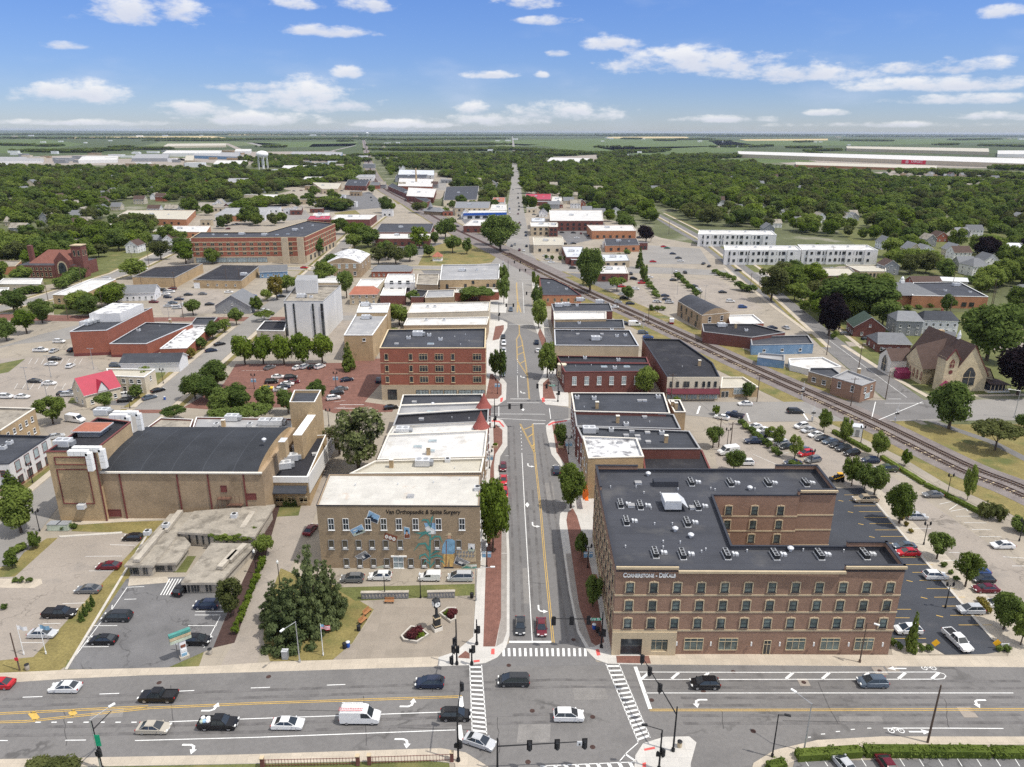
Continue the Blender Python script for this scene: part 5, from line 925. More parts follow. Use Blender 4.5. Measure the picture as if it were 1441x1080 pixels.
# ------------------------------------------------------------------ gabled houses
def house(name,label,cat,px,py,w,d,h,rh,rz,wall,roof,wins=True,chim=False,porch=False,hip=0,group=None,loc=None):
 """ridge along local x; px, py is the middle of the house at eaves height"""
 c=loc or P(px,py,h);r=empty(name,(c[0],c[1],0),rz);tag(r,label,cat,group,px=PROJ((c[0],c[1],h)))
 a,b=w/2,d/2;m=MB();cs,sn=math.cos(rz),math.sin(rz)
 FOOT.append([(c[0]+x*cs-y*sn,c[1]+x*sn+y*cs)for x,y in((-a,-b),(a,-b),(a,b),(-a,b))])
 for p,q in(((-a,-b),(a,-b)),((a,b),(-a,b))):m.poly([(*p,0),(*q,0),(*q,h),(*p,h)],wall)
 for s in(-1,1):
  pts=[(s*a,s*-b,0),(s*a,s*b,0),(s*a,s*b,h)]+([]if hip else[(s*a,0,h+rh)])+[(s*a,s*-b,h)];m.poly(pts,wall)
 m.build('wall',r);o=.4;k=o*rh/b;m=MB();rx=a+o-(hip*a if hip else 0)
 for s in(-1,1):
  A,B,C_,D=(-s*(a+o),s*(b+o)*-1,h-k),(s*(a+o),-s*(b+o),h-k),(s*rx,0,h+rh),(-s*rx,0,h+rh)
  m.poly([A,B,C_,D],roof);m.poly([(p[0],p[1],p[2]-.18)for p in(D,C_,B,A)],'trim_white');m.poly([(A[0],A[1],A[2]-.18),(B[0],B[1],B[2]-.18),B,A],'trim_white')
  for e,f in((A,D),(C_,B)):m.poly([e,f,(f[0],f[1],f[2]-.18),(e[0],e[1],e[2]-.18)],'trim_white')
  if hip:m.poly([(s*(a+o),-(b+o)*s,h-k),(s*(a+o),(b+o)*s,h-k),(s*rx,0,h+rh)],roof)
 m.build('roof',r)
 if wins:
  fl=max(1,int(h//2.7))
  for f in range(fl):
   z=.9+f*2.8
   n=max(2,int(w/3))
   for i in range(n):
    x=-a+w*(i+.5)/n;link('window',win_mesh(1.0,1.4),r,(x,-b,z));link('window',win_mesh(1.0,1.4),r,(-x,b,z),math.pi)
   for s in(-1,1):
    for y in(-b*.45,b*.45):link('window',win_mesh(1.0,1.4),r,(s*a,y,z),s*math.pi/2)
  if not hip and rh>2.4:
   for s in(-1,1):link('window',win_mesh(.9,1.1),r,(s*a,0,h+.1),s*math.pi/2)
 if chim:MB().box((a*.3,b*.2,h+rh*.6),(.8,.8,rh+1.2),'brick_red').build('chimney',r)
 if porch:
  m=MB();m.box((0,-b-1.2,h*.48),(w*.8,2.4,.2),roof);m.box((0,-b-1.2,.2),(w*.8,2.4,.4),'trim_grey')
  for i in range(4):m.box((-w*.37+i*w*.247,-b-2.2,h*.24+.2),(.18,.18,h*.48-.4),'trim_white')
  m.build('porch',r)
 return r
 # --- left middle distance
h=HZ(100,502,467)
r=building('brick_commercial_building','big red brick block with white penthouse and long lower wing by the west car park',K,[(98,467),(150,465),(214,433),(128,452)],h,'brick_red','roof_dark',cop='metal_light',units=[(120,458,'rtu'),(126,456,'rtu'),(132,454,'rtu'),(138,452,'rtu'),(146,450,'rtu')],bands=[(.02,1.2,'trim_red',.05)])
q=[P(127,452,h),P(170,451,h),P(203,437,h),P(160,436,h)];MB().prism([local(r,p)[:2]for p in q],h-.6,h+3,'stucco_white','roof_patchy').build('penthouse',r)
building('brick_commercial_building','lower red brick wing with dark roof in front of the white penthouse',K,[(154,484),(206,484),(271,456),(205,454)],HZ(154,503,484),'brick_red','roof_dark',cop='metal_light',units=[(195,466,'box'),(240,456,'chimney'),(225,460,'pipe')],bands=[(.02,1.0,'trim_red',.05)])
building('shop_building','low brick shop with a whitish stained roof along the west side street',K,[(225,491),(263,490),(296,459),(268,458)],4.5,'brick_red','roof_patchy',cop='trim_white',units=[(262,472,'pipe')])
building('shop_building','low dark roofed strip beyond the whitish stained roof',K,[(268,457),(297,457),(306,447),(276,447)],4.5,'brick_dark','roof_dark',cop='trim_grey')
house('shed','white shed building with a dark gabled roof in the west car park','shed',217,505,21,9,4,2.2,R_(4),'siding_white','roof_dark',wins=False)
r=house('cottage','cream cottage with a bright red steep roof and dormer','cottage',135,545,11,9,4.6,4.6,R_(52),'stucco_cream','roof_crimson')
m=MB();m.poly([(-1.8,-5.0,4.4),(1.8,-5.0,4.4),(0,-5.0,7.4)],'stucco_white');m.poly([(-2.1,-5.3,4.0),(0,-5.3,7.8),(0,-1.2,7.8)],'roof_crimson');m.poly([(2.1,-5.3,4.0),(0,-1.2,7.8),(0,-5.3,7.8)],'roof_crimson');m.build('dormer',r)
building('shop_building','cream two storey annex with flat roof behind the red roofed cottage',K,[(152,529),(203,531),(218,520),(150,519)],6,'stucco_cream','roof_cream',cop='trim_white',wins=[Wn(0,3,[3.6],1.4,1.5,m=(.3,.05)),Wn(0,3,[.6],1.4,1.8,m=(.3,.05)),Wn(1,1,[3.6],1.2,1.5)])
building('brick_commercial_building','yellow brick building with a long white roof beside the west street',K,[(74,415),(113,416),(163,393),(128,393)],HZ(75,430,415),'brick_buff','roof_white',cop='trim_white',wins=[Wn(0,3,[1.4],1.6,2.4,'sash','trim_cream')],units=[(112,406,'pipe'),(125,402,'pipe')])
house('white_house','long white church hall with grey gabled roofs beside the west parking lot','hall',187,409,24,11,4.5,3.0,R_(10),'siding_white','shingle_grey')
building('shop_building','yellow brick garage building with black roof, left half by the grey car park',K,[(186,390),(246,391),(285,371),(218,376)],HZ(186,404,390),'brick_buff','roof_black',cop='trim_grey',par=.3)
building('shop_building','yellow brick garage building with black roof and white side wall, right half',K,[(272,394),(340,395),(366,374),(312,373)],HZ(273,406,394),'brick_buff','roof_black',cop='trim_grey',par=.3,wins=[Wn(0,4,[1.6],1.1,1.1,'plain',m=(.2,.05)),Wn(0,1,[.05],3.4,3.2,'bare','trim_white','trim_white',xs=[.06],name='garage_door')],units=[(343,388,'rtu')])
MB()
house('grey_house','grey gabled office house with white pediment by the brick street corner','house',335,425,16,17,4.2,5.2,R_(90),'siding_grey','shingle_grey')
house('grey_house','pale blue gabled building beside the black roofed garages','house',385,380,16,9,4,3,R_(14),'siding_blue','shingle_grey')
building('brick_commercial_building','brick lodge building with a barrel roof and arched windows',K,[(458,372),(507,371),(521,358),(470,358)],HZ(458,392,372),'brick_tan','roof_dark',cop='stone_white',wins=[Wn(0,4,[6],1.6,2.4,'cross','trim_white','glass_pale'),Wn(0,4,[1.5],1.6,2.2),Wn(1,3,[5],1.4,2.2)])
def barrel(r,pts,h,rise,m):
 a,b,c,d=[Vector(local(r,p))for p in pts];n=10;k=MB()
 for i in range(n):
  t0,t1=i/n,(i+1)/n;z=lambda t:h+rise*math.sin(math.pi*t);p,q=a.lerp(b,t0),a.lerp(b,t1);s,u=d.lerp(c,t0),d.lerp(c,t1)
  k.poly([(p.x,p.y,z(t0)),(q.x,q.y,z(t1)),(u.x,u.y,z(t1)),(s.x,s.y,z(t0))],m);k.poly([(p.x,p.y,h),(q.x,q.y,h),(q.x,q.y,z(t1)),(p.x,p.y,z(t0))],'brick_tan')
 k.build('barrel_roof',r)
h=HZ(458,392,372);barrel(REG[-1][0],[P(458,372,h),P(507,371,h),P(521,358,h),P(470,358,h)],h+.12,3.4,'roof_patchy')
house('ranch_building','low brick building with a grey hip roof behind the white three storey building','building',552,379,24,12,4,2.6,R_(2),'brick_red','shingle_grey',hip=.3)
house('red_roof_house','tan house with an orange red tile roof right of the white office tower','house',513,411,14,11,5.6,3,R_(3),'stucco_tan','tile_orange',hip=.35)
building('shop_building','white flat roofed hall directly behind the orange red tile roof',K,[(500,405),(530,405),(541,393),(508,393)],6.5,'stucco_cream','roof_white',cop='trim_white')
building('shop_building','flat white roofed building behind the office tower penthouse',K,[(440,398),(478,398),(476,389),(446,390)],5,'stucco_tan','roof_white',cop='trim_white')
# five storey long brick block with two wings
h=HZ(270,371,335)
r=building('brick_office_building','long five storey brick and cream office block with two wings','office building',[(268.5,335),(429,334),(471.5,315),(432,311),(376,327),(282,327)],h,'brick_red','roof_slate',cop='trim_cream',par=.8,bands=[(.02,h*.26,'stucco_tan',.05),(h*.45,.5,'stone_cream',.07),(h*.63,.5,'stone_cream',.07),(h*.81,.5,'stone_cream',.07)],wins=[Wn(0,13,[h*.33,h*.51,h*.69],2.4,2.0,'shop','trim_cream',m=(.01,.1)),Wn(1,10,[h*.33,h*.51,h*.69],2.4,2.0,'shop','trim_cream'),Wn(0,7,[.5],6.5,3.2,'shop','trim_dark','glass_pale',m=(.02,.35)),Wn(1,7,[.5],4,3.2,'shop','trim_dark','glass_dark')],units=[(340,331,'rtu'),(372,332,'rtu'),(415,325,'rtu'),(425,322,'box'),(440,318,'box'),(300,331,'box'),(318,331,'skylight'),(405,330,'skylight'),(390,331,'skylight')])
for px in(402,424):q=PV(px,350,P(350,371).y);MB().box(local(r,(q.x,q.y-1.0,h/2)),(4.2,1.4,h+.6),'stucco_tan').build('stair_bay',r)
# left brick church
def church_left():
 r=empty('brick_church',P(75,392));tag(r,'dark red brick church with a square tower and big arched window','church')
 c=P(75,392);FOOT.append([(c.x-22,c.y-2),(c.x+22,c.y-2),(c.x+22,c.y+30),(c.x-22,c.y+30)])
 b=MB();b.box((-3,12,4),(34,26,8),'brick_dark',mtop='roof_slate');b.build('wall',r)
 b=MB();x0,x1,y0,y1,z0,z1=-17,9,6,24,8,15
 b.poly([(x0,y0,z0),(x1,y0,z0),(x1-8,15,z1),(x0+8,15,z1)],'shingle_red');b.poly([(x1,y0,z0),(x1,y1,z0),(x1-8,15,z1)],'shingle_red');b.poly([(x1,y1,z0),(x0,y1,z0),(x0+8,15,z1),(x1-8,15,z1)],'shingle_red');b.poly([(x0,y1,z0),(x0,y0,z0),(x0+8,15,z1)],'shingle_red');b.build('roof',r)
 b=MB();b.box((15,6,9.5),(6,6,19),'brick_dark',mtop='shingle_red');b.box((15,6,19.2),(6.6,6.6,.5),'stone_cream');t=b.build('tower',r)
 for k in(-1.3,1.3):
  link('window',win_mesh(1.3,3.4,'plain','stone_cream'),t,(15+k,3,13));link('window',win_mesh(1.3,3.4,'plain','stone_cream'),t,(18,6+k,13),math.pi/2)
 b=MB();b.poly([(3,-1.2,0),(12,-1.2,0),(12,-1.2,11),(7.5,-1.2,16),(3,-1.2,11)],'brick_dark');b.box((7.5,5,5.5),(9,12,11),'brick_dark');b.poly([(3,-1.2,11),(7.5,-1.2,16),(7.5,14,16),(3,14,11)],'shingle_red');b.poly([(12,-1.2,11),(12,14,11),(7.5,14,16),(7.5,-1.2,16)],'shingle_red');b.build('front_gable',r)
 n=12;b=MB();b.poly([(7.5+3*math.cos(math.pi*k/n),-1.3,6.5+4.2*math.sin(math.pi*k/n))for k in range(n+1)]+[(4.5,-1.3,3),(10.5,-1.3,3)],'stone_cream');b.build('window_surround',r)
 b=MB();b.poly([(7.5+2.3*math.cos(math.pi*k/n),-1.4,6.5+3.3*math.sin(math.pi*k/n))for k in range(n+1)]+[(5.2,-1.4,3.2),(9.8,-1.4,3.2)],'glass_dark');b.build('window',r)
 MB().box((-18,12,9),(2.4,2.4,18),'brick_dark').build('chimney',r)
 for i in range(8):link('window',win_mesh(1.4,2.6,'sash','stone_cream'),r,(-18.5+i*2.6,-1,1.2));link('window',win_mesh(1.4,1.8,'sash','stone_cream'),r,(-18.5+i*2.6,-1,5))
church_left()
building('shop_building','beige building with white roof left of the brick church',K,[(-5,400),(57,400),(60,392),(5,392)],HZ(20,412,400),'siding_beige','roof_white',cop='trim_white',wins=[Wn(0,4,[1],1.4,1.6)])
building('shop_building','beige low house with white roof at the left edge by the street',K,[(-40,412),(10,411),(13,405),(-30,405)],HZ(5,428,411),'siding_beige','roof_white',cop='trim_white',wins=[Wn(0,2,[1],1.4,1.6),Wn(1,1,[1],1.4,1.6)])
building('shop_building','brick sided shop with a flat tan roof at the far left edge',K,[(-40,377),(22,375),(30,367),(-30,366)],5,'brick_orange','roof_stain',cop='stone_cream')
# back rows left
G1='low commercial buildings beyond the five storey block'
for lab,q,h,w,rf in(('dark building with a broad dark roof and white front wall behind the park',[(528,327),(606,327),(611,315),(536,315)],7,'brick_dark','roof_slate'),('white front part of the dark roofed hall behind the park',[(528,336),(604,336),(607,327.5),(528,327.5)],6,'brick_dark','roof_white'),('flat white roofed store with a red sign band behind the five storey block',[(466,309),(520,309),(530,302),(474,302)],7,'brick_dark','roof_white'),('low orange brick school block with flat tan roof',[(160,307),(262,309),(275,296),(180,296)],6,'brick_orange','roof_cream'),('low brick building with a pale roof lantern',[(215,326),(290,327),(296,318),(228,318)],5,'brick_orange','roof_white'),('long white flat roof among the trees left of the brick offices',[(110,321),(155,321),(160,315),(122,315)],4.5,'brick_dark','roof_white'),('long white store with a blue canopy roof on the left',[(302,303),(372,303),(380,292),(318,293)],6,'stucco_white','roof_grey'),('beige low building with a flat roof in front of the brick school',[(270,292),(330,292),(338,285),(282,285)],5,'siding_beige','roof_stain'),('white roofed gas station shop with an orange band',[(366,282),(395,282),(398,274),(368,274)],5,'stucco_white','roof_white'),('tan brick garage with a large dark door',[(453,266),(475,266),(480,258),(440,257)],7,'stucco_tan','roof_cream'),('dark flat roofed shops near the railway bend',[(485,261),(515,262),(520,253),(490,253)],7,'brick_dark','roof_dark'),('pale low shed beside the flat roofed shops',[(500,250),(525,250),(528,246),(505,246)],6,'stucco_white','roof_grey'),('white low building with dark windows behind the round water tower',[(425,253),(455,253),(458,249),(430,249)],6,'stucco_white','roof_white'),('brown low shop building near the tall tree cluster',[(408,296),(424,296),(426,291),(410,291)],5,'brick_dark','roof_stain'),('white garage building at the corner beyond the crimson roof',[(440,304),(462,304),(464,300),(442,300)],5,'stucco_white','roof_white'),('store with a crimson flat roof behind the five storey block',[(432,309),(464,309),(466,304),(436,304)],5,'trim_red','roof_crimson'),('beige flat building below the water tower',[(320,257),(346,257),(350,251),(322,251)],7,'siding_beige','roof_grey'),('blue long industrial building on the left horizon',[(270,219),(336,221),(338,215),(278,214)],9,'siding_blue','roof_grey'),('white factory hall on the left horizon',[(228,216),(310,216),(312,212),(235,212)],11,'stucco_white','roof_white'),('grey warehouse row left of the blue industrial building',[(185,223),(236,223),(238,217),(192,217)],9,'metal_grey','roof_grey'),('pale factory with white roof far left',[(110,226),(165,225),(166,220),(116,220)],8,'stucco_white','roof_white'),('low pale sheds at the far left edge',[(-10,227),(60,226),(62,221),(0,221)],7,'stucco_white','roof_grey'),('long grey hangar beyond the water tower',[(300,231),(345,231),(348,226),(305,226)],8,'metal_light','roof_white'),('white hall by the pond',[(395,238),(430,238),(434,233),(400,233)],8,'stucco_white','roof_white'),('long blue grey shop row beyond the pond',[(408,217),(480,219),(482,214.5),(412,213.5)],8,'siding_blue','roof_grey'),('white apartment hall at the airfield edge',[(330,213),(352,213),(354,210),(332,210)],10,'stucco_white','roof_white'),('long pale terminal wall by the runway',[(230,206),(318,205),(318,202),(236,202.5)],9,'siding_beige','roof_cream'),('tan grain store among the far trees',[(260,226),(272,226),(273,219),(262,219)],14,'stucco_tan','roof_cream'),('dark brick factory with white roof beside the railway',[(572,276),(610,278),(614,266),(575,264)],7,'brick_dark','roof_white'),('long brick freight shed along the railway curve',[(546,262),(600,285),(606,282),(552,258)],6,'brick_dark','roof_dark'),('factory hall with a green metal roof',[(560,246),(611,247),(611,240),(562,239)],8,'stucco_white','metal_light'),('white roofed factory hall in front of the brick chimney',[(560,262),(608,263),(610,252),(562,251)],7,'brick_red','roof_white'),('dark roofed factory hall below the green metal roof',[(556,250),(600,250),(602,246),(558,246)],8,'metal_grey','roof_dark'),('yellow brick two storey block with long grey roof on the main street',[(624,282),(671,281),(674,262),(628,263)],7,'stucco_cream','roof_slate'),('long tan brick row with a grey roof behind the blue store',[(640,293),(688,293),(690,284),(642,284)],8,'stucco_tan','shingle_grey'),('small orange roofed shop on the main street',[(692,285),(710,285),(711,278),(694,278)],6,'stucco_white','tile_orange'),('white shop with a flat roof left of the far main street',[(690,296),(713,296),(713,288),(692,288)],6,'stucco_cream','roof_white'),('dark brick block with a white roof near the crossing',[(652,318),(676,318),(690,309),(664,309)],6,'brick_dark','roof_white'),('white commercial building with brick side on the right of the main street',[(747,319),(783,319),(784,313),(746,313)],8,'stucco_tan','roof_white'),('red brick end of the white roofed commercial building',[(773,319.5),(785,319.5),(785,314.5),(774,314.5)],8.3,'brick_dark','roof_white'),('pale low building with grey top row on the main street',[(748,312),(767,312),(767,307),(748,307)],7,'stucco_white','metal_light'),('cream corner building with red shop front at the rail crossing',[(751,345),(793,345),(792,334),(750,334)],6,'stucco_cream','roof_cream'),('low dark brick bank with grey metal roof',[(797,362),(822,362),(820,347),(791,347)],5,'brick_dark','metal_light'),('dark small annex with pale roof in the right car park',[(804,366),(824,366),(822,357),(800,357)],4,'brick_dark','metal_light'),('wide dark brick hall with a white roof edge on the right',[(774,311),(849,311),(847,296),(773,296)],9,'brick_dark','roof_white'),('orange brick building with white flat roof near the right side street',[(833,325),(895,325),(890,317),(826,317)],7,'brick_orange','roof_white'),('low brick building with grey flat roof near the purple tree',[(852,346),(900,345),(896,336),(850,336)],5,'brick_orange','roof_slate'),('low shed with pale grey roof in the right car park',[(848,368),(886,367),(882,358),(846,358)],4.5,'stucco_tan','metal_light'),('red brick garage with white roof beside the tall green tree',[(841,385),(884,385),(880,374),(838,374)],5,'brick_dark','roof_white'),('cream shop with a magenta canopy on the far main street',[(738,281),(775,281),(776,273),(740,273)],5,'trim_red','roof_crimson'),('white small shop next to the magenta canopy shop',[(776,284),(790,284),(791,277),(778,277)],5,'stucco_white','roof_white'),('white school hall among the right hand trees',[(770,227),(822,228),(830,223),(775,222)],8,'siding_white','roof_white')):
 k=PPM(P(*q[0]));wd=(q[1][0]-q[0][0])/k
 building('commercial_building'if w.startswith(('brick','stucco'))else 'industrial_building',lab,K,q,h,w,rf,par=.3,cop='stone_white'if rf in('roof_white','roof_cream')else 'trim_grey',group=None,wins=[Wn(0,max(2,min(9,int(wd/6))),[1.2]if h<8 else[1.2,4.8],2.0,2.0,'shop','trim_dark')]if q[0][1]>245 else[],units=[(q[3][0]*.6+q[1][0]*.4,(q[3][1]+q[1][1])/2,'rtu'),(q[3][0]*.3+q[1][0]*.7,(q[3][1]+q[1][1])/2,'box')]if q[0][1]>245 else[])
r=building('blue_store','long white store with a bright blue fascia on the main street','store',[(652,300),(713,299),(712,294),(656,294)],6,'stucco_white','roof_white',cop='trim_white',wins=[Wn(0,5,[.4],5,2.4,'shop','trim_dark')])
a,b2=P(652,300,6),P(713,299,6);d=b2-a;MB().box((0,-.3,4.6),(d.length,.5,2.2),'sign_blue').build('fascia',r,local(r,(*((a+b2)/2)[:2],0)),math.atan2(d.y,d.x))
# factory chimney
q=P(586,262);b=MB();b.lathe([(1.7,0),(1.0,27),(1.25,27.2),(1.25,28)],'brick_buff',12);tag(b.build('factory_chimney',None,(q.x,q.y,0)),'tall tan brick factory chimney beside the railway','chimney')
# --- white townhouse blocks
for lab,q,yb in(('white flat roofed townhouse block, the small one farthest back',[(982.5,330),(1093,331),(1086,325),(984,324)],347),('white flat roofed townhouse block, nearest of three on the left',[(1020,352.5),(1127.5,352.5),(1120,346),(1019,345.5)],373),('white flat roofed townhouse block, longest on the right end',[(1129,352),(1236,352.5),(1220,345),(1122.5,344.5)],372)):
 h=HZ(q[0][0],yb,q[0][1]);n=8
 building('townhouse_block',lab,'townhouses',q,h,'stucco_white','roof_white',par=.5,cop='trim_white',wins=[Wn(0,n,[h*.68,h*.2],2.2,2.2,'bare','trim_dark'),Wn(0,n,[h*.66,h*.2],.9,2.4,'bare','trim_dark',m=(.01,.11)),Wn(3,2,[h*.68,h*.2],1.6,2.0,'bare','trim_dark')],units=[(q[0][0]+(q[1][0]-q[0][0])*t,(q[0][1]+q[3][1])/2,'box')for t in(.15,.4,.6,.85)])
 r=REG[-1][0];a,b2=P(*q[0],h),P(*q[1],h)
 for t in(.125,.375,.625,.875):p=a.lerp(b2,t);MB().box(local(r,(p.x,p.y-.35,h/2+.2)),((b2-a).length*.1,.7,h+.4),'stucco_white').build('bay',r);link('window',win_mesh(1.6,1.9,'bare','trim_dark'),r,local(r,(p.x,p.y-.7,h*.68)));link('window',win_mesh(1.6,1.9,'bare','trim_dark'),r,local(r,(p.x,p.y-.7,h*.2)))
building('shop_building','low brown brick office with a flat tan roof near the townhouses',K,[(1138,388),(1210,389),(1196,377),(1136,377)],HZ(1140,396,386),'brick_dark','roof_cream',cop='trim_grey',units=[(1170,378,'box')])
building('shop_building','low tan office with dark window bays near the townhouses',K,[(1210,382),(1247,382),(1246,373),(1190,373)],HZ(1212,392,382),'stucco_tan','roof_cream',cop='stone_white',wins=[Wn(0,6,[.6],1.6,2.6,'bare','trim_cream')],units=[(1235,377,'box')])
# --- public building with grey hip roof and cupola
h=HZ(1300,434,417)
r=building('public_building','red brick public building with grey hip roof, white cupola and flat rear roof','public building',[(1284,416),(1391,418),(1350,397),(1285,398)],h,'brick_orange','roof_slate',cop='trim_white',wins=[Wn(0,2,[1.0],2.4,2.2,'shop','trim_dark',xs=[.7,.8])],units=[(1345,403,'rtu'),(1330,410,'box'),(1365,412,'box')])
c=P(1270,408,h);b=MB()
for s in(0,):
 x0,x1,y0,y1=-15,13,-13,16;b.poly([(x0,y0,h-.4),(x1,y0,h-.4),(x1-9,0,h+4),(x0+9,0,h+4)],'shingle_grey');b.poly([(x1,y0,h-.4),(x1,y1,h-.4),(x1-9,0,h+4)],'shingle_grey');b.poly([(x1,y1,h-.4),(x0,y1,h-.4),(x0+9,0,h+4),(x1-9,0,h+4)],'shingle_grey');b.poly([(x0,y1,h-.4),(x0,y0,h-.4),(x0+9,0,h+4)],'shingle_grey')
b.build('hip_roof',r,local(r,(c.x,c.y,0)));MB().box((-1,1,h/2-.2),(24,24,h-.5),'brick_orange').build('entrance_wing',r,local(r,(c.x,c.y,0)))
MB().box((-1,0,h+4.2),(2,2,1.6),'trim_white').lathe([(.9,h+5),(.9,h+6.2),(.2,h+7.2)],'trim_white',8,(-1,0)).build('cupola',r,local(r,(c.x,c.y,0)))
# --- barrel roof warehouse, dark roof hall, blue shed etc. by the tracks on the right
h=HZ(954,440,424);hh=HZ(988,465,444)
pts=[(988,444),(1027,440),(985,421),(954,424)]
r=building('brick_warehouse','tan brick warehouse with a dark barrel roof beside the railway','warehouse',pts,hh,'brick_tan','roof_dark',cop='stone_white',par=.2,wins=[Wn(0,2,[hh*.5],1.6,2.4),Wn(3,4,[hh*.5],1.4,2.4,fr='trim_dark'),Wn(3,3,[.2],1.8,2.4,'bare','trim_dark')])
barrel(r,[P(*p,hh)for p in pts],hh+.12,2.6,'roof_slate')
building('shop_building','dark roofed low brick hall beside the tracks, in front of the barrel roof',K,[(990,467),(1058,475),(1105,468),(1060,456),(988,456)],5,'brick_dark','roof_black',cop='trim_grey',units=[(1035,462,'chimney'),(1015,460,'rtu'),(1050,466,'box')])
building('shop_building','white roofed low shop behind the dark roofed hall by the tracks',K,[(1028,457),(1075,455),(1060,443),(1025,444)],4.5,'brick_red','roof_white',cop='trim_white')
building('shop_building','long building with peeling blue walls and dark roof beside the side street',K,[(1058,486),(1145,484),(1137,472),(1056,474)],HZ(1060,500,486),'siding_blue','roof_slate',cop='trim_grey',wins=[Wn(0,3,[1.2],1.2,1.2,'plain')])
building('shop_building','blue and grey lean-to shed by the railway verge',K,[(1066,503),(1104,508),(1104,500),(1068,497)],3.2,'siding_blue','roof_grey',cop='trim_grey')
building('shop_building','low white metal shop with a white roof by the railway verge',K,[(1112,514),(1139,520),(1184,516),(1158,503),(1110,505)],HZ(1115,522,514),'stucco_white','roof_white',cop='trim_white')
building('shop_building','small brick shop with dark roof attached to the white metal shop',K,[(1138,523),(1170,532),(1185,528),(1172,518),(1140,518)],4.2,'brick_tan','roof_dark',cop='trim_grey',wins=[Wn(0,2,[1],1.6,1.6)])
h=HZ(1196,562,538)
building('brick_commercial_building','small two storey brick corner building between the tracks and the side street',K,[(1171,531),(1213,543),(1233,536),(1193,521)],h,'brick_brown','roof_grey',cop='trim_grey',wins=[Wn(0,2,[h*.5],1.2,2.2),Wn(1,2,[h*.5],1.2,2.0),Wn(1,1,[.8],3.0,1.8,'shop','trim_white','glass_pale')],units=[(1208,527,'chimney')])
# --- houses on the right
house('green_roof_house','brick bungalow with a dark green gabled roof and white gable','house',1219,456,12,13,4.6,4.6,R_(80),'brick_dark','shingle_green')
house('grey_house','grey two storey house with a pale grey hip roof','house',1274,447,11,11,7,3,R_(-6),'siding_grey','shingle_grey',hip=.4)
house('porch_house','low brick house with a grey roof and wide white porch','house',1251,478,13,12,4,3,R_(-5),'brick_dark','shingle_grey',porch=True,hip=.3)
house('white_house','white two storey house with a dark grey roof and white chimney','house',1318,447,15,10,6.6,3,R_(-6),'siding_white','roof_dark',chim=True,hip=.3)
house('garage','small grey garage with a dark roof between the houses and the church','garage',1328,472,8,6,3,2,R_(-30),'siding_white','shingle_grey',wins=False)
house('white_house','white cottage with a grey pyramid roof near the utility poles','house',1372,372,12,12,6.5,4,R_(10),'siding_white','shingle_grey',hip=.8)
house('white_house','pale shed with a grey metal roof among the trees on the right edge','shed',1341,394,14,7,3.5,1.5,R_(-14),'siding_white','metal_light',wins=False)
house('white_house','white barn like house with a wide white roof at the right edge','house',1432,348,24,14,6,3,R_(-6),'siding_white','metal_light')
house('beige_house','small pink beige house with a brown roof at the right edge','house',1452,408,14,12,5,3,R_(0),'siding_white','shingle_grey')
house('beige_house','brown roofed house behind the public building','house',1300,396,16,10,5,3,R_(0),'brick_red','shingle_brown')
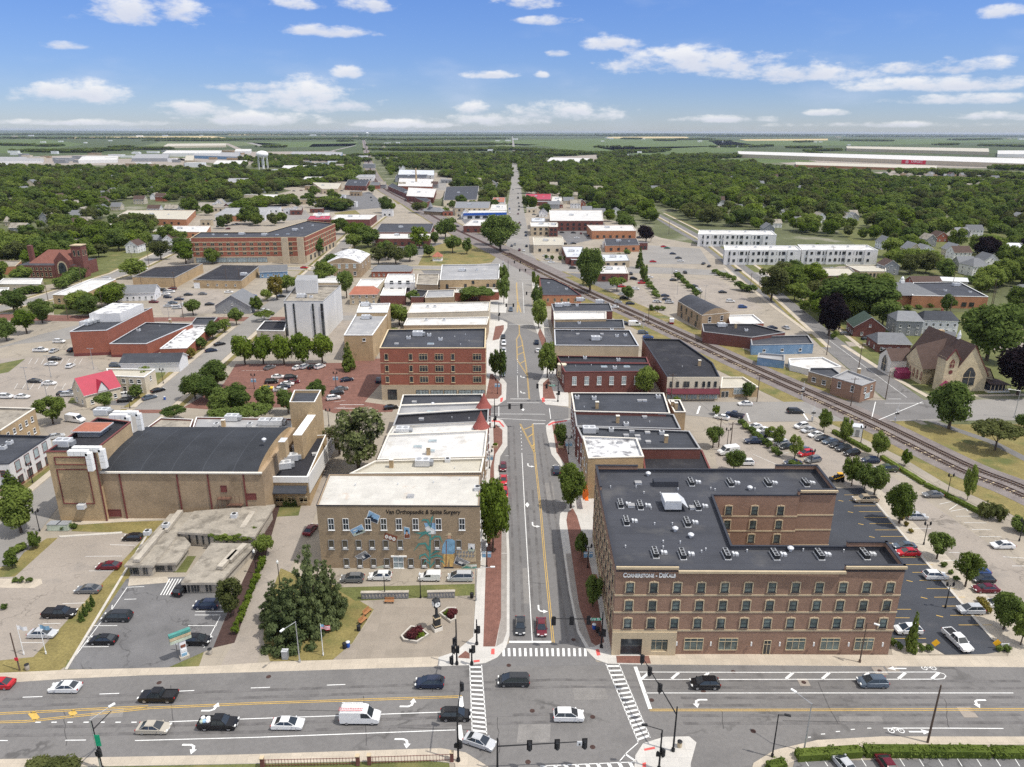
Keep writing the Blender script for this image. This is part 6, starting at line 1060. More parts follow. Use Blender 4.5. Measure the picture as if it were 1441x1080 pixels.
# --- stone church on the right
def church_right():
 c=P(1359,551);r=empty('stone_church',(c.x,c.y,0),R_(4));tag(r,'cream limestone church with steep brown roof, small bell tower and crimson porches','church')
 FOOT.append([(c.x-14,c.y-2),(c.x+18,c.y-2),(c.x+18,c.y+34),(c.x-14,c.y+34)])
 # nave runs away from the camera (local y); the gable faces the camera
 w,L,h,rh=13,26,6.2,10.4;b=MB()
 b.poly([(-w/2,0,0),(w/2,0,0),(w/2,0,h),(0,0,h+rh),(-w/2,0,h)],'limestone')
 for s in(-1,1):b.poly([(s*w/2,L if s<0 else 0,0),(s*w/2,0 if s<0 else L,0),(s*w/2,0 if s<0 else L,h),(s*w/2,L if s<0 else 0,h)],'limestone')
 b.poly([(w/2,L,0),(-w/2,L,0),(-w/2,L,h),(0,L,h+rh),(w/2,L,h)],'limestone');b.build('wall',r)
 b=MB()
 for s in(-1,1):
  q=[(s*(w/2+.5),-.4,h-.7),(s*(w/2+.5),L+.4,h-.7),(0,L+.4,h+rh+.1),(0,-.4,h+rh+.1)];b.poly(q if s>0 else q[::-1],'shingle_brown');q2=[(x,y,z-.25)for x,y,z in q];b.poly(q2[::-1]if s>0 else q2,'trim_red');b.poly([q[0],q[3],q2[3],q2[0]],'trim_red')
 b.build('roof',r)
 # cross roof to the left and transept
 b=MB();yc=14;tw=12;tl=13;hh=h+rh-1
 b.poly([(-w/2-tl+8,yc-tw/2,0),(-w/2-tl+8,yc-tw/2,0)]+[(-w/2-tl+8,yc-tw/2,h),(0,yc-tw/2,h),(0,yc-tw/2,0)],'limestone');b.box((-w/2-2.5,yc,h/2),(5,tw,h),'limestone');b.build('transept_wall',r)
 b=MB();x0=-w/2-5.5
 b.poly([(x0,yc-tw/2-.4,h-.4),(0,yc-tw/2-.4,h-.4),(0,yc,hh),(x0,yc,hh-3)],'shingle_brown');b.poly([(0,yc+tw/2+.4,h-.4),(x0,yc+tw/2+.4,h-.4),(x0,yc,hh-3),(0,yc,hh)],'shingle_brown');b.poly([(x0+.3,yc-tw/2,h-.4),(x0+.3,yc,hh-3.1),(x0+.3,yc+tw/2,h-.4)],'limestone');b.build('cross_roof',r)
 b=MB();tx,ty=-w/2-1.0,1.6;b.box((tx,ty,6.2),(4.6,4.6,12.4),'limestone')
 for s in(-1,1):
  q=[(tx+s*2.7,ty-2.6,11.8),(tx+s*2.7,ty+2.6,11.8),(tx,ty+2.6,15.6),(tx,ty-2.6,15.6)];b.poly(q if s>0 else q[::-1],'shingle_brown')
 b.poly([(tx-2.3,ty-2.31,12.4),(tx+2.3,ty-2.31,12.4),(tx,ty-2.31,15.3)],'limestone')
 for s in(-1,1):b.tube((tx+s*2.6,ty-2.65,11.7),(tx,ty-2.65,15.6),.22,.22,'trim_red',4)
 t=b.build('bell_tower',r)
 def gothic(par,x,y,z,w_,h_,m,rz=0,fr='trim_cream'):
  n=6;arc=[(w_/2*(1-k/n),h_*.62+h_*.38*math.sin(math.pi/2*k/n))for k in range(n+1)];outl=[(-w_/2,0),(w_/2,0)]+arc+[(-a,b_)for a,b_ in arc[-2::-1]]
  k=MB();k.poly([(a*1.22,-.05,b_*1.08-.1)for a,b_ in outl],fr);k.poly([(a,-.12,b_)for a,b_ in outl],m);k.box((0,-.16,h_*.4),(.1,.1,h_*.8),'trim_cream');k.box((0,-.16,h_*.45),(w_,.1,.1),'trim_cream');k.build('arched_window',par,(x,y,z),rz)
 gothic(r,0,0,2.2,4.4,6.6,'glass_dark');gothic(t,tx,ty-2.3,9,1.7,3,'trim_red');gothic(t,tx,ty-2.3,.2,1.8,3,'trim_red')
 k=MB();k.poly([(tx+.75*math.cos(i*.5236),ty-2.36,7.4+.75*math.sin(i*.5236))for i in range(12)],'trim_red');k.build('round_window',r)
 for y in(6,8.4,10.8,13,15.4):gothic(r,-w/2-(5 if y>8 and y<20 else 0),y,1.4,1.1,3.4,'trim_red',-math.pi/2)
 for y in(4,8,12,16,20):gothic(r,w/2,y,1.4,1.1,3.4,'glass_dark',math.pi/2)
 b=MB();b.prism([(-1,-1.8),(1,-1.8),(1,1.8),(-1,1.8)],2.4,2.5,'awning_pink',bottom=True)
 b=MB()
 for s in(-1,1):b.poly([(s*1.8,-4.4,2.6),(s*1.8,.2,2.6),(0,.2,4.4),(0,-4.4,4.4)],'awning_pink');b.tube((s*1.7,-4.2,0),(s*1.7,-4.2,2.6),.08,.08,'trim_dark',6)
 b.poly([(-1.8,-4.4,2.6),(1.8,-4.4,2.6),(0,-4.4,4.4)],'awning_pink');b.build('porch_awning',r,(tx-1.2,ty-2.3,0))
 # white annex at the left end with its own crimson canopy, dark porch at the right
 b=MB();b.box((-13.5,22,3),(8,8,6),'stone_white');b.poly([(-18,17.4,6),(-9,17.4,6),(-9,22,9.5),(-18,22,9.5)],'shingle_brown');b.poly([(-9,26.6,6),(-18,26.6,6),(-18,22,9.5),(-9,22,9.5)],'shingle_brown');b.poly([(-17.5,26,6),(-17.5,18,6),(-17.5,22,9.3)],'stone_white');b.box((-9,17.6,2.6),(5,3,5.2),'stone_white');a=b.build('annex',r)
 gothic(r,-17.6,22,1,3,6,'glass_dark',-math.pi/2,'stone_white')
 b=MB();b.box((-14,15.6,1.2),(4.6,2.6,2.4),'awning_pink');b.poly([(-16.5,14.2,2.4),(-11.5,14.2,2.4),(-11.5,17,3.6),(-16.5,17,3.6)],'awning_pink');b.build('canopy',r)
 b=MB();b.box((w/2+4,1,.3),(8,6,.6),'stone_white');b.poly([(w/2,-2.4,3.2),(w/2+8.4,-2.4,2.6),(w/2+8.4,4,2.6),(w/2,4,4.8)],'shingle_brown');b.box((w/2+3.6,1.2,1.6),(6.4,4.4,2),'trim_dark')
 for i in range(6):b.box((w/2+.8+i*1.4,-2,1.6),(.18,.18,2.2),'stone_cream')
 b.build('side_porch',r);b=MB();b.poly([(w/2,2,0),(w/2+4,2,0),(w/2+4,2,4),(w/2+2,2,7.4),(w/2,2,5)],'limestone');b.poly([(w/2+4.3,1.6,3.8),(w/2+4.3,8,3.8),(w/2+2,8,7.6),(w/2+2,1.6,7.6)],'shingle_brown');b.poly([(w/2+2,1.6,7.6),(w/2+2,8,7.6),(w/2-.6,8,4.6),(w/2-.6,1.6,4.6)],'shingle_brown');b.build('side_gable',r)
 MB().box((1.5,21,12),(1.6,1.6,9),'brick_buff').build('chimney',r);MB().box((0,9,h+rh+.6),(.9,.9,1.6),'trim_white').lathe([(.6,h+rh+1.4),(.1,h+rh+3)],'trim_white',8,(0,9)).build('steeple',r)
church_right()
# --- far warehouses
for lab,q,h,w,rf in(('vast pale distribution warehouse, nearer of two on the right horizon',[(1040,217),(1480,232),(1480,224),(1038,213)],12,'siding_beige','roof_white'),('vast pale distribution warehouse, farther of two on the right horizon',[(1192,209),(1392,214),(1391,209),(1191,206)],13,'siding_beige','roof_cream'),('far white warehouse at the right edge beyond the big warehouse',[(1404,217),(1560,218),(1560,212),(1404,212)],12,'stucco_white','roof_white'),('low red brick factory with a flat pale roof in front of the big warehouse',[(1120,232),(1318,238),(1318,233),(1120,228)],6,'brick_orange','roof_cream')):
 building('distribution_warehouse',lab,'warehouse',q,h,w,rf,par=.5,cop='trim_white')
w0=P(1040,217,12);w1=P(1480,232,12);wr=[o for o,_ in REG if o.get('label','').startswith('vast pale distribution warehouse, nearer')][0]
u=lambda px:(lambda t:w0.lerp(w1,t))((px-1040)/440*1.0)
a,b2=None,None
def onwall(px):
 lo,hi=0.,1.
 for _ in range(40):
  m_=(lo+hi)/2
  if PROJ(w0.lerp(w1,m_))[0]<px:lo=m_
  else:hi=m_
 return w0.lerp(w1,lo)
a,b2=onwall(1268),onwall(1302);d=(b2-a);rz=math.atan2(d.y,d.x);b=MB();L_=Vector(d[:2]).length;b.box((0,-.3,6.2),(L_,.5,11.4),'sign_red');s=b.build('sign_wall',wr,local(wr,(*((a+b2)/2)[:2],0)),rz)
b=MB()
for ro,ri in((4.2,3.0),(1.6,0)):
 for k in range(24):
  t0,t1=k*math.pi/12,(k+1)*math.pi/12;b.poly([(-L_*.27+ro*math.cos(t0),-.62,6.4+ro*math.sin(t0)),(-L_*.27+ro*math.cos(t1),-.62,6.4+ro*math.sin(t1)),(-L_*.27+ri*math.cos(t1),-.62,6.4+ri*math.sin(t1)),(-L_*.27+ri*math.cos(t0),-.62,6.4+ri*math.sin(t0))],'sign_white')
b.build('emblem',wr,local(wr,(*((a+b2)/2)[:2],0)),rz)
n_=Vector((math.cos(rz),math.sin(rz)));p=Vector(((a+b2)/2)[:2])+n_*(-L_*.12)+Vector((n_.y,-n_.x))*.6
text('TARGET',wr,local(wr,(p.x,p.y,4.6)),L_*.5,'sign_white','sign_lettering',rz=rz)
# --- water towers
def water_tower(px,yb,yt,rad,lab,legs=6):
 c=P(px,yb);H=HZ(px,yb,yt);r=empty('water_tower',(c.x,c.y,0));tag(r,lab,'water tower');b=MB();zb=H-rad*1.05
 b.lathe([(rad*.25,zb-1.5),(rad*.75,zb),(rad*.97,zb+rad*.32),(rad,zb+rad*.5),(rad*.93,zb+rad*.72),(rad*.65,zb+rad*.94),(rad*.2,H),(.1,H+.1)],'trim_white',24);b.build('tank',r,smooth=True)
 for k in range(legs):t=k*2*math.pi/legs;MB().tube((rad*.85*math.cos(t),rad*.85*math.sin(t),0),(rad*.8*math.cos(t),rad*.8*math.sin(t),zb+rad*.3),.6,.6,'trim_white',8).build('leg',r)
 MB().tube((0,0,0),(0,0,zb),1.4,1.4,'trim_white',10).build('riser',r)
 return r
water_tower(371,239,212.5,13.5,'white water tower with a flattened round tank on many legs')
water_tower(517,192.5,186.5,22,'tiny white water tower on the horizon above the railway',5)
def silo(px,py,lab):
 c=P(px,py);k=PPM(c);b=MB();b.lathe([(3.4,0),(3.4,14),(1,17),(.1,17.2)],'metal_light',14);tag(b.build('grain_silo',None,(c.x,c.y,0)),lab,'silo')
silo(984,201,'pale grain silo at a farm in the green fields');silo(1017,201,'white grain silo by the far tan field')
# --- far white buildings and farmsteads, each its own thing
rf=random.Random(5)
FARM=[(20,193),(43,192),(60,201),(85,200),(120,202),(155,199),(283,190),(232,192),(196,193),(440,190.5),(455,190.2),(500,193),(545,203),(560,202),(540,208),(590,196.5),(630,197),(655,196),(672,196.5),(700,199),(715,199),(725,197),(780,189.8),(790,190),(855,195),(860,196),(905,196.5),(985,199.5),(1005,200),(1147,200.5),(1155,200.5),(1180,194),(1100,189.5),(1130,191),(1010,208),(1040,207.5),(1060,207),(1195,205),(1300,191.5),(1345,191),(1375,193),(1400,192),(1420,196),(1438,197),(848,199.5),(1240,193),(660,212),(690,213),(745,213),(880,215),(900,216)]
for i,(x,y)in enumerate(FARM):
 y=max(y,191.3);c=P(x,y);k=PPM(c);wd=rf.uniform(4,9)/k;dp=wd*.35;hh=min(20,max(8,wd*.22))
 building('farm_building',rf.choice(['white','pale','bright white','low white'])+' building far out in the fields on the horizon','farm building',[(c.x-wd/2,c.y),(c.x+wd/2,c.y),(c.x+wd/2,c.y+dp),(c.x-wd/2,c.y+dp)],hh,rf.choice(['trim_white','siding_white','siding_beige']),rf.choice(['roof_white','roof_white','roof_grey']),par=.3,cop=None,world=True,group='buildings out in the fields')
 # --- further low buildings between the far blocks
rx=random.Random(9)
for(x,y,w_,lab,wl,rf_)in((445,300,16,'small brown shop','brick_dark','roof_cream'),(408,302,14,'small white workshop','stucco_white','roof_white'),(425,288,18,'tan roofed yard building','stucco_tan','roof_stain'),(452,284,14,'tiny dark roofed shop','brick_dark','roof_dark'),(492,292,16,'white gabled store','stucco_white','roof_white'),(480,280,12,'pale shed','siding_white','metal_light'),(500,276,14,'brick store','brick_tan','roof_grey'),(440,268,18,'low brown yard hall','brick_tan','roof_stain'),(412,250,20,'white roofed workshop','siding_white','roof_white'),(392,258,16,'cream workshop','siding_beige','roof_cream'),(365,272,18,'long grey roofed store','siding_grey','roof_grey'),(352,282,14,'cream shop','stucco_cream','roof_white'),(330,312,16,'pale brick annex','brick_orange','roof_cream'),(290,318,14,'tan annex','stucco_tan','roof_cream'),(385,300,14,'grey roofed garage','siding_white','roof_grey'),(545,305,16,'small white office','stucco_white','roof_grey'),(630,304,14,'brick shop','brick_red','roof_dark'),(648,306,10,'cream shop','stucco_cream','roof_cream'),(628,258,14,'grey house like office','siding_grey','roof_grey'),(652,262,12,'white two storey office','siding_white','roof_white'),(668,276,12,'white porch office','siding_white','roof_grey'),(690,270,12,'yellowish shop','stucco_cream','roof_grey'),(744,288,12,'low tan shop','stucco_tan','roof_white'),(764,290,14,'brick row shop','brick_dark','roof_grey'),(748,300,12,'pale shop','stucco_cream','roof_white'),(775,262,16,'brick house like shop','brick_red','tile_orange'),(750,268,10,'white office','siding_white','roof_grey'),(746,258,9,'grey office','siding_grey','roof_dark'),(810,288,14,'brown shop','brick_tan','roof_stain'),(858,350,14,'pale garage','stucco_white','roof_white'),(795,325,12,'white garage','stucco_white','metal_light'),(905,352,12,'brown shed','brick_dark','roof_grey'),(150,402,10,'pale garage','siding_white','metal_light'),(50,384,14,'white annex','siding_white','roof_white'),(110,350,14,'brown annex','brick_tan','roof_stain')):
 c=P(x,y);k=PPM(c);wd=w_*rx.uniform(.9,1.3)/k;dp=wd*rx.uniform(.5,.8);hh=rx.uniform(4.5,7)
 building('small_commercial_building',lab+' in the far blocks',K,[(c.x-wd/2,c.y),(c.x+wd/2,c.y),(c.x+wd/2,c.y+dp),(c.x-wd/2,c.y+dp)],hh,wl,rf_,par=.3,cop='trim_grey',world=True,wins=[Wn(0,max(2,int(wd/5)),[1.0],1.8,1.8,'shop','trim_dark')])
 # --- houses between the trees of the residential quarters
HOUSES=[(218,293,'siding_white'),(243,293,'siding_grey'),(262,293,'siding_white'),(118,297,'siding_beige'),(165,290,'siding_beige'),(53,270,'siding_white'),(125,277,'siding_white'),(98,240,'siding_beige'),(160,250,'siding_white'),(210,252,'siding_beige'),(240,336,'siding_white'),(222,336,'siding_grey'),(45,256,'siding_beige'),(5,340,'siding_white'),(190,344,'siding_white'),(310,285,'siding_white'),(322,290,'brick_dark'),(645,252,'siding_white'),(672,254,'siding_beige'),(694,268,'siding_white'),(706,229,'siding_beige'),(743,263,'siding_white'),(748,252,'siding_white'),(760,268,'brick_red'),(742,246,'siding_white'),(773,248,'siding_white'),(800,282,'siding_beige'),(807,274,'siding_beige'),(865,262,'siding_white'),(867,296,'siding_white'),(843,298,'siding_beige'),(883,218,'siding_white'),(910,223,'siding_beige'),(935,246,'siding_white'),(1000,262,'siding_beige'),(1070,258,'siding_grey'),(1068,291,'siding_white'),(1130,296,'siding_beige'),(1185,298,'siding_grey'),(1190,303,'siding_white'),(1080,320,'siding_grey'),(1200,304,'siding_grey'),(1245,340,'siding_white'),(1300,350,'siding_white'),(1340,350,'siding_beige'),(1305,262,'siding_grey'),(1130,265,'siding_white'),(1430,285,'siding_white'),(1425,275,'siding_beige'),(655,300,'siding_white'),(590,248,'siding_white'),(1095,256,'siding_white'),(1380,255,'siding_white'),(1400,250,'siding_beige'),(1340,252,'siding_white'),(1362,262,'siding_white'),(1310,244,'siding_white'),(1280,246,'siding_beige'),(1245,245,'siding_white'),(1415,262,'siding_white')]
for x0,x1,y0,y1,n_,lo,hi,nm,ct in((0,340,214,236,34,14,34,'low_industrial_building','industrial building'),(1225,1441,244,262,44,7,12,'mobile_home','mobile home'),(380,520,220,246,16,12,26,'low_industrial_building','industrial building')):
 for i in range(n_):
  c=P(rx.uniform(x0,x1),rx.uniform(y0,y1));wd=rx.uniform(lo,hi)*(1 if lo<10 else 1.4);dp=wd*rx.uniform(.4,.7);m=rx.choice(['siding_white','siding_beige','siding_white','siding_grey','brick_tan']);rf_=rx.choice(['roof_white','roof_grey','roof_white','roof_cream'])
  building(nm,{'siding_white':'white','siding_beige':'beige','siding_grey':'grey','brick_tan':'tan brick'}[m]+' '+('mobile home'if lo<10 else 'industrial building')+' with '+{'roof_white':'white','roof_grey':'grey','roof_cream':'cream'}[rf_]+' roof in the far blocks',ct,[(c.x-wd/2,c.y),(c.x+wd/2,c.y),(c.x+wd/2,c.y+dp),(c.x-wd/2,c.y+dp)],rx.uniform(4,5)if lo<10 else rx.uniform(6,10),m,rf_,par=.3,cop=None,world=True,group='low buildings at the edge of town')
CL={'siding_white':'white','siding_beige':'beige','siding_grey':'grey','brick_dark':'dark brick','brick_red':'red brick'}
HP=[]
rh=random.Random(77);RES=[((760,238),(1100,300)),((1050,245),(1441,330)),((1241,330),(1441,372)),((0,238),(330,290)),((0,290),(150,345)),((520,222),(705,262))]
for(a_,b_),n_ in zip(RES,(30,40,8,36,8,18)):
 for i in range(n_):HOUSES.append((rh.uniform(a_[0],b_[0]),a_[1]+(b_[1]-a_[1])*rh.random()**1.4,rh.choice(['siding_white','siding_white','siding_beige','siding_grey','brick_red'])))
for i,(x,y,m)in enumerate(HOUSES):
 h=rf.choice([4.5,5.6,6]);c=P(x,y,h);rr=rf.choice(['shingle_grey','shingle_grey','shingle_brown','roof_stain'])
 house('house',CL[m]+' gabled house with a '+{'shingle_grey':'grey','shingle_brown':'brown','roof_stain':'tan'}[rr]+' roof among the trees','house',x,y,rf.uniform(10,14),rf.uniform(8,10),h,rf.uniform(3,4.2),rf.choice([0,math.pi/2])+rf.uniform(-.06,.06),m,rr,wins=y>280,group='houses among the trees');HP.append((c.x,c.y))
 # ================================================================== vehicles
TY={'sedan':dict(low=[(-2.3,.3),(-2.36,.62),(-2.28,.93),(-1.6,1.0),(1.0,.95),(2.0,.78),(2.33,.6),(2.36,.4),(2.2,.24),(-2.2,.24)],w=.9,cab=(-1.9,1.3,.94,-.95,.2,1.44),wx=(-1.4,1.42),r=.33),'hatchback':dict(low=[(-2.0,.3),(-2.08,.62),(-2.02,1.0),(-1.6,1.02),(1.0,.98),(1.75,.82),(2.05,.62),(2.08,.4),(1.95,.24),(-1.9,.24)],w=.88,cab=(-2.02,1.35,.97,-1.4,.2,1.5),wx=(-1.25,1.25),r=.33),'crossover':dict(low=[(-2.25,.36),(-2.32,.7),(-2.25,1.1),(-1.7,1.13),(1.0,1.08),(1.95,.95),(2.28,.72),(2.32,.45),(2.15,.3),(-2.15,.3)],w=.93,cab=(-2.2,1.4,1.07,-1.6,.3,1.68),wx=(-1.4,1.42),r=.37),'minivan':dict(low=[(-2.5,.32),(-2.56,.7),(-2.5,1.1),(-1.9,1.12),(1.2,1.06),(2.2,.9),(2.52,.66),(2.56,.42),(2.4,.26),(-2.4,.26)],w=.98,cab=(-2.48,1.95,1.06,-2.1,.6,1.78),wx=(-1.5,1.6),r=.35),'pickup':dict(low=[(-2.85,.5),(-2.9,.75),(-2.86,1.12),(-2.7,1.16),(1.4,1.16),(2.55,1.05),(2.86,.85),(2.9,.55),(2.75,.4),(-2.75,.4)],w=.99,cab=(-.75,1.55,1.12,-.5,.75,1.86),wx=(-1.75,1.85),r=.42,bed=True),'van':dict(low=[(-2.95,.4),(-3.0,1.2),(-2.92,2.3),(-2.7,2.5),(.75,2.5),(1.15,2.35),(2.0,1.38),(2.75,1.12),(2.98,.8),(3.0,.5),(2.8,.32),(-2.8,.32)],w=1.02,cab=None,wx=(-1.9,1.95),r=.38,van=True),'small_van':dict(low=[(-2.15,.35),(-2.2,1.0),(-2.12,1.72),(-1.95,1.84),(.3,1.84),(.6,1.75),(1.25,1.1),(1.95,.92),(2.18,.65),(2.2,.4),(2.0,.28),(-2.0,.28)],w=.88,cab=None,wx=(-1.35,1.4),r=.33,van=True)}
def body_mesh(b,T,m='paint'):
 low,w=T['low'],T['w'];cx=0;cz=sum(p[1]for p in low)/len(low)
 ys=[(-w,.9),(-w+.07,.975),(-w+.2,1.0),(w-.2,1.0),(w-.07,.975),(w,.9)];n=len(low);i0=len(b.v)
 for y,s in ys:
  for x,z in low:b.v.append((x*(.985 if s<.95 else 1),y,cz+(z-cz)*s))
 for j in range(5):
  for k in range(n):b.f.append([i0+j*n+k,i0+j*n+(k+1)%n,i0+(j+1)*n+(k+1)%n,i0+(j+1)*n+k]);b.m.append(b.mi(m))
 b.f.append([i0+k for k in reversed(range(n))]);b.m.append(b.mi(m));b.f.append([i0+5*n+k for k in range(n)]);b.m.append(b.mi(m))
 if T['cab']:
  x0,x1,zb,t0,t1,zt=T['cab'];wb,wt=w-.06,w-.31
  B=[(x0,-wb,zb),(x1,-wb,zb),(x1,wb,zb),(x0,wb,zb)];Tp=[(t0,-wt,zt),(t1,-wt,zt),(t1,wt,zt),(t0,wt,zt)]
  b.prism([(t0-.08,-wt-.03),(t1+.1,-wt-.03),(t1+.1,wt+.03),(t0-.08,wt+.03)],zt-.05,zt+.03,m,bottom=True)
  b.prism([(t0+.1,-wt+.1),(t1-.1,-wt+.1),(t1-.1,wt-.1),(t0+.1,wt-.1)],zt+.03,zt+.06,m)
  for p,q in zip(B,Tp):b.tube(p,q,.045,.035,m,4)
  for s in(-1,1):
   xm=(t0+t1)/2+.05;b.tube((xm,s*wb,zb),(xm-.02,s*(wt+.01),zt),.035,.03,m,4)
  for s in(-1,1):b.box((x1-.25,s*(w+.08),zb+.05),(.18,.2,.14),m)
 if T.get('bed'):
  b.box((-1.8,0,1.17),(1.8,1.6,.03),'black_plastic');
  for s in(-1,1):b.box((-1.8,s*.9,1.2),(2.0,.12,.12),m)
  b.box((-2.8,0,1.2),(.12,1.7,.12),m);b.box((-.85,0,1.2),(.1,1.7,.12),m)
 b.box((0,0,.3),(T['low'][0][0]*-1.86,2*w-.12,.16),'black_plastic')
def glass_quads(T):
 out=[];w=T['w']
 if T['cab']:
  x0,x1,zb,t0,t1,zt=T['cab'];wb,wt=w-.06,w-.31
  out+=[('windscreen',[(x1,-wb,zb),(x1,wb,zb),(t1,wt,zt),(t1,-wt,zt)]),('rear_window',[(x0,wb,zb),(x0,-wb,zb),(t0,-wt,zt),(t0,wt,zt)]),('side_window',[(x0,-wb,zb),(x1,-wb,zb),(t1,-wt,zt),(t0,-wt,zt)]),('side_window',[(x1,wb,zb),(x0,wb,zb),(t0,wt,zt),(t1,wt,zt)])]
 else:
  L=T['low'];p=[q for q in L if q[1]>.9];a,c=L[5],L[6]
  f=lambda t:(a[0]+(c[0]-a[0])*t+.03,a[1]+(c[1]-a[1])*t+.03);u,v=f(.12),f(.95)
  out.append(('windscreen',[(v[0],-w+.12,v[1]),(v[0],w-.12,v[1]),(u[0],w-.2,u[1]),(u[0],-w+.2,u[1])]))
  zt,zb=L[4][1]-.22,L[6][1]+.06
  for s in(-1,1):
   q=[(a[0]-.85,s*(w+.015),zb),(c[0]-.15,s*(w+.015),zb),(a[0]+.12,s*(w+.015),zt),(a[0]-.85,s*(w+.015),zt)];out.append(('side_window',q if s<0 else q[::-1]))
 return out
def wheel(b,x,y,r):
 s=1 if y>0 else-1;b.tube((x,y-s*.2,r),(x,y+s*.03,r),r,r,'tyre',14);b.tube((x,y+s*.031,r),(x,y+s*.05,r),r*.66,r*.62,'rim',10)
VM={}
def vehicle_mesh(ty,full):
 k=(ty,full)
 if k in VM:return VM[k]
 T=TY[ty];parts=[];b=MB();body_mesh(b,T);xs=[p[0]for p in T['low']];fx,bx=max(xs),min(xs);zf=T['low'][-5 if not T.get('van')else-5][1]
 hl=dict(sedan=.68,hatchback=.72,crossover=.84,minivan=.8,pickup=.92,van=.95,small_van=.78)[ty]
 def lights(fn):
  for s in(-1,1):fn('headlight',MB().box((fx-.06,s*(T['w']-.25),hl),(.2,.4,.15),'lamp_white'));fn('tail_light',MB().box((bx+.04,s*(T['w']-.14),hl+.12),(.16,.22,.24),'lamp_red'))
 if full:
  parts.append(('body',b.mesh('body')))
  for nm,q in glass_quads(T):parts.append((nm,MB().poly(q,'car_glass').mesh(nm)))
  for x in T['wx']:
   for s in(-1,1):w=MB();wheel(w,x,s*(T['w']-.05),T['r']);parts.append(('wheel',w.mesh('wheel')))
  lights(lambda nm,m:parts.append((nm,m.mesh(nm))))
  if T['cab']is not None:parts.append(('number_plate',MB().box((fx+.0,0,.5),(.04,.5,.14),'sign_white').mesh('number_plate')))
 else:
  for nm,q in glass_quads(T):b.poly(q,'car_glass')
  for x in T['wx']:
   for s in(-1,1):wheel(b,x,s*(T['w']-.05),T['r'])
  parts.append((ty,b.mesh(ty)))
 VM[k]=parts;return parts
CC={'white':(.78,.78,.77),'black':(.012,.012,.014),'dark':(.03,.033,.038),'navy':(.018,.028,.06),'silver':(.5,.51,.52),'grey':(.16,.165,.17),'maroon':(.13,.012,.022),'red':(.5,.02,.03),'beige':(.45,.41,.34),'yellow':(.7,.5,.03),'blue':(.03,.08,.25),'tan':(.4,.33,.24),'olive':(.07,.085,.05),'green':(.02,.12,.07),'bluegrey':(.1,.13,.17)}
CN={'dark':'dark grey','navy':'navy blue','bluegrey':'blue grey'}
TN={'small_van':'small van','van':'van','pickup':'pickup truck'}
def car(px,py,ty,colr,head,where,extra=None,full=None,z=.05):
 c=P(px,py,.7);k=PPM(c);full=k>3.4 if full is None else full
 nm={'sedan':'parked_car','hatchback':'parked_car','crossover':'sport_utility_vehicle','minivan':'minivan','pickup':'pickup_truck','van':'delivery_van','small_van':'delivery_van'}[ty]
 if 'driving'in where and nm=='parked_car':nm='car'
 r=None;parts=vehicle_mesh(ty,full)
 if full:
  r=empty(nm,(c.x,c.y,z),R_(head))
  for pn,me in parts:o=link(pn,me,r);o.color=(*CC[colr],1)
 else:r=link(nm,parts[0][1],None,(c.x,c.y,z),R_(head));r.color=(*CC[colr],1)
 tag(r,f"{CN.get(colr, colr)} {TN.get(ty, ty)} {where}",{'pickup':'pickup truck','van':'van','small_van':'van'}.get(ty,'car'),'vehicles',px=(px,py));return r
AV='driving on the wide avenue in front'
car(-2,962,'sedan','red',180,'driving at the left edge of the wide avenue',z=.06)
car(92,967,'sedan','white',180,'driving left past the parking lots on the avenue',z=.06)
car(223,980,'pickup','black',180,'driving left on the avenue, with a covered bed',z=.06)
car(216,1024,'sedan','beige',0,'driving right on the avenue behind the loaded pickup',z=.06)
r=car(307,1018,'pickup','black',0,'driving right on the avenue with white bags in its bed',z=.06)
b=MB()
for i,(x,y)in enumerate(((-2.3,.3),(-1.9,-.35),(-1.5,.25),(-2.2,-.4),(-1.3,-.3))):b.lathe([(.1,1.2),(.36,1.28),(.32,1.5),(.08,1.62)],('sign_white','mural_blue','sign_white','mural_sage','sign_white')[i],8,(x,y))
o=b.build('bags',None,r.location,0);tag(o,'pile of white and blue bags in the bed of the black pickup','bags')
car(605,961,'crossover','navy',180,'driving left on the avenue below the clock plaza',z=.06)
car(405,1018,'sedan','white',0,'with a black glass roof driving right behind the van',z=.06)
r=car(507,1010,'van','white',0,'driving on the avenue with a red ladder on its roof',z=.06)
b=MB()
for x in(-2.4,-1.2,0):b.box((x,0,2.62),(.08,1.7,.06),'trim_white')
for s in(-.85,.85):b.box((-1.2,s,2.66),(3.2,.07,.07),'trim_white')
b.build('roof_rack',r);b=MB()
for s in(-.35,-.75):b.box((-1.2,s,2.72),(3.6,.06,.09),'sign_red')
for i in range(10):b.box((-2.8+i*.36,-.55,2.72),(.05,.4,.05),'trim_white')
ld=b.build('ladder',None,r.location,0);tag(ld,'red and white ladder lying on the roof of the white van','ladder')
car(641,1006,'crossover','black',0,'waiting at the left crosswalk on the avenue',z=.06)
car(675,1043,'sedan','silver',-22,'turning over the left crosswalk at the bottom',z=.06)
car(723,958,'minivan','dark',180,'crossing the intersection in front of the stop line',z=.06)
car(800,1007,'crossover','white',0,'with a sunroof in the middle of the intersection',z=.06)
car(732,880,'sedan','dark',270,'waiting at the stop line in the left lane',z=.07)
car(762,882,'sedan','maroon',270,'waiting at the stop line in the turning lane',z=.07)
car(992,962,'crossover','black',180,'driving left in front of the apartment block, near the crosswalk',z=.06)
car(1228,960,'crossover','bluegrey',180,'driving left in front of the right end of the apartment block',z=.06)
W1='in the pale parking lot at the left edge'
car(187,756,'hatchback','black',180,'parked by the grass behind the concrete office lot');car(153,796,'sedan','maroon',180,W1);car(124,829,'sedan','grey',180,W1);car(84,863,'pickup','black',0,W1);car(60,891,'sedan','silver',0,W1+' beside the flagpoles')
W2='in the dark lot in front of the concrete office'
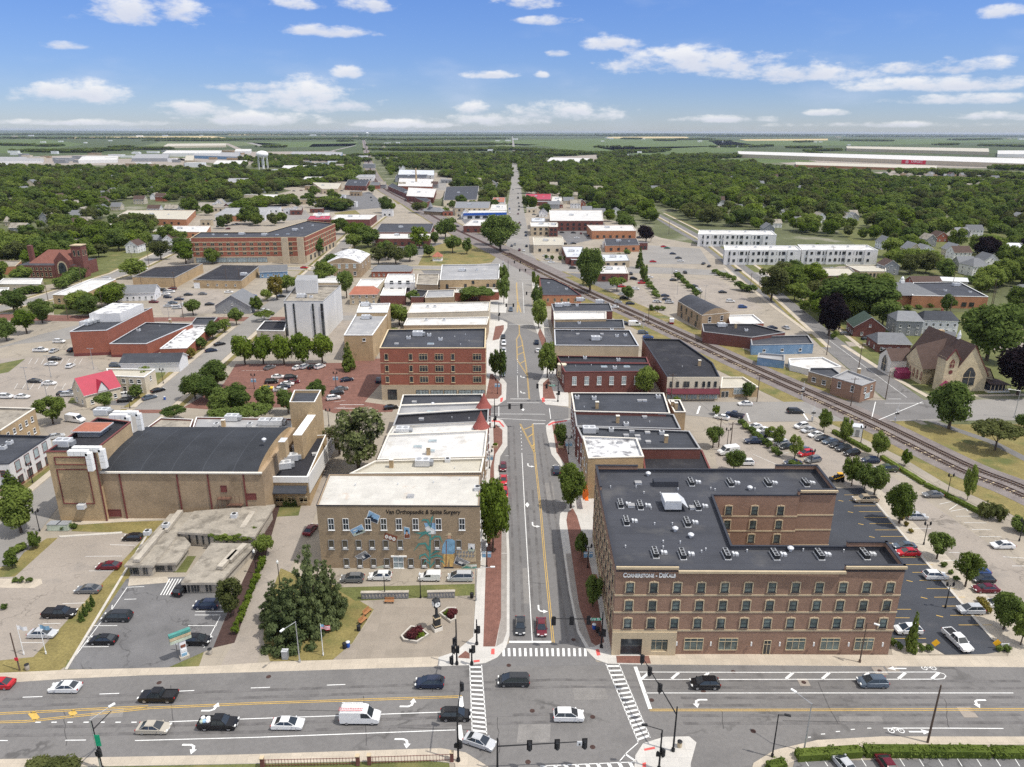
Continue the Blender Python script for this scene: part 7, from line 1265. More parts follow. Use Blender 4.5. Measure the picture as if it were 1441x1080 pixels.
car(165,868,'minivan','dark',180,W2);car(145,900,'sedan','black',180,W2);car(277,901,'crossover','black',0,'parked behind the sign pillar');car(291,851,'crossover','navy',180,'parked under the olive tree by the concrete office');car(257,828,'crossover','black',80,'parked beside the striped bay of the concrete office')
W3='parked below the mural wall'
car(496,814,'crossover','grey',180,W3+' beside the spruces');car(535,811,'crossover','white',180,W3+' beside the grey one');car(605,812,'small_van','white',180,W3);car(648,812,'minivan','silver',180,W3+' at its right end');car(437,745,'sedan','maroon',80,'parked in the alley behind the mural building')
S='parked at the left kerb of the main street'
car(708,657,'hatchback','maroon',270,S,full=True);car(708.5,675,'sedan','red',270,S);car(709.5,694,'crossover','red',270,S+' half under a tree');car(783,662,'crossover','navy',90,'parked at the right kerb of the main street')
for x,y,t,c_ in((709,483,'crossover','white'),(709,493,'sedan','white'),(708,474,'sedan','dark'),(707.5,526,'sedan','bluegrey'),(719,436,'crossover','bluegrey'),(755,482,'crossover','navy'),(757,493,'sedan','white')):car(x,y,t,c_,270 if x<730 else 90,'on the main street beyond the first crossing')
for x,y,t,c_ in((722,267,'sedan','dark'),(729,272.5,'sedan','dark'),(729,279,'van','black'),(730,286,'sedan','navy'),(730.5,290.5,'sedan','dark'),(730,295.5,'crossover','black'),(729,301,'sedan','maroon'),(731,313.5,'sedan','maroon'),(732.5,317,'crossover','grey'),(739.5,327,'sedan','dark'),(740,331.5,'crossover','navy'),(720,346,'sedan','navy'),(724.5,344,'sedan','grey'),(741,346.5,'crossover','black'),(731,352,'crossover','maroon'),(737,352.5,'sedan','white'),(717,294,'sedan','blue'),(717.5,299,'sedan','white'),(717,305,'sedan','silver'),(716,289,'sedan','silver'),(735,285,'crossover','dark')):
 car(x,y,t,c_,270 if x<728 else 90,'on the far stretch of the main street')
B1='in the parking lot behind the apartment block'
for x,y,t,c_,h_ in((1062,600,'sedan','white',200),(1074,605,'sedan','white',200),(1079,611,'sedan','navy',200),(1091,617,'sedan','white',200),(1100,623,'hatchback','silver',200),(1108,628,'sedan','dark',200),(1144,647,'crossover','grey',200),(1116,651,'sedan','navy',180),(1131,633,'sedan','bluegrey',200)):car(x,y,t,c_,h_,'in the middle row of the lot behind the apartment block')
car(1134,638,'crossover','red',200,B1);car(1062,621,'pickup','navy',180,B1);car(1025,636,'van','white',195,B1);car(1049,651,'crossover','white',180,B1)
for x,y,t,c_ in((1128,599.5,'crossover','white'),(1138,605,'sedan','silver'),(1148,611.5,'sedan','white'),(1158,616.5,'sedan','dark'),(1168,621,'sedan','bluegrey'),(1178,626,'sedan','black'),(1187,631,'crossover','dark'),(1199,637.5,'crossover','black')):car(x,y,t,c_,200,'in the outer row along the railway hedge')
car(1225,648,'crossover','navy',180,'by the railway hedge, apart from the outer row');car(1248,660,'pickup','olive',180,'with an open top parked by the railway hedge')
car(1016,587,'sedan','white',150,'entering the lot beside the long dark car');car(1034,584,'pickup','navy',148,'entering the lot beside the white one');car(1049,568,'sedan','white',180,'driving in front of the tan brick annex');car(1119,579,'minivan','dark',0,'driving to the railway crossing')
D1='in the dark lot beside the apartment block'
car(1218,703,'pickup','tan',180,D1);car(1273,768,'sedan','bluegrey',180,D1);car(1278,777,'sedan','red',180,D1);car(1316,810,'crossover','white',0,D1);car(1366,858,'crossover','silver',180,D1);car(1278,886,'crossover','white',180,D1+' behind the small tree');r=car(1347,901,'pickup','white',278,D1+', nose to the sidewalk')
D2='in the pale lot along the railway path'
car(1313,696,'sedan','grey',180,D2);car(1290,727,'crossover','silver',0,D2+' behind a tree');car(1411,767,'sedan','white',180,D2);car(1376,804,'sedan','blue',180,D2);car(1384,815,'hatchback','dark',180,D2);car(1387,828,'sedan','maroon',180,D2);car(1402,849,'sedan','white',180,D2+' behind a tree')
car(1188,1075,'sedan','silver',105,'in the bottom lot behind the hedge');car(1248,1075,'sedan','maroon',95,'in the bottom lot behind the hedge')
BL='in the brick paved lot'
for x,y,t,c_ in((379,517,'sedan','grey'),(419,517,'sedan','white'),(429,516,'crossover','silver'),(440,516,'sedan','black'),(450,516,'crossover','white')):car(x,y,t,c_,60,'in the back row of the brick paved lot')
for x,y,t,c_ in((391,530,'sedan','white'),(382,537,'crossover','black'),(409,531,'crossover','dark'),(412,537,'sedan','maroon'),(404,540,'sedan','white'),(399,544,'sedan','navy'),(375,546,'sedan','yellow'),(394,548,'sedan','silver')):car(x,y,t,c_,12,'in the middle cluster of the brick paved lot')
for x,y,t,c_ in((488,534,'sedan','navy'),(480,547,'sedan','grey'),(474,553,'crossover','dark'),(469,560,'crossover','white')):car(x,y,t,c_,25,'at the right side of the brick paved lot')
car(550,573,'sedan','black',20,'in front of the red brick block garage');car(533,535,'crossover','navy',90,'parked left of the red brick block')
WL='in the big pale lot on the west side'
for x,y,t,c_,h_ in((57,493,'pickup','white',0),(101,492,'sedan','black',90),(49,536,'sedan','dark',0),(69,539,'sedan','white',0),(8,558,'crossover','white',0),(31,558,'sedan','white',0),(96,555,'crossover','silver',10),(105,550,'sedan','navy',10),(121,537,'sedan','white',10),(163,514,'crossover','bluegrey',0)):car(x,y,t,c_,h_,WL)
car(210,559,'sedan','bluegrey',50,'on the west side street by the red roofed cottage');car(222,549,'sedan','black',50,'on the west side street by the red roofed cottage');car(176,563,'sedan','black',15,'parked beside the red roofed cottage');car(178,556,'crossover','white',15,'parked beside the red roofed cottage');car(106,591,'van','white',-15,'camper by the yellow brick building');car(78,614,'sedan','silver',40,'behind the dark roofed building with red panels')
car(309,484,'sedan','black',45,'on the brick crossing left of the green trees');car(297,493,'sedan','navy',30,'on the brick crossing left of the green trees');car(301,449,'sedan','maroon',0,'on the brick street')
for x,y,t,c_ in((233,413.5,'sedan','white'),(240,410.5,'crossover','white'),(265,414.5,'sedan','dark'),(285,413.5,'sedan','grey'),(252,421,'sedan','navy'),(243,426,'sedan','bluegrey'),(237,430.5,'sedan','silver'),(249,433,'crossover','silver'),(258,429,'sedan','white'),(295,428,'sedan','dark'),(322,411,'sedan','white'),(355,416,'sedan','blue')):car(x,y,t,c_,10,'in the grey lot by the yellow brick garages')
car(201,378,'van','white',-10,'on the street beside the yellow brick garages');car(180,374.5,'sedan','black',0,'on the street beside the yellow brick garages');car(428,376.5,'sedan','red',0,'in front of the long five storey block');car(396,417,'sedan','dark',20,'behind the office tower trees');car(372,436.5,'sedan','white',15,'left of the white office tower')
E1='in the tree lined lots right of the railway'
for x,y,t,c_,h_ in((893,457,'van','white',0),(880,455,'sedan','navy',0),(905,468,'crossover','bluegrey',0),(912,474,'sedan','blue',0),(903,398,'sedan','red',0),(875,403,'sedan','red',0),(914,390,'sedan','white',0),(906,395,'sedan','maroon',0),(948,394,'sedan','dark',0),(936,416,'sedan','navy',0),(938,421,'sedan','dark',0),(942,425.5,'crossover','silver',0),(925,424.5,'sedan','silver',0),(951,383,'crossover','white',90),(964,383.5,'crossover','dark',90),(977,402.5,'sedan','navy',20),(981,406.5,'sedan','white',20),(983,410,'crossover','silver',20),(876,414,'sedan','silver',0),(878,419,'sedan','dark',0),(1017,411,'sedan','dark',0),(1028,424,'crossover','white',0),(1045,432,'crossover','blue',0)):car(x,y,t,c_,h_,E1)
for x,y,t,c_,h_ in((919,368,'sedan','red',0),(955,363,'sedan','dark',0),(958,367.5,'crossover','white',0),(947,357,'sedan','navy',0),(939,349,'sedan','green',0),(934,347,'sedan','red',0),(990,371,'sedan','dark',60),(998,374.5,'sedan','black',60),(1039,380.5,'sedan','dark',0),(807,327.5,'sedan','dark',0),(807,342.5,'sedan','dark',0),(768,360,'sedan','silver',10),(772,365,'sedan','silver',10),(776,369,'sedan','white',10),(806,377,'crossover','black',0),(812,335,'sedan','white',0)):car(x,y,t,c_,h_,'in the far right lots near the side street')
car(1087,461,'sedan','navy',0,'parked behind the blue walled building');car(1106,461,'sedan','silver',100,'parked behind the blue walled building');car(1190,469,'sedan','grey',0,'in the driveway of the green roofed bungalow');car(1219,476,'sedan','dark',20,'in front of the porch house');car(1152,399,'sedan','silver',0,'by the low brown brick office');car(1148,396,'sedan','navy',0,'by the low brown brick office');car(1240,370,'sedan','red',0,'by the end of the townhouses');car(1373,440,'sedan','silver',0,'beside the public building')
r=car(945,453,'pickup','red',80,'with a white cargo box by the barrel roof warehouse');MB().box((-1.9,0,1.9),(2.4,2.0,1.6),'trim_white').build('cargo_box',r)
rcar=random.Random(4)
for x0,y0,x1,y1,n_ in((440,285,475,300,8),(300,312,345,322,6),(480,262,530,285,6),(395,285,415,300,5),(755,320,830,350,7),(640,305,705,320,6),(830,380,900,440,8),(140,480,60,560,7),(270,400,200,425,6),(745,296,765,312,5),(625,264,700,292,7),(850,326,905,345,6),(380,255,440,275,6)):
 for i in range(n_):car(rcar.uniform(x0,x1),rcar.uniform(y0,y1),rcar.choice(['sedan','sedan','crossover','hatchback']),rcar.choice(['white','silver','grey','dark','navy','maroon','black']),rcar.choice([0,90,180,5]),'in the far lots',full=False)
 # portable loader behind the apartment block
c=P(1180,677);r=empty('skid_loader',(c.x,c.y,.05),R_(180));tag(r,'yellow and black skid loader parked at the end of the dark lot','loader')
MB().box((0,0,.9),(2.2,1.4,.9),'black_plastic').box((-.2,0,1.65),(1.2,1.2,.7),'car_glass').box((-.2,0,2.05),(1.3,1.3,.12),'sign_yellow').build('body',r)
for s in(-1,1):
 MB().tube((-1.1,s*.75,1.7),(1.6,s*.75,.7),.12,.12,'sign_yellow',6).build('lift_arm',r)
 for x in(-.7,.7):w=MB();w.tube((x,s*.72,.42),(x,s*.98,.42),.42,.42,'tyre',12);w.build('wheel',r)
MB().prism([(1.5,-.9),(2.2,-.9),(2.2,.9),(1.5,.9)],.2,.75,'metal_dark',bottom=True).build('bucket',r)
# ================================================================== trees and shrubs
ICO=None
def ico():
 global ICO
 if ICO is None:
  bm=bmesh.new();bmesh.ops.create_icosphere(bm,subdivisions=1,radius=1);bm.verts.ensure_lookup_table();ICO=(np.array([v.co[:]for v in bm.verts]),np.array([[v.index for v in f.verts]for f in bm.faces]));bm.free()
 return ICO
def crown_mesh(kind,seed,nq,qs,m):
 rs=np.random.default_rng(seed);C=[];Rr=[];flat=1.
 if kind=='round':
  C.append((0,0,.56));Rr.append(.3)
  for k in range(17):
   d=rs.normal(size=3);d/=np.linalg.norm(d);rr=rs.uniform(.22,.35);C.append((d[0]*rr,d[1]*rr,.56+d[2]*.27+.02));Rr.append(rs.uniform(.09,.21))
 elif kind=='oval':
  for k in range(14):
   z=.3+.56*(k+.5)/14;w=rs.uniform(.2,.36)*math.sin(math.pi*min(1,(z-.14)/.92))**.8;t=k*2.4+rs.random();C.append((w*math.cos(t),w*math.sin(t),z));Rr.append(rs.uniform(.1,.22)*(1.1-.45*max(0,z-.6)/.4))
  C.append((0,0,.55));Rr.append(.26);C.append((0,0,.88));Rr.append(.11)
 elif kind=='cone':
  flat=.55
  for k in range(26):
   z=.06+.9*(k/26)**.9;w=.42*(1-z)**.8;t=k*2.4;C.append((w*.72*math.cos(t),w*.72*math.sin(t),z));Rr.append(max(.05,w*.52))
 elif kind=='pine':
  flat=.5
  for k in range(12):
   z=.07+.88*k/12;w=.47*(1-z)**.75*rs.uniform(.85,1.12)
   for j in range(max(2,8-k//2)):
    t=j*6.2832/max(2,8-k//2)+k*.9+rs.uniform(-.3,.3);q=w*rs.uniform(.62,1.0);C.append((q*math.cos(t),q*math.sin(t),z-.1*q+rs.uniform(-.02,.02)));Rr.append(max(.03,w*rs.uniform(.2,.3)))
   C.append((0,0,z));Rr.append(max(.03,w*.4))
 elif kind=='spread':
  for k in range(22):
   t=k*2.4;q=.12+.28*math.sqrt((k+.5)/22);C.append((q*math.cos(t),q*math.sin(t),.62+.18*(1-(q/.42)**2)+rs.uniform(-.1,.06)));Rr.append(rs.uniform(.09,.15))
 elif kind=='airy':
  for k in range(20):
   d=rs.normal(size=3);d/=np.linalg.norm(d);rr=rs.uniform(.15,.36);C.append((d[0]*rr,d[1]*rr,.6+d[2]*.3));Rr.append(rs.uniform(.1,.16))
 elif kind=='shrub':
  for k in range(9):
   d=rs.normal(size=3);d/=np.linalg.norm(d);C.append((d[0]*.25,d[1]*.25,.45+d[2]*.2));Rr.append(rs.uniform(.2,.3))
 C=np.array(C);Rr=np.array(Rr);v=leaves(rs,C,Rr,nq,qs,flat);f4=np.arange(nq*4).reshape(-1,4)
 iv,fi=ico();core=.72 if kind not in('airy','spread')else.5;cv=(iv[None]*(Rr*core)[:,None,None]*np.array([1,1,flat])+C[:,None]).reshape(-1,3);cf=(fi[None]+(np.arange(len(Rr))*len(iv))[:,None,None]).reshape(-1,3)+nq*4
 me=bpy.data.meshes.new('crown');V_=np.concatenate([v,cv]);me.vertices.add(len(V_));me.vertices.foreach_set('co',V_.astype(np.float32).ravel())
 nl=nq*4+len(cf)*3;me.loops.add(nl);me.loops.foreach_set('vertex_index',np.concatenate([f4.ravel(),cf.ravel()]).astype(np.int32));npoly=nq+len(cf);me.polygons.add(npoly)
 st=np.concatenate([np.arange(nq)*4,nq*4+np.arange(len(cf))*3]);me.polygons.foreach_set('loop_start',st.astype(np.int32));me.update(calc_edges=True);me.validate();me.materials.append(MATS[m]);return me
TRM={}
def trunk_mesh(kind):
 if kind in TRM:return TRM[kind]
 b=MB();rs=random.Random(3)
 if kind=='single':b.tube((0,0,0),(0,0,.32),.028,.02,'bark',7);b.tube((0,0,.3),(.02,.01,.75),.02,.008,'bark',6)
 else:b.tube((0,0,0),(0,0,.3),.035,.026,'bark',8)
 for k in range(5):t=k*1.257+.3;b.tube((0,0,.24+.03*k),(.22*math.cos(t),.22*math.sin(t),.52+.03*k),.014,.005,'bark',5)
 TRM[kind]=b.mesh('trunk');return TRM[kind]
CM={}
LOD={0:(5200,.045),1:(2200,.062),2:(800,.1),3:(330,.16)}
def crown(kind,m,lod,var):
 k=(kind,m,lod,var)
 if k not in CM:
  nq,qs=LOD[lod]
  if kind=='pine'and lod==0:nq,qs=7500,.034
  if kind in('airy','spread'):nq=int(nq*.75)
  if kind=='shrub':nq=nq//3;qs*=1.6
  CM[k]=crown_mesh(kind,len(kind)*37+var*11+lod,nq,qs,m)
 return CM[k]
TREES=[]
rt=random.Random(11)
MN={'leaf_mid':'mid green','leaf_dark':'dark green','leaf_bright':'bright green','leaf_olive':'olive green','leaf_purple':'dark purple','leaf_burgundy':'dark red','leaf_pine':'blackish green','leaf_blossom':'pale blossoming','leaf_gold':'golden green'}
KN={'round':'round','oval':'slender','cone':'conical','pine':'evergreen','spread':'spreading','airy':'airy','shrub':'bushy'}
def tree(px,py,hpx,wpx,kind,m,where,world=None,hw=None,nm=None,cat=None,group='trees',label=None):
 if world:c=Vector((*world,0));h,w=hw;px,py=PROJ(c);k=PPM(c)
 else:c=P(px,py);k=PPM(c);h=HZ(px,py,py-hpx);w=wpx/k
 wp=w*k;lod=0 if wp>34 else 1 if wp>20 else 2 if wp>9 else 3
 if kind=='shrub':lod=max(lod,1)
 r=empty(nm or('shrub'if kind=='shrub'else 'conifer_tree'if kind in('cone','pine')else 'tree'),(c.x,c.y,0),rt.uniform(0,6.28))
 w*=1.06
 if kind!='shrub':o=link('trunk',trunk_mesh('single'if kind in('oval','cone','pine')else 'multi'),r);o.scale=(min(w,h*.9),min(w,h*.9),h)
 o=link('crown',crown(kind,m,lod,rt.randrange(3 if lod else 2)),r);o.scale=(w,w,h)
 tag(r,label or f"{MN[m]} {KN[kind]} {'shrub' if kind == 'shrub' else 'tree'} {where}",cat or('shrub'if kind=='shrub'else 'tree'),group,px=(px,py));TREES.append((c.x,c.y,w/2));return r
M_,D_,B_,O_='leaf_mid','leaf_dark','leaf_bright','leaf_olive'
for a in((440,882,128,70,'pine','leaf_pine','behind the flagpole lawn, tallest of the cluster'),(410,900,96,78,'pine','leaf_pine','over the street lamp at the alley'),(462,864,84,56,'pine','leaf_pine','nearest the mural wall'),(388,874,62,46,'pine','leaf_pine','at the alley edge'),(694,778,106,50,'oval',B_,'on the brick sidewalk by the mural wall'),(803,716,64,46,'round',M_,'at the kerb left of the apartment block'),(834,855,46,28,'oval',D_,'nearest the street sign on the right sidewalk'),(818,784,36,20,'oval',D_,'on the right brick sidewalk by the banner'),(789,629,34,19,'oval',D_,'in a planter on the right sidewalk'),(697,530,38,17,'oval',D_,'on the left sidewalk at the second crossing'),(705,533,42,20,'oval',D_,'on the left sidewalk at the second crossing'),(770,532,50,32,'oval',M_,'on the right sidewalk at the second crossing'),(709,402,30,16,'oval',D_,'beside the yellow brick building'),(709,428,40,19,'oval',D_,'beside the yellow brick building'),(755,431,30,17,'oval',D_,'by the wedge shaped brick building'),(758,462,42,23,'oval',M_,'by the wedge shaped brick building'),(751,402,20,6,'oval',M_,'by the railway crossing'),(345,513,46,34,'round',B_,'between brick lot and office tower'),(371,513,44,32,'round',B_,'between brick lot and office tower'),(400,513,44,32,'round',B_,'between brick lot and office tower'),(427,514,46,34,'round',B_,'between brick lot and office tower'),(454,513,46,34,'round',B_,'between brick lot and office tower'),(275,562,36,44,'round',D_,'in the grove left of the brick lot'),(306,545,38,40,'round',D_,'in the grove left of the brick lot'),(296,566,36,38,'round',D_,'in the grove left of the brick lot'),(335,585,46,44,'round',D_,'in the grove left of the brick lot'),(314,590,44,40,'round',D_,'in the grove left of the brick lot'),(376,580,38,34,'round',D_,'in front of the brick lot'),(406,582,38,30,'round',D_,'in front of the brick lot'),(447,566,32,30,'round',D_,'at the front right of the brick lot'),(360,600,34,48,'spread',D_,'behind the theatre roofs'),(318,606,34,46,'spread',D_,'behind the theatre roofs'),(246,592,20,34,'spread',D_,'behind the theatre roofs'),(491,522,42,22,'cone',M_,'at the brick lot exit'),(504,503,24,44,'round',B_,'against the yellow stucco building'),(505,665,92,92,'airy','leaf_blossom','between the theatre and the white roofs'),(478,640,48,44,'airy','leaf_blossom','smaller, nearest the theatre'),(30,750,64,62,'round',M_,'on the corner below the dark roofed building'),(17,692,32,30,'cone',M_,'in front of the red panelled wall'),(50,772,24,18,'oval',M_,'by the planted strip at the lot corner'),(18,800,24,20,'oval',M_,'in the lawn at the left edge'),(75,597,40,48,'airy',M_,'between the yellow brick building and the cottage'),(148,576,24,27,'round',D_,'beside the cottage drive'),(192,561,20,20,'oval',D_,'beside the cottage drive'),(206,542,26,28,'airy',M_,'in front of the cream annex'),(240,522,14,12,'oval',B_,'on the west side street'),(270,505,16,12,'oval','leaf_gold','on the west side street'),(284,492,18,18,'oval',D_,'on the west side street'),(300,478,26,26,'round',D_,'on the west side street'),(316,468,20,20,'airy',M_,'on the west side street'),(333,458,26,22,'round',D_,'at the brick crossing'),(372,452,16,26,'spread',M_,'left of the office tower podium'),(38,470,36,32,'round',B_,'at the far corner of the west lot'),(60,455,34,36,'round',D_,'at the far corner of the west lot'),(10,480,28,28,'round',D_,'at the far corner of the west lot'),(0,470,24,24,'round',D_,'at the left edge of the west lot'),(272,444,24,25,'round',D_,'alone in the grey lot'),(152,432,30,40,'round',B_,'before the long white church hall'),(125,435,24,24,'airy',M_,'before the long white church hall'),(165,428,30,36,'round',M_,'before the long white church hall'),(390,422,34,30,'airy','leaf_gold','behind the office tower'),(404,412,26,30,'round',M_,'behind the office tower'),(362,440,24,18,'oval',M_,'beside the grey office house'),(376,424,18,18,'round',M_,'beside the grey office house'),(325,868,54,46,'airy',O_,'over the planted bank of the alley'),(372,782,30,30,'round',M_,'by the rear of the concrete office'),(1335,604,66,60,'round',D_,'on the dry lawn by the tracks'),(1400,634,44,62,'spread',O_,'drooping over the footpath on the right'),(1388,508,84,84,'round',D_,'behind the stone church'),(1432,556,74,74,'round','leaf_purple','right of the stone church'),(1200,448,66,98,'spread',D_,'in front of the public building'),(1166,473,60,50,'round','leaf_purple','beside the side street bungalow'),(1085,424,50,54,'airy',O_,'at the corner of the far right lot'),(1131,440,18,18,'round',M_,'in the grey asphalt lot'),(1440,604,24,30,'round',D_,'at the right edge by the junction'),(1430,470,36,34,'round',D_,'at the right edge behind the church'),(1410,455,26,34,'round',M_,'at the right edge behind the church'),(1332,440,26,24,'round',D_,'in front of the brick public building'),(1159,608,32,19,'oval',M_,'by the crossing in the railway hedge'),(1188,622,34,20,'oval',M_,'by the white cabin'),(1235,644,36,24,'oval',M_,'right of the white cabin'),(1273,656,24,14,'oval',B_,'by the railway path'),(1361,704,50,18,'oval',M_,'by the railway path'),(1003,630,32,25,'round',D_,'beside the workshop chimney'),(1032,664,36,27,'round',D_,'beside the white pickup lot entry'),(907,556,40,36,'round',M_,'against the dark red brick corner building'),(952,572,14,16,'airy',B_,'in front of the maroon awning'),(1051,562,24,18,'oval',D_,'in front of the tan brick annex'),(1007,584,14,12,'oval',B_,'at the lot entrance'),(1083,618,18,20,'airy',M_,'in the middle row of the lot'),(1118,646,34,24,'airy',M_,'in the middle row of the lot'),(1093,628,28,22,'airy',M_,'in the middle row of the lot'),(1198,684,40,28,'oval',M_,'at the head of the dark lot'),(1216,690,38,26,'oval',D_,'at the head of the dark lot'),(1230,697,42,34,'round',D_,'at the head of the dark lot'),(1265,737,56,42,'round',M_,'in the gravel strip between the lots'),(1318,787,40,34,'round',D_,'in the gravel strip between the lots'),(1358,826,50,40,'airy',M_,'in the gravel strip between the lots'),(1412,886,52,44,'round',D_,'in the gravel strip between the lots'),(1436,908,50,34,'oval',M_,'at the right end of the gravel strip'),(1280,917,58,18,'cone',M_,'beside the white car at the lot entrance'),(830,412,66,42,'round',D_,'by the low dark bank'),(830,402,30,18,'shrub',M_,'below the tall tree by the bank'),(868,410,22,26,'spread',M_,'on the dry grass by the tracks'),(884,422,20,22,'round',D_,'on the dry grass by the tracks'),(704,354,54,54,'round',D_,'at the far railway crossing'),(690,345,36,30,'round',D_,'at the far railway crossing'),(627,336,32,34,'round',D_,'beside the dark roofed hall'),(637,356,26,28,'round',D_,'in the gazebo park'),(657,358,26,16,'round',D_,'in the gazebo park'),(604,362,20,20,'round',D_,'in the gazebo park'),(577,368,26,25,'round',D_,'in the gazebo park'),(546,366,28,30,'round',D_,'left of the gazebo park'),(518,348,30,38,'round',D_,'right of the five storey block'),(562,458,34,34,'round',M_,'beside the long cream walled shop'),(550,452,24,24,'round',D_,'beside the long cream walled shop'),(582,428,20,26,'round',D_,'by the low grey roofed shop'),(672,428,26,48,'spread',D_,'in front of the small red brick shop'),(655,426,16,22,'round',M_,'in front of the small red brick shop'),(488,420,42,24,'round',D_,'between office tower and tiled roof'),(612,344,18,14,'round',D_,'beside the dark roofed hall'),(900,378,30,12,'cone',D_,'at the right lots'),(905,395,24,12,'oval',D_,'at the right lots'),(909,341,26,24,'round','leaf_purple','by the low brick building')):
 tree(*a)
 # shrubs in rows: each an own plant
def row(px0,px1,n,hpx,wpx,m,where,kind='shrub'):
 for i in range(n):t=(i+.5)/n;tree(px0[0]+(px1[0]-px0[0])*t+rt.uniform(-.8,.8),px0[1]+(px1[1]-px0[1])*t,hpx*rt.uniform(.85,1.1),wpx*rt.uniform(.9,1.1),kind,m,where,group='shrubs '+where)
row((330,897),(372,790),14,13,11,B_,'along the planted bank of the alley');row((1259,718),(1283,755),4,8,7,'leaf_gold','in the gravel strip by the lamp');row((1322,793),(1350,822),3,8,9,D_,'in the gravel strip below the round tree');row((1378,845),(1390,866),3,11,12,'leaf_gold','in the gravel strip near the end')
row((1252,905),(1268,917),2,11,10,D_,'at the corner of the apartment block');row((1288,916),(1312,917),2,10,11,D_,'by the lot entrance');row((1400,916),(1422,917),2,10,11,D_,'right of the lot entrance');row((17,820),(47,820),3,8,9,D_,'on the island in the left lot');row((112,878),(134,850),4,17,10,D_,'on the grass strip between the lots','cone');row((3,857),(10,857),1,8,9,D_,'at the left edge of the lot')
row((905,392),(926,422),7,9,10,D_,'along the first divider of the right lots');row((950,388),(985,420),8,9,10,D_,'along the second divider of the right lots');row((1003,384),(1035,398),5,9,9,D_,'along the outer edge of the right lots');row((1035,408),(1062,412),3,14,16,D_,'beside the side street junction');row((914,437),(936,437),3,8,9,D_,'hedge by the railway end of the right lots');row((398,712),(418,712),6,12,5,D_,'at the theatre canopy','cone')
row((1380,728),(1412,734),3,24,20,O_,'beside the railway path');row((1428,745),(1446,752),2,26,24,D_,'beside the railway path at the right edge');row((1040,595),(1098,645),9,10,12,D_,'in the middle row of the lot');row((1025,645),(1040,658),3,12,13,D_,'by the white pickup lot entry');row((1112,655),(1125,660),2,10,14,D_,'behind the rear parapet');row((12,785),(34,772),4,11,14,M_,'in the planted strip at the left');row((85,747),(112,743),3,9,9,D_,'in front of the stage tower');row((120,560),(165,560),6,4,6,B_,'in front of the red roofed cottage')
row((575,903),(592,892),2,16,15,'leaf_burgundy','in the flower bed left of the clock');row((634,872),(638,866),2,14,12,'leaf_burgundy','in the flower bed right of the clock');row((583,900),(597,897),3,8,9,B_,'in the flower bed left of the clock');row((625,868),(632,864),2,7,8,B_,'in the flower bed right of the clock');row((1255,440),(1345,428),6,8,12,D_,'between the public building and the houses');row((1240,425),(1282,428),4,14,14,D_,'before the public building');row((40,1085),(110,1085),3,16,34,O_,'at the bottom edge on the left')
row((75,434),(110,436),5,7,9,D_,'in front of the yellow brick building with white roof');row((30,415),(62,412),5,12,16,D_,'beside the beige buildings left');row((85,408),(118,388),6,18,22,D_,'around the brick church');row((1140,345),(1236,374),5,6,8,M_,'in front of the townhouses');row((1365,400),(1435,392),6,14,22,D_,'along the gardens on the right edge');row((1290,505),(1300,512),1,8,8,D_,'by the crimson awning')
row((840,375),(900,350),5,8,9,D_,'between the sheds of the right lots');row((755,395),(757,405),2,12,8,M_,'by the railway crossing');row((765,365),(800,368),4,8,6,D_,'along the cream corner building lot');row((1170,480),(1178,476),1,12,12,'leaf_mid','at the end of the blue walls')
def hedge(p0,p1,h,w,lab):
 a,b=P(*p0),P(*p1);d=b-a;L=d.length;rs=np.random.default_rng(int(p0[0]));n=max(3,int(L/(w*.55)));C=np.array([(-L/2+L*(i+.5)/n,rs.uniform(-.1,.1)*w,h*.5)for i in range(n)]);Rr=rs.uniform(.48,.6,n)*min(w,h*1.1)
 v=leaves(rs,C,Rr,int(L*60),.3,h/max(w,.1)if h<w else 1);nq=len(v)//4
 me=bpy.data.meshes.new('hedge');me.from_pydata(v.tolist(),[],np.arange(nq*4).reshape(-1,4).tolist());me.materials.append(MATS['leaf_mid']);r=empty('hedge',((a.x+b.x)/2,(a.y+b.y)/2,0),math.atan2(d.y,d.x));link('foliage',me,r)
 MB().box((0,0,h*.4),(L-.3,w*.7,h*.75),'leaf_mid').build('inner_foliage',r);tag(r,lab,'hedge')
hedge((1119,1068),(1211,1062),1.5,2.0,'short clipped green hedge left end above the bottom lot');hedge((1214,1062),(1391,1063),1.6,2.0,'long clipped green hedge above the bottom lot');hedge((1394,1063),(1500,1064),1.5,2.0,'clipped green hedge at the bottom right edge');hedge((1080,1085),(1104,1078),1.4,1.8,'small clipped hedge at the corner sidewalk')
hedge((1172,609),(1224,637),1.3,1.8,'green hedge behind the outer parking row');hedge((1240,645),(1300,683),1.2,1.8,'green hedge between pale lot and railway path');hedge((1302,684),(1380,724),1.2,1.8,'low green hedge along the pale lot to the right')
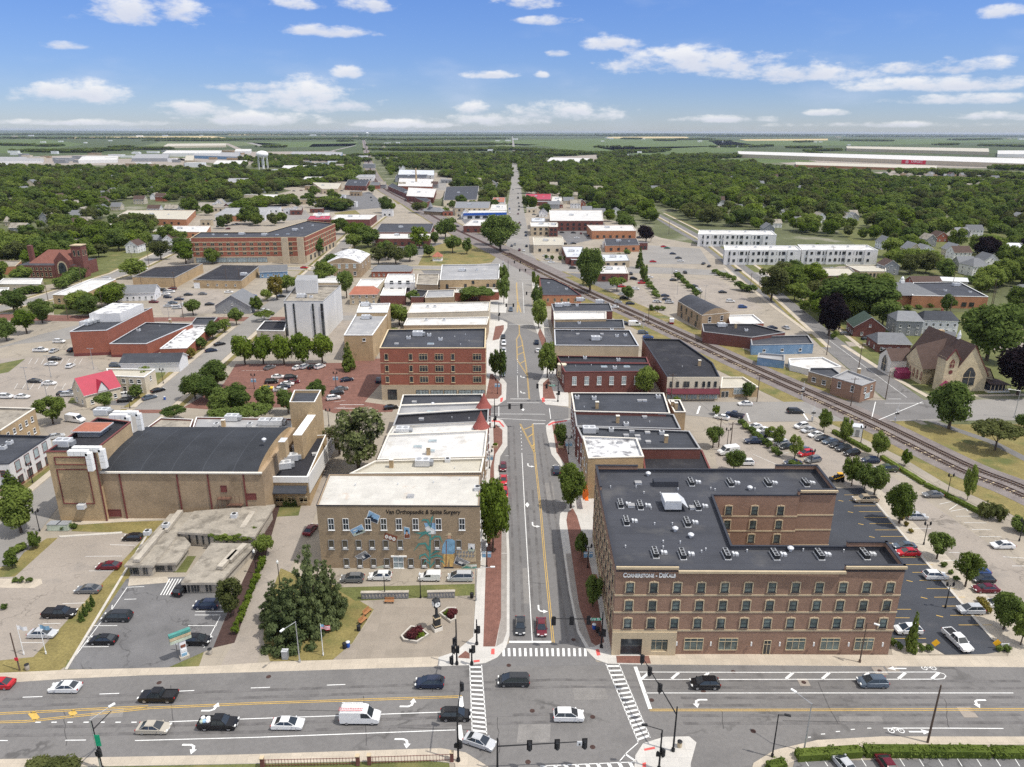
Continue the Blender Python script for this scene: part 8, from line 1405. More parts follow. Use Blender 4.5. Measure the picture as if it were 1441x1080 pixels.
MID=[(250+7*i,303+(i%3)*2)for i in range(6)]+[(405,290),(412,288),(420,292),(440,292),(448,296),(330,300),(345,312),(352,316),(360,318),(385,318),(395,314),(310,322),(318,318),(458,283),(464,280),(470,284),(445,278),(430,272),(422,268),(395,262),(380,266),(360,262),(350,268),(340,272),(410,258),(440,255),(475,250),(480,272),(520,272),(525,276),(550,296),(560,292),(540,300),(585,300),(596,296),(640,275),(648,278),(655,286),(690,276),(698,272),(705,280),(708,275),(700,296),(678,306),(650,312),(665,322),(690,330),(706,300),(745,292),(752,296),(760,300),(770,302),(780,292),(795,290),(810,290),(826,296),(838,300),(850,305),(860,312),(875,315),(765,290),(885,325),(820,330),(795,325),(742,272),(745,262),(735,250),(712,255),(710,245),(716,240),(732,242),(640,290),(630,302),(480,330),(500,340),(498,352),(445,360),(300,372),(262,372),(225,366),(240,346),(255,340),(262,356),(190,392),(20,440),(110,440),(125,446),(455,400),(470,384),(530,372),(560,372),(590,350)]+[(713,266),(738,266),(714,258),(736,258),(715,252),(734,250),(717,246),(732,244),(718,241),(731,239),(718,237),(729,236),(719,234),(728,233),(130,345),(150,340),(165,345),(175,336),(120,352),(140,352),(180,352),(185,345),(205,348),(100,352)]
# ---- woods of the residential quarters and beyond
CLEAR=[[(-60,1150),(-260,600),(-200,470),(-60,425),(60,400),(190,350),(255,345),(270,300),(430,262),(540,285),(690,300),(712,285),(716,232),(730,232),(745,280),(800,292),(870,305),(925,320),(905,288),(925,288),(985,322),(1040,345),(1100,412),(1190,480),(1245,500),(1245,435),(1395,445),(1700,560),(1700,1150)],[(975,318),(1245,340),(1250,400),(1060,392),(975,352)],[(380,262),(440,250),(520,247),(535,262),(590,290),(540,300),(440,278)],[(502,190),(528,190),(532,220),(560,262),(612,292),(550,292),(505,262),(504,225)],[(554,238),(614,240),(640,240),(640,262),(620,284),(590,282)],[(-60,240),(300,243),(340,232),(300,205),(-100,205)],[(300,203),(505,200),(500,222),(330,222)],[(685,196),(1070,193),(1100,218),(900,222),(860,216),(770,208)],[(980,228),(1040,224),(1120,221),(1150,232),(1030,233)],[(1040,205),(1500,205),(1600,250),(1300,250),(1110,243),(1035,228)],[(1220,243),(1300,240),(1520,250),(1520,268),(1330,266),(1240,256)],[(765,220),(840,217),(845,230),(790,231)],[(150,285),(345,285),(345,312),(270,335),(155,312)],[(428,226),(475,226),(475,238),(428,238)],[(345,232),(395,232),(395,250),(345,250)]]
CLW=[[tuple(P(*p)[:2])for p in q]for q in CLEAR]
def inside(x,y,poly):
 c=False;j=len(poly)-1
 for i in range(len(poly)):
  xi,yi=poly[i];xj,yj=poly[j]
  if(yi>y)!=(yj>y)and x<(xj-xi)*(y-yi)/(yj-yi)+xi:c=not c
  j=i
 return c
for x,y in HP:FOOT.append([(x-7,y-30),(x+7,y+5)])
FB=[(min(p[0]for p in f)-4,max(p[0]for p in f)+4,min(p[1]for p in f)-13,max(p[1]for p in f)+4)for f in FOOT]
def blocked(x,y):
 if any(a<x<b and c<y<d for a,b,c,d in FB):return True
 return any(inside(x,y,q)for q in CLW)
cand=[];g=10.5;rw=random.Random(21);Y=330.
from mathutils import noise as mnoise
while Y<3100:
 g=12.2+Y*.0016;half=Y*.74+60;X=-half
 while X<half:
  x,y=X+rw.uniform(-.42,.42)*g,Y+rw.uniform(-.42,.42)*g;X+=g
  dn=mnoise.noise((x*.008,y*.008,3.1));far=max(0,(y-1900)/1200)
  lim=.78+.45*dn-far*.75
  if x<-250 and y>2000:lim-=.25
  if rw.random()>lim or blocked(x,y):continue
  cand.append((x,y))
 Y+=g
for px_,py_ in MID:cand.append(tuple(P(px_+rw.uniform(-3,3),py_)[:2]))
cand.sort(key=lambda p:p[1]-.25*abs(p[0])*0)
vis=[p for p in cand if abs(PROJ((*p,0))[0]-720)<760]
NT=len([1 for o,_ in REG if o.get('category')=='tree']);IND=max(0,296-NT)
ws=[(B_,.16),(M_,.58),(D_,.84),(O_,.98),('leaf_purple',1.0)]
WOOD=set(vis[:IND])
for x,y in vis[:IND]:
 q=rw.random();m=next(a for a,b in ws if q<b);h=rw.uniform(9,17);w=h*rw.uniform(.95,1.3)
 px,py=PROJ((x,y,0));side='in the wooded quarter on the right'if px>760 else 'in the wooded quarter on the left'if px<480 else 'in the far middle blocks'
 tree(0,0,0,0,rw.choice(['round','round','round','airy','oval'])if h>11 else 'round',m,side,world=(x,y),hw=(h,w),group='trees of the wooded quarters')
rest=[(x,y,rw.choice((rw.uniform(8,13),rw.uniform(12,19))),rw.uniform(1.0,1.35))for x,y in cand if(x,y)not in WOOD]
# tree lines, copses and farm groves farther out
def belt(p0,p1,n,wd,h=(9,14)):
 a,b=P(*p0),P(*p1)
 for i in range(n):t=rw.random();rest.append((a.x+(b.x-a.x)*t+rw.gauss(0,wd),a.y+(b.y-a.y)*t+rw.gauss(0,wd),rw.uniform(*h)*(1+max(0,a.y-3000)/9000),rw.uniform(1.2,2.2)))
for p0,p1,n,wd in(((0,205),(45,206),60,18),((60,207),(85,206),50,18),((45,214),(130,215),160,30),((120,213),(175,212),90,25),((200,211),(232,211),70,22),((170,209),(190,208),30,20),((225,199),(310,199),120,50),((320,197.5),(510,196),420,90),((260,199),(330,198),120,60),((480,200),(490,200),22,20),((315,222),(355,220),50,20),((410,210),(480,213),0,20),((375,208),(395,208),25,18),((545,206),(690,204),420,60),((560,212),(690,212),460,50),((530,198),(700,196),260,120),((535,220),(700,222),400,40),((700,210),(800,216),190,20),((750,217),(800,220),90,18),((800,218),(870,217),60,18),((878,196.5),(900,196.5),90,14),((923,198.5),(948,199),140,14),((955,197.5),(1000,197),110,30),((1000,200),(1026,200),70,16),((1000,192.8),(1140,192.5),300,120),((840,192.2),(990,191.6),120,120),((970,222),(1030,222),260,26),((880,215),(920,215),90,22),((920,212),(935,213),30,15),((840,208.5),(890,208.5),14,5),((1000,208),(1075,208),40,8),((1055,206.5),(1090,207),14,5),((1112,209),(1150,209),90,16),((1120,201),(1140,200.5),24,15),((1190,199),(1250,199.5),130,26),((1150,213),(1190,212.5),60,14),((1135,214),(1155,220),14,8),((1130,221),(1235,227),40,12),((1235,230),(1262,231),30,12),((1260,215.5),(1400,217.5),200,14),((1320,205),(1345,204),40,20),((1345,198),(1405,196.5),140,40),((1380,206),(1480,208),120,20),((1200,193),(1470,193),260,150),((0,195.5),(300,196.5),150,100),((0,190.5),(500,190.3),420,250),((520,191.5),(860,191.5),360,220),((850,190.4),(1441,190.8),380,260),((1280,245),(1441,252),110,22),((1300,258),(1441,262),110,20),((1340,237),(1441,240),60,14),((270,232),(420,236),90,26),((395,222),(500,228),160,34),((420,246),(500,250),60,20),((330,246),(390,252),70,16),((440,262),(500,252),30,10),((600,245),(640,250),40,14),((300,300),(420,285),26,10),((455,290),(480,296),12,6),((330,262),(420,262),60,14)):
 belt(p0,p1,int(n*2.6),wd)
rest=[t for t in rest if not any(a<t[0]<b and c+6<t[1]<d for a,b,c,d in FB)]
def woods(name,pts,srcs):
 me=bpy.data.meshes.new(name);me.from_pydata([(x,y,-.3)for x,y,h,w in pts],[],[])
 at=me.attributes.new('size','FLOAT_VECTOR','POINT');at.data.foreach_set('vector',np.array([(h*w,h*w,h)for x,y,h,w in pts],dtype=np.float32).ravel())
 o=link(name,me);o['kind']='stuff';o['label']='far woods and tree lines between and beyond the houses'
 ng=bpy.data.node_groups.new(name,'GeometryNodeTree');ng.interface.new_socket('Geometry',in_out='INPUT',socket_type='NodeSocketGeometry');ng.interface.new_socket('Geometry',in_out='OUTPUT',socket_type='NodeSocketGeometry');N,L=ng.nodes,ng.links
 i=N.new('NodeGroupInput');u=N.new('NodeGroupOutput');ip=N.new('GeometryNodeInstanceOnPoints');j=N.new('GeometryNodeJoinGeometry')
 for s in srcs:
  oi=N.new('GeometryNodeObjectInfo');oi.inputs['Object'].default_value=s;oi.inputs['As Instance'].default_value=True;oi.transform_space='ORIGINAL';L.new(oi.outputs['Geometry'],j.inputs[0])
 L.new(i.outputs[0],ip.inputs['Points']);L.new(j.outputs[0],ip.inputs['Instance']);ip.inputs['Pick Instance'].default_value=True
 ri=N.new('FunctionNodeRandomValue');ri.data_type='INT';ri.inputs[4].default_value=0;ri.inputs[5].default_value=len(srcs)-1;L.new(ri.outputs[2],ip.inputs['Instance Index'])
 rr=N.new('FunctionNodeRandomValue');rr.data_type='FLOAT_VECTOR';rr.inputs[1].default_value=(0,0,6.28);L.new(rr.outputs[0],ip.inputs['Rotation'])
 na=N.new('GeometryNodeInputNamedAttribute');na.data_type='FLOAT_VECTOR';na.inputs[0].default_value='size';L.new(na.outputs[0],ip.inputs['Scale']);L.new(ip.outputs[0],u.inputs[0])
 md=o.modifiers.new('scatter','NODES');md.node_group=ng;return o
 # crowns standing on real trees serve as the leaves of the woods: one far variety per tint
SRC={}
for o in list(bpy.data.objects):
 if o.name.startswith('crown')and o.parent and o.parent.get('group')=='trees of the wooded quarters':SRC.setdefault(o.data,o)
ks=sorted(SRC,key=lambda d:(len(d.vertices),d.materials[0].name));far=[d for d in ks if d.materials[0].name!='leaf_purple']
woods('woods',rest,[SRC[d]for d in far])
print('TREES',NT,IND,len(rest),len(far),[(len(d.polygons),d.materials[0].name)for d in far])
# ================================================================== railway, street furniture, signs
def railway():
 pts=[Vector(p)for p in catmull(RW[:12],10)]
 for side,lab in((-1,'near one of two parallel railway tracks on grey ballast'),(1,'far one of two parallel railway tracks on grey ballast')):
  r=empty('railway_track',(pts[0].x,pts[0].y,0));tag(r,lab,'railway track','railway tracks',px=(1441,700-8*side));O=Vector((pts[0].x,pts[0].y))
  def off(d):
   out=[]
   for i in range(len(PT)):
    t=(PT[min(i+1,len(PT)-1)]-PT[max(i-1,0)]).normalized();out.append(PT[i]+Vector((-t.y,t.x))*d-O)
   return out
  PT=pts;b=MB()
  for g_ in(-.72,.72):
   q=off(-side*2.3+g_);b=MB()
   for a,c in zip(q[:-1],q[1:]):
    d=c-a;m_=(a+c)/2;b.box((m_.x,m_.y,.3),(d.length+.02,.14,.2),'mulch',math.atan2(d.y,d.x))
   b.build('rail',r)
  q=off(-side*2.3);b=MB();acc=0
  for a,c in zip(q[:-1],q[1:]):
   d=c-a;L=d.length;ang=math.atan2(d.y,d.x);s=acc
   if(a+O).y>620:break
   while s<L:p=a+d*(s/L);b.box((p.x,p.y,.14),(.26,2.6,.14),'wood_pole'if side>0 else('stone_cream'if rt.random()<.3 else 'wood_pole'),ang);s+=.85
   acc=s-L
  b.build('sleepers',r)
 PT=[Vector(p)for p in RW[11:]];b=MB()
 ribbon(b,RC[62:],3.2,.09,'mulch');o=b.build('railway_line_far');o['kind']='structure'
railway()
def pole(name,px,py,h,r0,r1,m,lab,cat,group=None):
 c=P(px,py);r=empty(name,(c.x,c.y,.1));tag(r,lab,cat,group);MB().tube((0,0,0),(0,0,h),r0,r1,m,8).tube((0,0,0),(0,0,.5),r0*1.8,r0*1.7,m,8).build('pole',r);return r
HM=None
def head_mesh():
 global HM
 if not HM:
  b=MB();b.box((0,0,0),(.42,.34,1.25),'black_plastic');b.box((0,.12,0),(.66,.04,1.5),'black_plastic')
  for z in(-.38,0,.38):b.lathe([(.17,z-.16),(.17,z+.16)],'metal_dark',8,(0,-.2))
  HM=b.mesh('signal_head')
 return HM
def signal(px,py,h,d,heads,lab,lamp=None,sign=None,z=None,low=True,name='traffic_signal',hs=1.15):
 """mast arm of direction d (x, y) in metres with signal heads at the given shares"""
 r=pole(name,px,py,h,.16,.1,'black_plastic',lab,'traffic signal','traffic signals');z=z or h-1.2
 MB().tube((0,0,z-.2),(d[0],d[1],z+.15),.1,.06,'black_plastic',6).build('mast_arm',r);a=math.atan2(d[1],d[0])
 for t in heads:o=link('signal_head',head_mesh(),r,(d[0]*t,d[1]*t,z-.3),a);o.scale=(hs,)*3
 if low:o=link('signal_head',head_mesh(),r,(.3,-.2,3.2),a);link('pedestrian_signal',head_mesh(),r,(-.3,.1,2.7),a+1.5).scale=(.8,.8,.5)
 if lamp:MB().tube((0,0,h),(lamp[0],lamp[1],h+.5),.06,.05,'black_plastic',6).box((lamp[0],lamp[1],h+.5),(.8,.4,.18),'black_plastic').build('lamp_arm',r)
 if sign:
  t,m,w,hh=sign;MB().box((d[0]*t,d[1]*t-.1,z-.1),(w,.06,hh),m).build('street_sign',r)
  if m=='sign_green':text('First St',r,(d[0]*t-w*.4,d[1]*t-.16,z-.1-hh*.28),w*.8,'sign_white','sign_lettering')
  if m=='sign_white':text('4',r,(d[0]*t-w*.28,d[1]*t-.16,z-.1-hh*.36),w*.5,'black_plastic','sign_symbol')if 0 else MB().prism([(-.12,-.3),(.12,-.3),(.12,.1),(-.12,.1)],0,.03,'black_plastic').build('sign_symbol',r,(d[0]*t,d[1]*t-.15,z-.1))
 return r
signal(846,912,7.2,(-8.6,-.3),(.98,.62,.28),'black signal mast with a green street sign over the right lane',sign=(.16,'sign_green',2.1,.5))
signal(643,936,9,(-.2,-7.5),(.25,.5,.85),'black signal mast at the clock plaza corner, arm toward the avenue',z=6.4)
signal(947,1058,8,(-3.0,12.0),(.45,.75,.98),'black signal mast on the traffic island, long arm over the right lanes',low=False)
signal(927,1084,7,(0,.5),(),'black lamp and signal pole at the edge of the traffic island',lamp=(-2.4,.4),low=True)
signal(700,1086,5.8,(12.4,.6),(.36,.67,.98),'black signal mast across the bottom centre of the photo',sign=(.92,'sign_white',.7,.8),low=False)
signal(645,1072,9.6,(.2,5.5),(.98,),'black signal mast at the lower left corner with two side heads',z=8.6)
signal(144,1084,8.5,(1.0,3.0),(),'signal pole with a green banner at the bottom left',low=True)
signal(664,936,3.2,(.1,0),(),'short pedestrian signal post at the left crosswalk')
signal(671,908,5.2,(.1,0),(),'single black signal post on the left sidewalk edge')
signal(696,603,9.5,(8.2,.2),(.55,.98),'black signal mast at the second crossing, arm to the right',z=7.2)
signal(785,566,7,(-7,0),(.55,.98),'black signal mast at the second crossing, arm to the left',sign=(.3,'sign_green',2.1,.5))
signal(702,452,9,(7,0),(.5,.98),'black signal mast at the third crossing, arm to the right');signal(762,428,7,(-8,0),(.5,.98),'black signal mast at the third crossing, arm to the left',sign=(.3,'sign_green',2,.5));signal(752,396,8,(-9,0),(.6,.98),'black signal mast at the railway crossing of the main street');signal(715,384,8,(8,1),(.5,.98),'black signal mast left of the railway crossing',low=False)
def lamp(px,py,h,d,m,lab,head='trim_white'):
 r=pole('street_lamp',px,py,h,.12,.07,m,lab,'street lamp','street lamps');MB().tube((0,0,h-.1),(d[0],d[1],h+.25),.06,.045,m,6).build('lamp_arm',r);a=math.atan2(d[1],d[0]);MB().box((d[0],d[1],h+.25),(.85,.34,.16),head,a).build('lamp_head',r);return r
lamp(422,933,8.2,(-1.4,-2.6),'steel_silver','silver street lamp at the spruce lawn by the alley');lamp(1209.5,933,8,(1.2,-.8),'wood_pole','street lamp on the sidewalk in front of the apartment block');lamp(1131,1058,8.6,(-1.8,2.2),'steel_silver','grey street lamp at the bottom right corner');lamp(1086.5,1066,7.6,(1.1,-.4),'black_plastic','black square lamp at the bottom right corner sidewalk','black_plastic');r=lamp(143,1086,9,(1.8,2.4),'steel_silver','silver street lamp rising over the avenue at the bottom left')
MB().box((.45,0,5.4),(.7,.05,1.9),'sign_green').build('banner',r)
lamp(670,846,7.2,(3.2,0),'steel_silver','silver lamp with a long arm over the left brick sidewalk');lamp(1427,588,9,(-3.2,.4),'steel_silver','silver street lamp by the stone church at the right')
def deco(px,py,lab,h=4.6,two=True,banner=False):
 r=pole('ornamental_lamp',px,py,h,.1,.07,'black_plastic',lab,'lamp post','ornamental lamp posts')
 if two:
  MB().box((0,0,h-.25),(1.3,.08,.1),'black_plastic').build('cross_arm',r)
  for s in(-1,1):MB().lathe([(.08,h-.2),(.2,h-.1),(.24,h+.3),(.12,h+.55),(.03,h+.75)],'black_plastic',8,(s*.6,0)).build('lantern',r)
 else:MB().lathe([(.08,h),(.2,h+.1),(.25,h+.5),(.12,h+.75),(.03,h+.95)],'lamp_white',8).build('lantern',r)
 if banner:
  for s in(-1,1):MB().box((s*.55,0,h*.62),(.75,.05,1.3),'mural_denim').box((s*.55,-.005,h*.62+.35),(.76,.05,.25),'sign_white').build('banner',r)
for i,(px,py,w,t,bn)in enumerate(((685,799,'on the left brick sidewalk near the mural',False,True),(542,843,'behind the left stone wall of the plaza',False,False),(592,842,'between the two stone walls of the plaza',False,False),(394,824,'half hidden at the spruces by the alley',False,False),(361,808,'at the planted bank of the alley',False,False),(827,800,'with banners on the right brick sidewalk',True,True),(800,640,'with banners beside the patched white roof',True,True),(689,660,'with banners below the larger turret',True,True),(1299.6,767,'in the gravel strip between the lots',True,False),(1333,696,'at the railway path behind the grey sedan',True,False),(1434,762,'at the right edge by the railway path',True,False),(1211,625,'beside the white cabin',True,False),(1330,856,'in the gravel strip behind the silver car',True,False),(46,680,'in front of the red panelled wall',True,False),(56,748,'at the lot corner below the stage tower',True,False),(183,575,'at the cottage corner',True,False),(230,540,'on the west side street',True,False),(358,548,'with banners in front of the brick lot',True,True),(473,545,'with banners right of the brick lot',True,True),(463,600,'at the theatre corner',True,False),(1023,628,'by the workshop chimney',True,False),(1140,660,'behind the rear parapet of the apartment block',True,False),(700,555,'with banners at the second crossing',True,True),(775,545,'by the dark red brick corner building',True,False),(925,440,'at the railway end of the right lots',True,False),(985,425,'in the far right lots',True,False))):
 deco(px,py,'black ornamental lamp post '+w,two=t,banner=bn,h=4.8 if not t else 5)
def tall_lamp(px,py,h,lab):
 r=pole('parking_lot_lamp',px,py,h,.1,.07,'metal_grey',lab,'lamp post','parking lot lamps');MB().box((0,0,h),(1.8,.1,.1),'metal_grey').box((-.9,0,h),(.6,.3,.14),'metal_grey').box((.9,0,h),(.6,.3,.14),'metal_grey').build('lamp_head',r)
for px,py,w in((72,531,'in the big west lot'),(40,549,'in the big west lot'),(70,577,'in the big west lot'),(132,520,'beside the red brick block'),(238,448,'in the grey lot'),(245,440,'in the grey lot'),(945,395,'in the right lots'),(953,415,'in the right lots'),(992,423,'in the right lots'),(1113,402,'beside the grey asphalt lot'),(804,345,'in the lot beyond the crossing'),(1125,405,'beside the grey asphalt lot')):tall_lamp(px,py,8,'thin grey parking lot lamp '+w)
UT=[]
def upole(px,py,h,lab,arms=1,lean=(0,0)):
 c=P(px,py);r=empty('utility_pole',(c.x,c.y,0));tag(r,lab,'utility pole','utility poles');MB().tube((0,0,0),(lean[0],lean[1],h),.17,.11,'wood_pole',8).build('pole',r);UT.append((Vector((c.x+lean[0],c.y+lean[1],h-.6))))
 for k in range(arms):MB().box((lean[0],lean[1],h-.6-k*1.1),(2.4,.12,.12),'wood_pole').build('cross_arm',r);[MB().lathe([(.06,h-.54-k*1.1),(.08,h-.3-k*1.1)],'metal_grey',6,(lean[0]+x,lean[1])).build('insulator',r)for x in(-1.1,.5,1.1)]
 return r
upole(1305,1046,10.5,'weathered wooden utility pole standing alone at the avenue on the right',0)
for px,py,h,w in((1011,630,9,'in the lot behind the apartment block, left one'),(1027,636,9,'in the lot behind the apartment block, right one'),(944,566,10,'left of the maroon awning'),(1065,566,9,'right of the tan brick annex'),(1197,572,10,'at the railway crossing'),(1246,562,10,'beside the small brick corner building'),(1208,520,10,'along the side street by the church'),(1163,500,11,'along the side street by the blue walls'),(1180,470,10,'by the bungalow on the side street'),(912,458,10,'beside the tracks by the right lots'),(871,360,11,'along the side street, far one'),(893,330,12,'along the side street, far one'),(916,340,12,'at the edge of the wood'),(941,330,12,'at the edge of the wood'),(1170,372,12,'by the townhouses'),(1055,412,11,'at the side street junction'),(1068,405,11,'at the side street junction'),(1082,418,10,'by the airy tree'),(1340,405,13,'among the gardens on the right'),(1395,430,14,'among the gardens on the right'),(1335,450,12,'in front of the brick public building'),(1395,440,12,'right of the brick public building'),(200,408,11,'by the yellow brick garages'),(258,448,11,'by the grey lot'),(247,410,11,'by the yellow brick garages'),(145,438,10,'on the brick street'),(68,424,10,'on the west street'),(96,450,10,'on the brick street'),(115,398,10,'by the brick church'),(188,380,11,'by the brick church'),(210,375,10,'by the brick church'),(320,405,11,'by the yellow brick garages'),(338,404,11,'by the yellow brick garages'),(400,545,1,'')):
 if w:upole(px,py,h,'wooden utility pole '+w)
def wire(a,b,sag=.8):
 b_=MB();n=8;pts=[a.lerp(b,i/n)-Vector((0,0,sag*4*(i/n)*(1-i/n)))for i in range(n+1)];o=pts[0].copy()
 for p,q in zip(pts[:-1],pts[1:]):b_.tube(p-o,q-o,.025,.025,'black_plastic',4)
 return b_,o
for(i,j,lab)in((1,2,'thin cable between the two poles of the rear lot'),(1,3,'thin cable from the rear lot to the pole by the awning'),(2,4,'thin cable from the rear lot to the tan annex'),(4,5,'thin cable crossing the side road to the railway'),(5,6,'thin cable over the tracks'),(6,7,'thin cable along the side street beside the church'),(7,8,'thin cable along the side street by the blue walls')):
 b,o=wire(UT[i],UT[j]);tag(b.build('overhead_cable',None,o),lab,'cable')
 # rail crossing gates and signals
for px,py,w in((1128,563,'left of the tracks behind'),(1143,594,'left of the tracks in front'),(1260,595,'right of the tracks'),(708,377,'at the main street'),(905,462,'by the right lots')):
 c=P(px,py);r=empty('crossing_signal',(c.x,c.y,0));tag(r,'railway crossing signal with crossbuck '+w,'railway signal','railway signals');MB().tube((0,0,0),(0,0,4.4),.09,.07,'steel_silver',8).build('pole',r)
 b=MB();a=.78
 for s in(-1,1):
  q=[(-.65,-.1),(.65,-.1),(.65,.1),(-.65,.1)];b.poly([(x*math.cos(s*a)-y*math.sin(s*a),-.12-.01*s,4.1+x*math.sin(s*a)+y*math.cos(s*a))for x,y in q],'sign_white')
 b.build('crossbuck',r);MB().box((0,-.1,3.0),(1.3,.12,.45),'black_plastic').build('light_pair',r);MB().box((0,.3,1.0),(.5,.5,1.2),'metal_light').build('control_box',r);MB().tube((0,.2,1.2),(.3,.2,6.5),.06,.04,'sign_white',6).build('gate_arm',r)
c=P(1205,613);r=empty('signal_cabin',(c.x,c.y,0),R_(-20));tag(r,'white equipment cabin beside the tracks','cabin');MB().box((0,0,1.6),(2.6,3,3.0),'trim_white').box((0,0,3.16),(2.9,3.3,.14),'metal_light').build('wall',r);link('door',win_mesh(1.0,2.1,'bare','trim_grey','trim_grey'),r,(0,-1.5,.15))
# clock plaza
c=P(615,886);r=empty('post_clock',(c.x,c.y,.04),R_(30));tag(r,'tall black and gold four faced street clock on the plaza','clock');ck=HZ(615,886,848)
MB().box((0,0,.35),(1.6,1.6,.7),'stone_white').box((0,0,.8),(1.4,1.4,.2),'metal_dark').build('plinth',r);MB().box((0,0,1.7),(1.05,1.05,1.7),'metal_dark').box((0,0,2.6),(1.25,1.25,.18),'mural_straw').box((0,0,1.0),(1.25,1.25,.14),'mural_straw').box((0,0,2.8),(1.0,1.0,.14),'metal_dark').build('base',r);MB().tube((0,0,2.85),(0,0,ck-.9),.3,.22,'metal_dark',10).build('pole',r)
h_=MB();h_.box((0,0,ck-.2),(1.15,1.15,1.2),'metal_dark');h_.lathe([(.75,ck+.42),(.5,ck+.62),(.12,ck+.75),(.1,ck+1.0),(.02,ck+1.1)],'metal_dark',8);hd=h_.build('clock_head',r)
for k in range(4):
 a=k*math.pi/2;b=MB();b.lathe([(.52,0),(.52,.05)],'lamp_white',16);b.box((0,.16,.07),(.05,.34,.02),'black_plastic');b.box((.12,0,.07),(.26,.05,.02),'black_plastic');o=b.build('clock_face',hd,(math.sin(a)*.58,-math.cos(a)*.58,ck-.15),0);o.rotation_euler=(math.pi/2,0,a)
def bed(px,lab):
 w=[P(*p)for p in px];c=sum(w,Vector())/len(w);q=ccw([(p.x-c.x,p.y-c.y)for p in w]);inn=offset(q,.28);b=MB();n=len(q)
 for i in range(n):
  j=(i+1)%n;b.poly([(*q[i],0),(*q[j],0),(*q[j],.55),(*q[i],.55)],'concrete_old');b.poly([(*q[i],.55),(*q[j],.55),(*inn[j],.55),(*inn[i],.55)],'kerb');b.poly([(*inn[j],.35),(*inn[i],.35),(*inn[i],.55),(*inn[j],.55)],'concrete_old')
 r=empty('raised_flower_bed',(c.x,c.y,.04));tag(r,lab,'flower bed');b.build('stone_rim',r);MB().poly([(*p,.36)for p in inn],'mulch').build('soil',r)
bed([(564,898),(568,904),(587,907),(604,896),(592,886),(578,884)],'stone rimmed flower bed with dark red shrubs, left of the clock');bed([(618,866),(634,878),(642,874),(642,858),(630,858)],'stone rimmed flower bed with dark red shrubs, right behind the clock')
def wall(px0,px1,n,lab):
 a,b=P(*px0),P(*px1);d=b-a;r=empty('memorial_wall',((a.x+b.x)/2,(a.y+b.y)/2,.04),math.atan2(d.y,d.x));tag(r,lab,'wall');L=d.length;MB().box((0,0,.75),(L,.5,1.3),'mural_grey').box((0,0,1.45),(L+.2,.7,.15),'concrete_old').build('wall',r)
 for i in range(n):MB().box((-L/2+L*(i+.5)/n,-.28,.8),(L/n*.35,.1,.45),'concrete_old').build('plaque',r)
wall((509,843),(575,842),14,'low stone memorial wall with white plaques, left one behind a bench');wall((602,842),(640,841),9,'low stone memorial wall with white plaques, short right one')
def bench(px,py,a,lab):
 c=P(px,py);r=empty('park_bench',(c.x,c.y,.05),R_(a));tag(r,lab,'bench','wooden benches');b=MB()
 for i in range(4):b.box((0,-.25+i*.16,.45),(1.8,.13,.05),'wood_bench')
 b.build('seat',r);b=MB()
 for i in range(3):b.box((0,.32+i*.03,.6+i*.17),(1.8,.05,.13),'wood_bench')
 b.build('backrest',r)
 for x in(-.75,.75):MB().box((x,0,.22),(.07,.55,.44),'metal_dark').build('leg',r)
bench(548,849,0,'brown wooden bench in front of the long memorial wall');bench(517,864,62,'brown wooden bench at the plaza edge, farther of two');bench(511,876,62,'brown wooden bench at the plaza edge, nearer of two')
def bin_(px,py,m,lab):
 c=P(px,py);r=empty('litter_bin',(c.x,c.y,.05));tag(r,lab,'litter bin');MB().lathe([(.3,0),(.36,.5),(.36,1.0)],m,12).build('body',r);MB().lathe([(.38,1.0),(.38,1.08),(.2,1.15)],'metal_light'if m=='sign_blue'else 'black_plastic',12).build('lid',r)
bin_(490,911,'sign_blue','blue recycling bin at the edge of the plaza lawn');bin_(485,913,'black_plastic','black litter bin beside the blue recycling bin');bin_(505,888,'black_plastic','black litter bin near the plaza benches');bin_(664,842,'black_plastic','black litter bin at the right end of the memorial walls');bin_(39,943,'concrete_old','round concrete litter bin by the flagpoles');bin_(296,921,'concrete_old','round concrete planter by the sign pillar');bin_(956,1052,'stone_cream','round flower tub on the traffic island');bin_(836,886,'sign_blue','blue mailbox on the right brick sidewalk');bin_(841,891,'black_plastic','black litter bin behind the blue mailbox');bin_(232,563,'sign_blue','blue mailbox at the brick corner of the west street')
def flagpole(px,py,h,flag,lab,m='trim_white'):
 r=pole('flagpole',px,py,h,.07,.05,m,lab,'flagpole','flagpoles');b=MB();n=6
 for i in range(n):
  x0,x1=.06+1.5*i/n,.06+1.5*(i+1)/n;y0,y1=.12*math.sin(i*1.3),.12*math.sin((i+1)*1.3);dz=-.25*i/n;dz1=-.25*(i+1)/n
  if flag=='us':
   for k in range(7):z0=h-.15-.13*k;mm='mural_denim'if i<2 and k<4 else('sign_red'if k%2==0 else 'sign_white');b.poly([(x0,y0,z0-.13+dz),(x1,y1,z0-.13+dz1),(x1,y1,z0+dz1),(x0,y0,z0+dz)],mm)
  else:b.poly([(x0,y0,h-.95+dz),(x1,y1,h-.95+dz1),(x1,y1,h-.15+dz1),(x0,y0,h-.15+dz)],flag)
 b.build('flag',r);return r
flagpole(455,923,6.4,'us','flagpole with a small striped national flag on the spruce lawn');flagpole(34,922,6,'sign_white','white flagpole with a pale flag, left of the pair by the avenue');flagpole(65,921,6,'mural_denim','white flagpole with a blue flag, right of the pair by the avenue')
c=P(28,944);r=empty('utility_pole',(c.x,c.y,0));tag(r,'slim wooden pole with a small red sign beside the flagpoles','utility pole');MB().tube((0,0,0),(0,0,7.5),.12,.09,'wood_pole',8).build('pole',r);MB().box((0,-.14,2.4),(.6,.05,.6),'sign_red').build('sign',r)
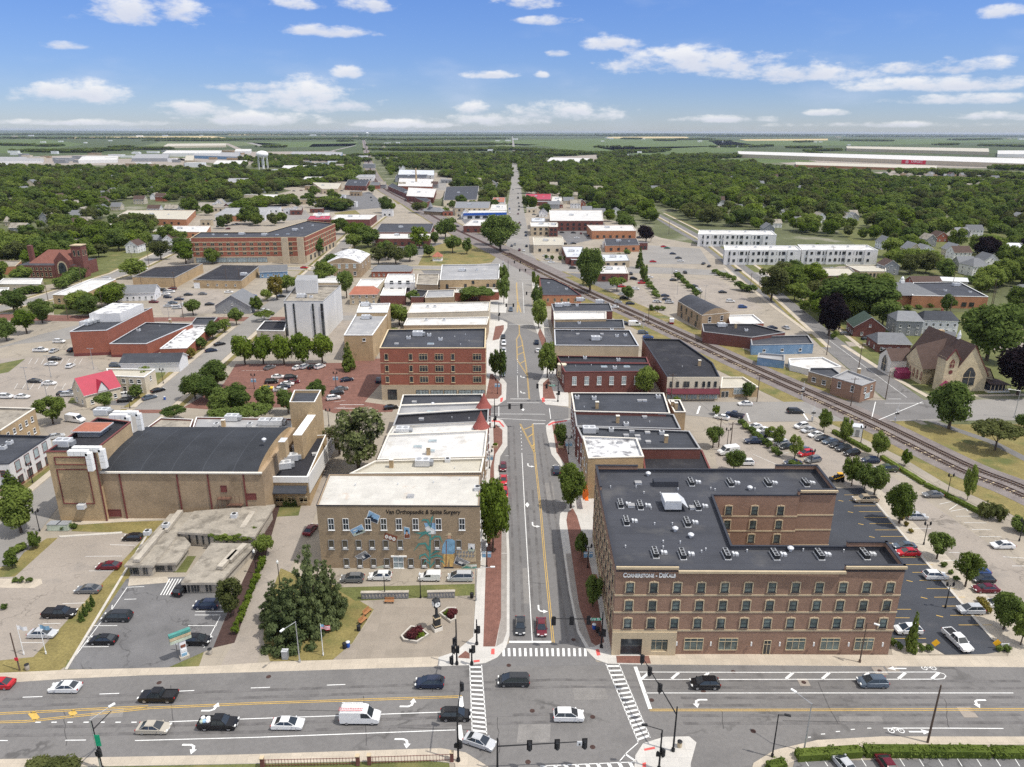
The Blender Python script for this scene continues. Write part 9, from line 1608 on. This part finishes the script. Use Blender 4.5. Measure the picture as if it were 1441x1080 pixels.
c=P(260,926);r=empty('sign_pillar',(c.x,c.y,0),R_(38));tag(r,'tall sign pillar with three tilted name boards at the dark lot entrance','sign');MB().box((0,0,2.2),(1.0,.5,4.2),'sign_white').box((0,0,.25),(1.5,.9,.5),'concrete_old').build('pillar',r);zp=3.6
for k,m in enumerate(('mural_sage','mural_straw','mural_teal')):MB().box((-.2,-.05,zp+.35+k*.62),(3.4,.7,.52),m).build('sign_board',r)
for k in range(3):MB().box((0,-.28,.9+k*.85),(.8,.06,.5),('mural_denim','sign_white','mural_brown')[k]).build('sign_panel',r)
c=P(249,916);r=empty('small_sign',(c.x,c.y,0));tag(r,'small blank white sign on a black post beside the sign pillar','sign');MB().tube((0,0,0),(0,0,1.6),.05,.05,'black_plastic',6).build('post',r);MB().box((0,0,1.6),(.7,.06,.7),'sign_white').build('panel',r)
for px,py,w in((1315,913,'left of the lot entrance'),(1401,913,'right of the lot entrance')):
 c=P(px,py);r=empty('warning_sign',(c.x,c.y,0),R_(0));tag(r,'yellow diamond warning sign '+w,'sign','warning signs');MB().tube((0,.05,0),(0,.05,1.5),.04,.04,'metal_grey',6).build('post',r);MB().prism([(-.55,-.02),(.55,-.02),(.55,.02),(-.55,.02)],-.55,.55,'sign_yellow',bottom=True).build('panel',r,(0,0,1.2)).rotation_euler=(0,math.pi/4,0)
c=P(1413,913);r=empty('small_sign',(c.x,c.y,0));tag(r,'white board sign beside the right yellow warning sign','sign');MB().box((0,0,.7),(1.4,.08,.7),'sign_white').box((0,.05,.3),(.1,.1,.6),'metal_grey').build('panel',r)
# fences along the bottom edge
def fence(px0,px1,lab,h=1.2):
 a,b=P(*px0),P(*px1);d=b-a;L=d.length;r=empty('metal_fence',((a.x+b.x)/2,(a.y+b.y)/2,.1),math.atan2(d.y,d.x));tag(r,lab,'fence','metal fences');m=MB();m.box((0,0,h),(L,.06,.06),'trim_red');m.box((0,0,.25),(L,.06,.06),'trim_red')
 for i in range(int(L/.45)):m.box((-L/2+.45*i,0,h/2),(.05,.05,h+.2),'trim_red')
 m.build('railing',r)
 for x in(-L/2,L/2):MB().box((x,0,.8),(.5,.5,1.6),'brick_dark').box((x,0,1.65),(.6,.6,.12),'stone_cream').build('pillar',r)
fence((370,1080),(504,1077),'dark red metal railing between brick pillars, left one at the bottom edge');fence((520,1076),(636,1072),'dark red metal railing between brick pillars, right one at the bottom edge')
# park pavilion
c=P(616,367);r=empty('pavilion',(c.x,c.y,0));tag(r,'open white pavilion with a red hip roof in the dry park','pavilion');b=MB()
for s in range(4):a=s*math.pi/2;p=[(5*math.cos(a+k),5*math.sin(a+k))for k in(-.785,.785)];b.poly([(*p[0],3.2),(*p[1],3.2),(0,0,6.2)],'tile_orange');b.poly([(*p[1],3.1),(*p[0],3.1),(0,0,3.1)],'trim_white')
b.build('roof',r);MB().box((0,0,.4),(6.4,6.4,.8),'trim_white').build('base',r)
for x in(-3,0,3):
 for y in(-3,3):MB().box((x,y,1.9),(.25,.25,2.6),'trim_white').build('post',r)
 # depot with turret roof by the tracks
c=P(612,302);r=empty('railway_depot',(c.x,c.y,0),R_(-28));tag(r,'old railway depot with grey hip roof and pointed turret','railway station');MB().box((0,0,2),(22,9,4),'brick_tan').build('wall',r);b=MB();x0,x1=-13,13
for s in(-1,1):b.poly([(s*x0,s*-6.5,3.6),(s*x1,s*-6.5,3.6),(s*7,0,7.5),(-s*7,0,7.5)],'shingle_grey');b.poly([(s*13,s*-6.5,3.6),(s*13,s*6.5,3.6),(s*7,0,7.5)],'shingle_grey')
b.build('roof',r);b=MB();b.lathe([(2.2,0),(2.2,8),(2.7,8),(.1,13.5)],'shingle_grey',8,(-4,-2));b.build('turret',r)
# awnings and planters in the main street
for px,py,m,w in((824,716,'awning_orange','orange awning on the left wall of the apartment block shops'),):
 c=P(px,py,3);r=empty('awning',(CS.location.x,CS.location.y,0));bpy.data.objects.remove(r);MB().prism([(-.9,-3),(0,-3),(0,3),(-.9,3)],2.6,2.7,m,bottom=True).poly([(-1.3,-3,2.7),(0,-3,4.2),(0,3,4.2),(-1.3,3,2.7)],m).build('awning',CS,(18.2-CS.location.x,P(826,716).y+2-CS.location.y,0))
for px,py,w in((697,630,'on the left brick sidewalk below the turret'),(789,630,'under the small tree on the right sidewalk')):
 c=P(px,py);r=empty('planter_box',(c.x,c.y,.14));tag(r,'square pale planter with greenery '+w,'planter');MB().box((0,0,.35),(1.5,1.5,.7),'stone_cream').build('box',r);link('foliage',crown('shrub',B_,1,0),r,(0,0,.5)).scale=(1.5,1.5,.9)
for px,py,w in((688,765,'on the left brick sidewalk near the tree'),(838,815,'on the right sidewalk'),(690,590,'')):
 if w:bench(px,py,90,'dark bench '+w)
for px,py,w,m in((78,745,'left','sign_green'),(92,745,'right','sign_green')):
 c=P(px,py);r=empty('electrical_box',(c.x,c.y,.05));tag(r,w+'hand green electrical box in front of the stage tower','electrical box');MB().box((0,0,.8),(2.4,1.8,1.5),'mural_sage').box((0,0,1.58),(2.5,1.9,.1),'metal_grey').build('body',r)
c=P(402,927);r=empty('electrical_box',(c.x,c.y,.05));tag(r,'small grey electrical cabinet under the spruce at the corner','electrical box');MB().box((0,0,.8),(1.0,.8,1.6),'metal_grey').box((0,0,1.63),(1.1,.9,.08),'metal_light').build('body',r)
# ================================================================== labels that single things out
ORD=['leftmost','second from left','third from left','fourth from left','fifth from left','sixth from left','seventh from left','eighth from left','ninth from left','tenth from left','eleventh from left','twelfth from left']
LMK=[(371,225,'the water tower'),(75,365,'the brick church'),(350,350,'the five storey brick block'),(250,293,'the three gabled houses'),(215,300,'the orange brick school'),(130,318,'the long white roof'),(30,405,'the beige buildings'),(586,250,'the factory chimney'),(570,325,'the dark roofed hall'),(682,297,'the blue fascia store'),(725,240,'the far end of the main street'),(756,277,'the magenta canopy shop'),(811,303,'the wide dark brick hall'),(863,320,'the orange brick building'),(1037,335,'the farthest white townhouses'),(1180,360,'the longest white townhouses'),(1340,415,'the brick public building'),(1372,372,'the white pyramid roofed cottage'),(1320,450,'the white two storey house'),(1432,348,'the wide white roof'),(1285,228,'the red sign wall'),(1240,222,'the big warehouse'),(984,201,'the grain silo'),(800,225,'the white school hall'),(510,255,'the railway bend'),(455,262,'the tan garage'),(100,222,'the pale factory'),(300,217,'the blue industrial building'),(612,300,'the railway depot'),(335,298,'the blue canopy store')]
def near(px):
 best=min(LMK,key=lambda l:(l[0]-px[0])**2+(2.2*(l[1]-px[1]))**2);dx,dy=px[0]-best[0],px[1]-best[1]
 return(('left of 'if dx<0 else 'right of ')if abs(dx)>1.5*abs(dy)else('behind 'if dy<0 else 'in front of '))+best[2]
def groups():
 d={}
 for o,p in REG:d.setdefault(o['label'],[]).append((o,p))
 return{k:v for k,v in d.items()if len(v)>1}
for lab,v in groups().items():
 if(len(v)>12 or any(s in lab for s in(' in the wooded quarter',' in the far middle',' among the trees',' in the far lots',' in the far blocks',' far out in')))and('tree'in lab or 'house'in lab or 'far lots'in lab or 'far blocks'in lab or 'building far out'in lab):
  for o,p in v:
   base=lab
   for s in(' in the wooded quarter on the right',' in the wooded quarter on the left',' in the far middle blocks',' among the trees',' in the far lots',' in the far blocks',' far out in the fields on the horizon'):base=base.replace(s,'')
   o['label']=base+' '+near(p)
for lab,v in groups().items():
 v.sort(key=lambda t:t[1][0]);n=len(v)
 if n==2 and abs(v[0][1][0]-v[1][1][0])<6:
  v.sort(key=lambda t:-t[1][1])
  for(o,p),s in zip(v,('nearer of the two','farther of the two')):o['label']=lab+', '+s
 else:
  for i,(o,p)in enumerate(v):
   s='rightmost'if i==n-1 else ORD[i]if i<len(ORD)else 'leftmost';o['label']=lab+', '+s
for o,p in REG:
 for a_,b_ in((' the ',' '),(' a ',' '),(' with ',' '),(' and ',' '),(' its ',' '),(' an ',' ')):
  while len(o['label'].split())>16 and a_ in o['label']:h_,t_=o['label'].split(a_,1);o['label']=h_+b_+t_
 w=o['label'].split()
 if len(w)>16:print('LONG',len(w),o['label'])
 if len(w)<4:print('SHORT',o['label'])
 # ------------------------------------------------------------------ the air: pale haze round the town, sky outside it
def haze():
 b=MB();b.box((0,15000-300,48),(46000,31000,98),'kerb');o=b.build('haze');o['kind']='stuff';o.data.materials.clear();m=bpy.data.materials.new('haze');m.use_nodes=True;N,L=m.node_tree.nodes,m.node_tree.links;N.clear()
 u=N.new('ShaderNodeOutputMaterial');v=N.new('ShaderNodeVolumePrincipled');v.inputs['Color'].default_value=(.72,.82,1,1);v.inputs['Density'].default_value=.000022;v.inputs['Anisotropy'].default_value=.2;L.new(v.outputs[0],u.inputs['Volume']);o.data.materials.append(m)
 for p in o.data.polygons:p.material_index=0
haze()
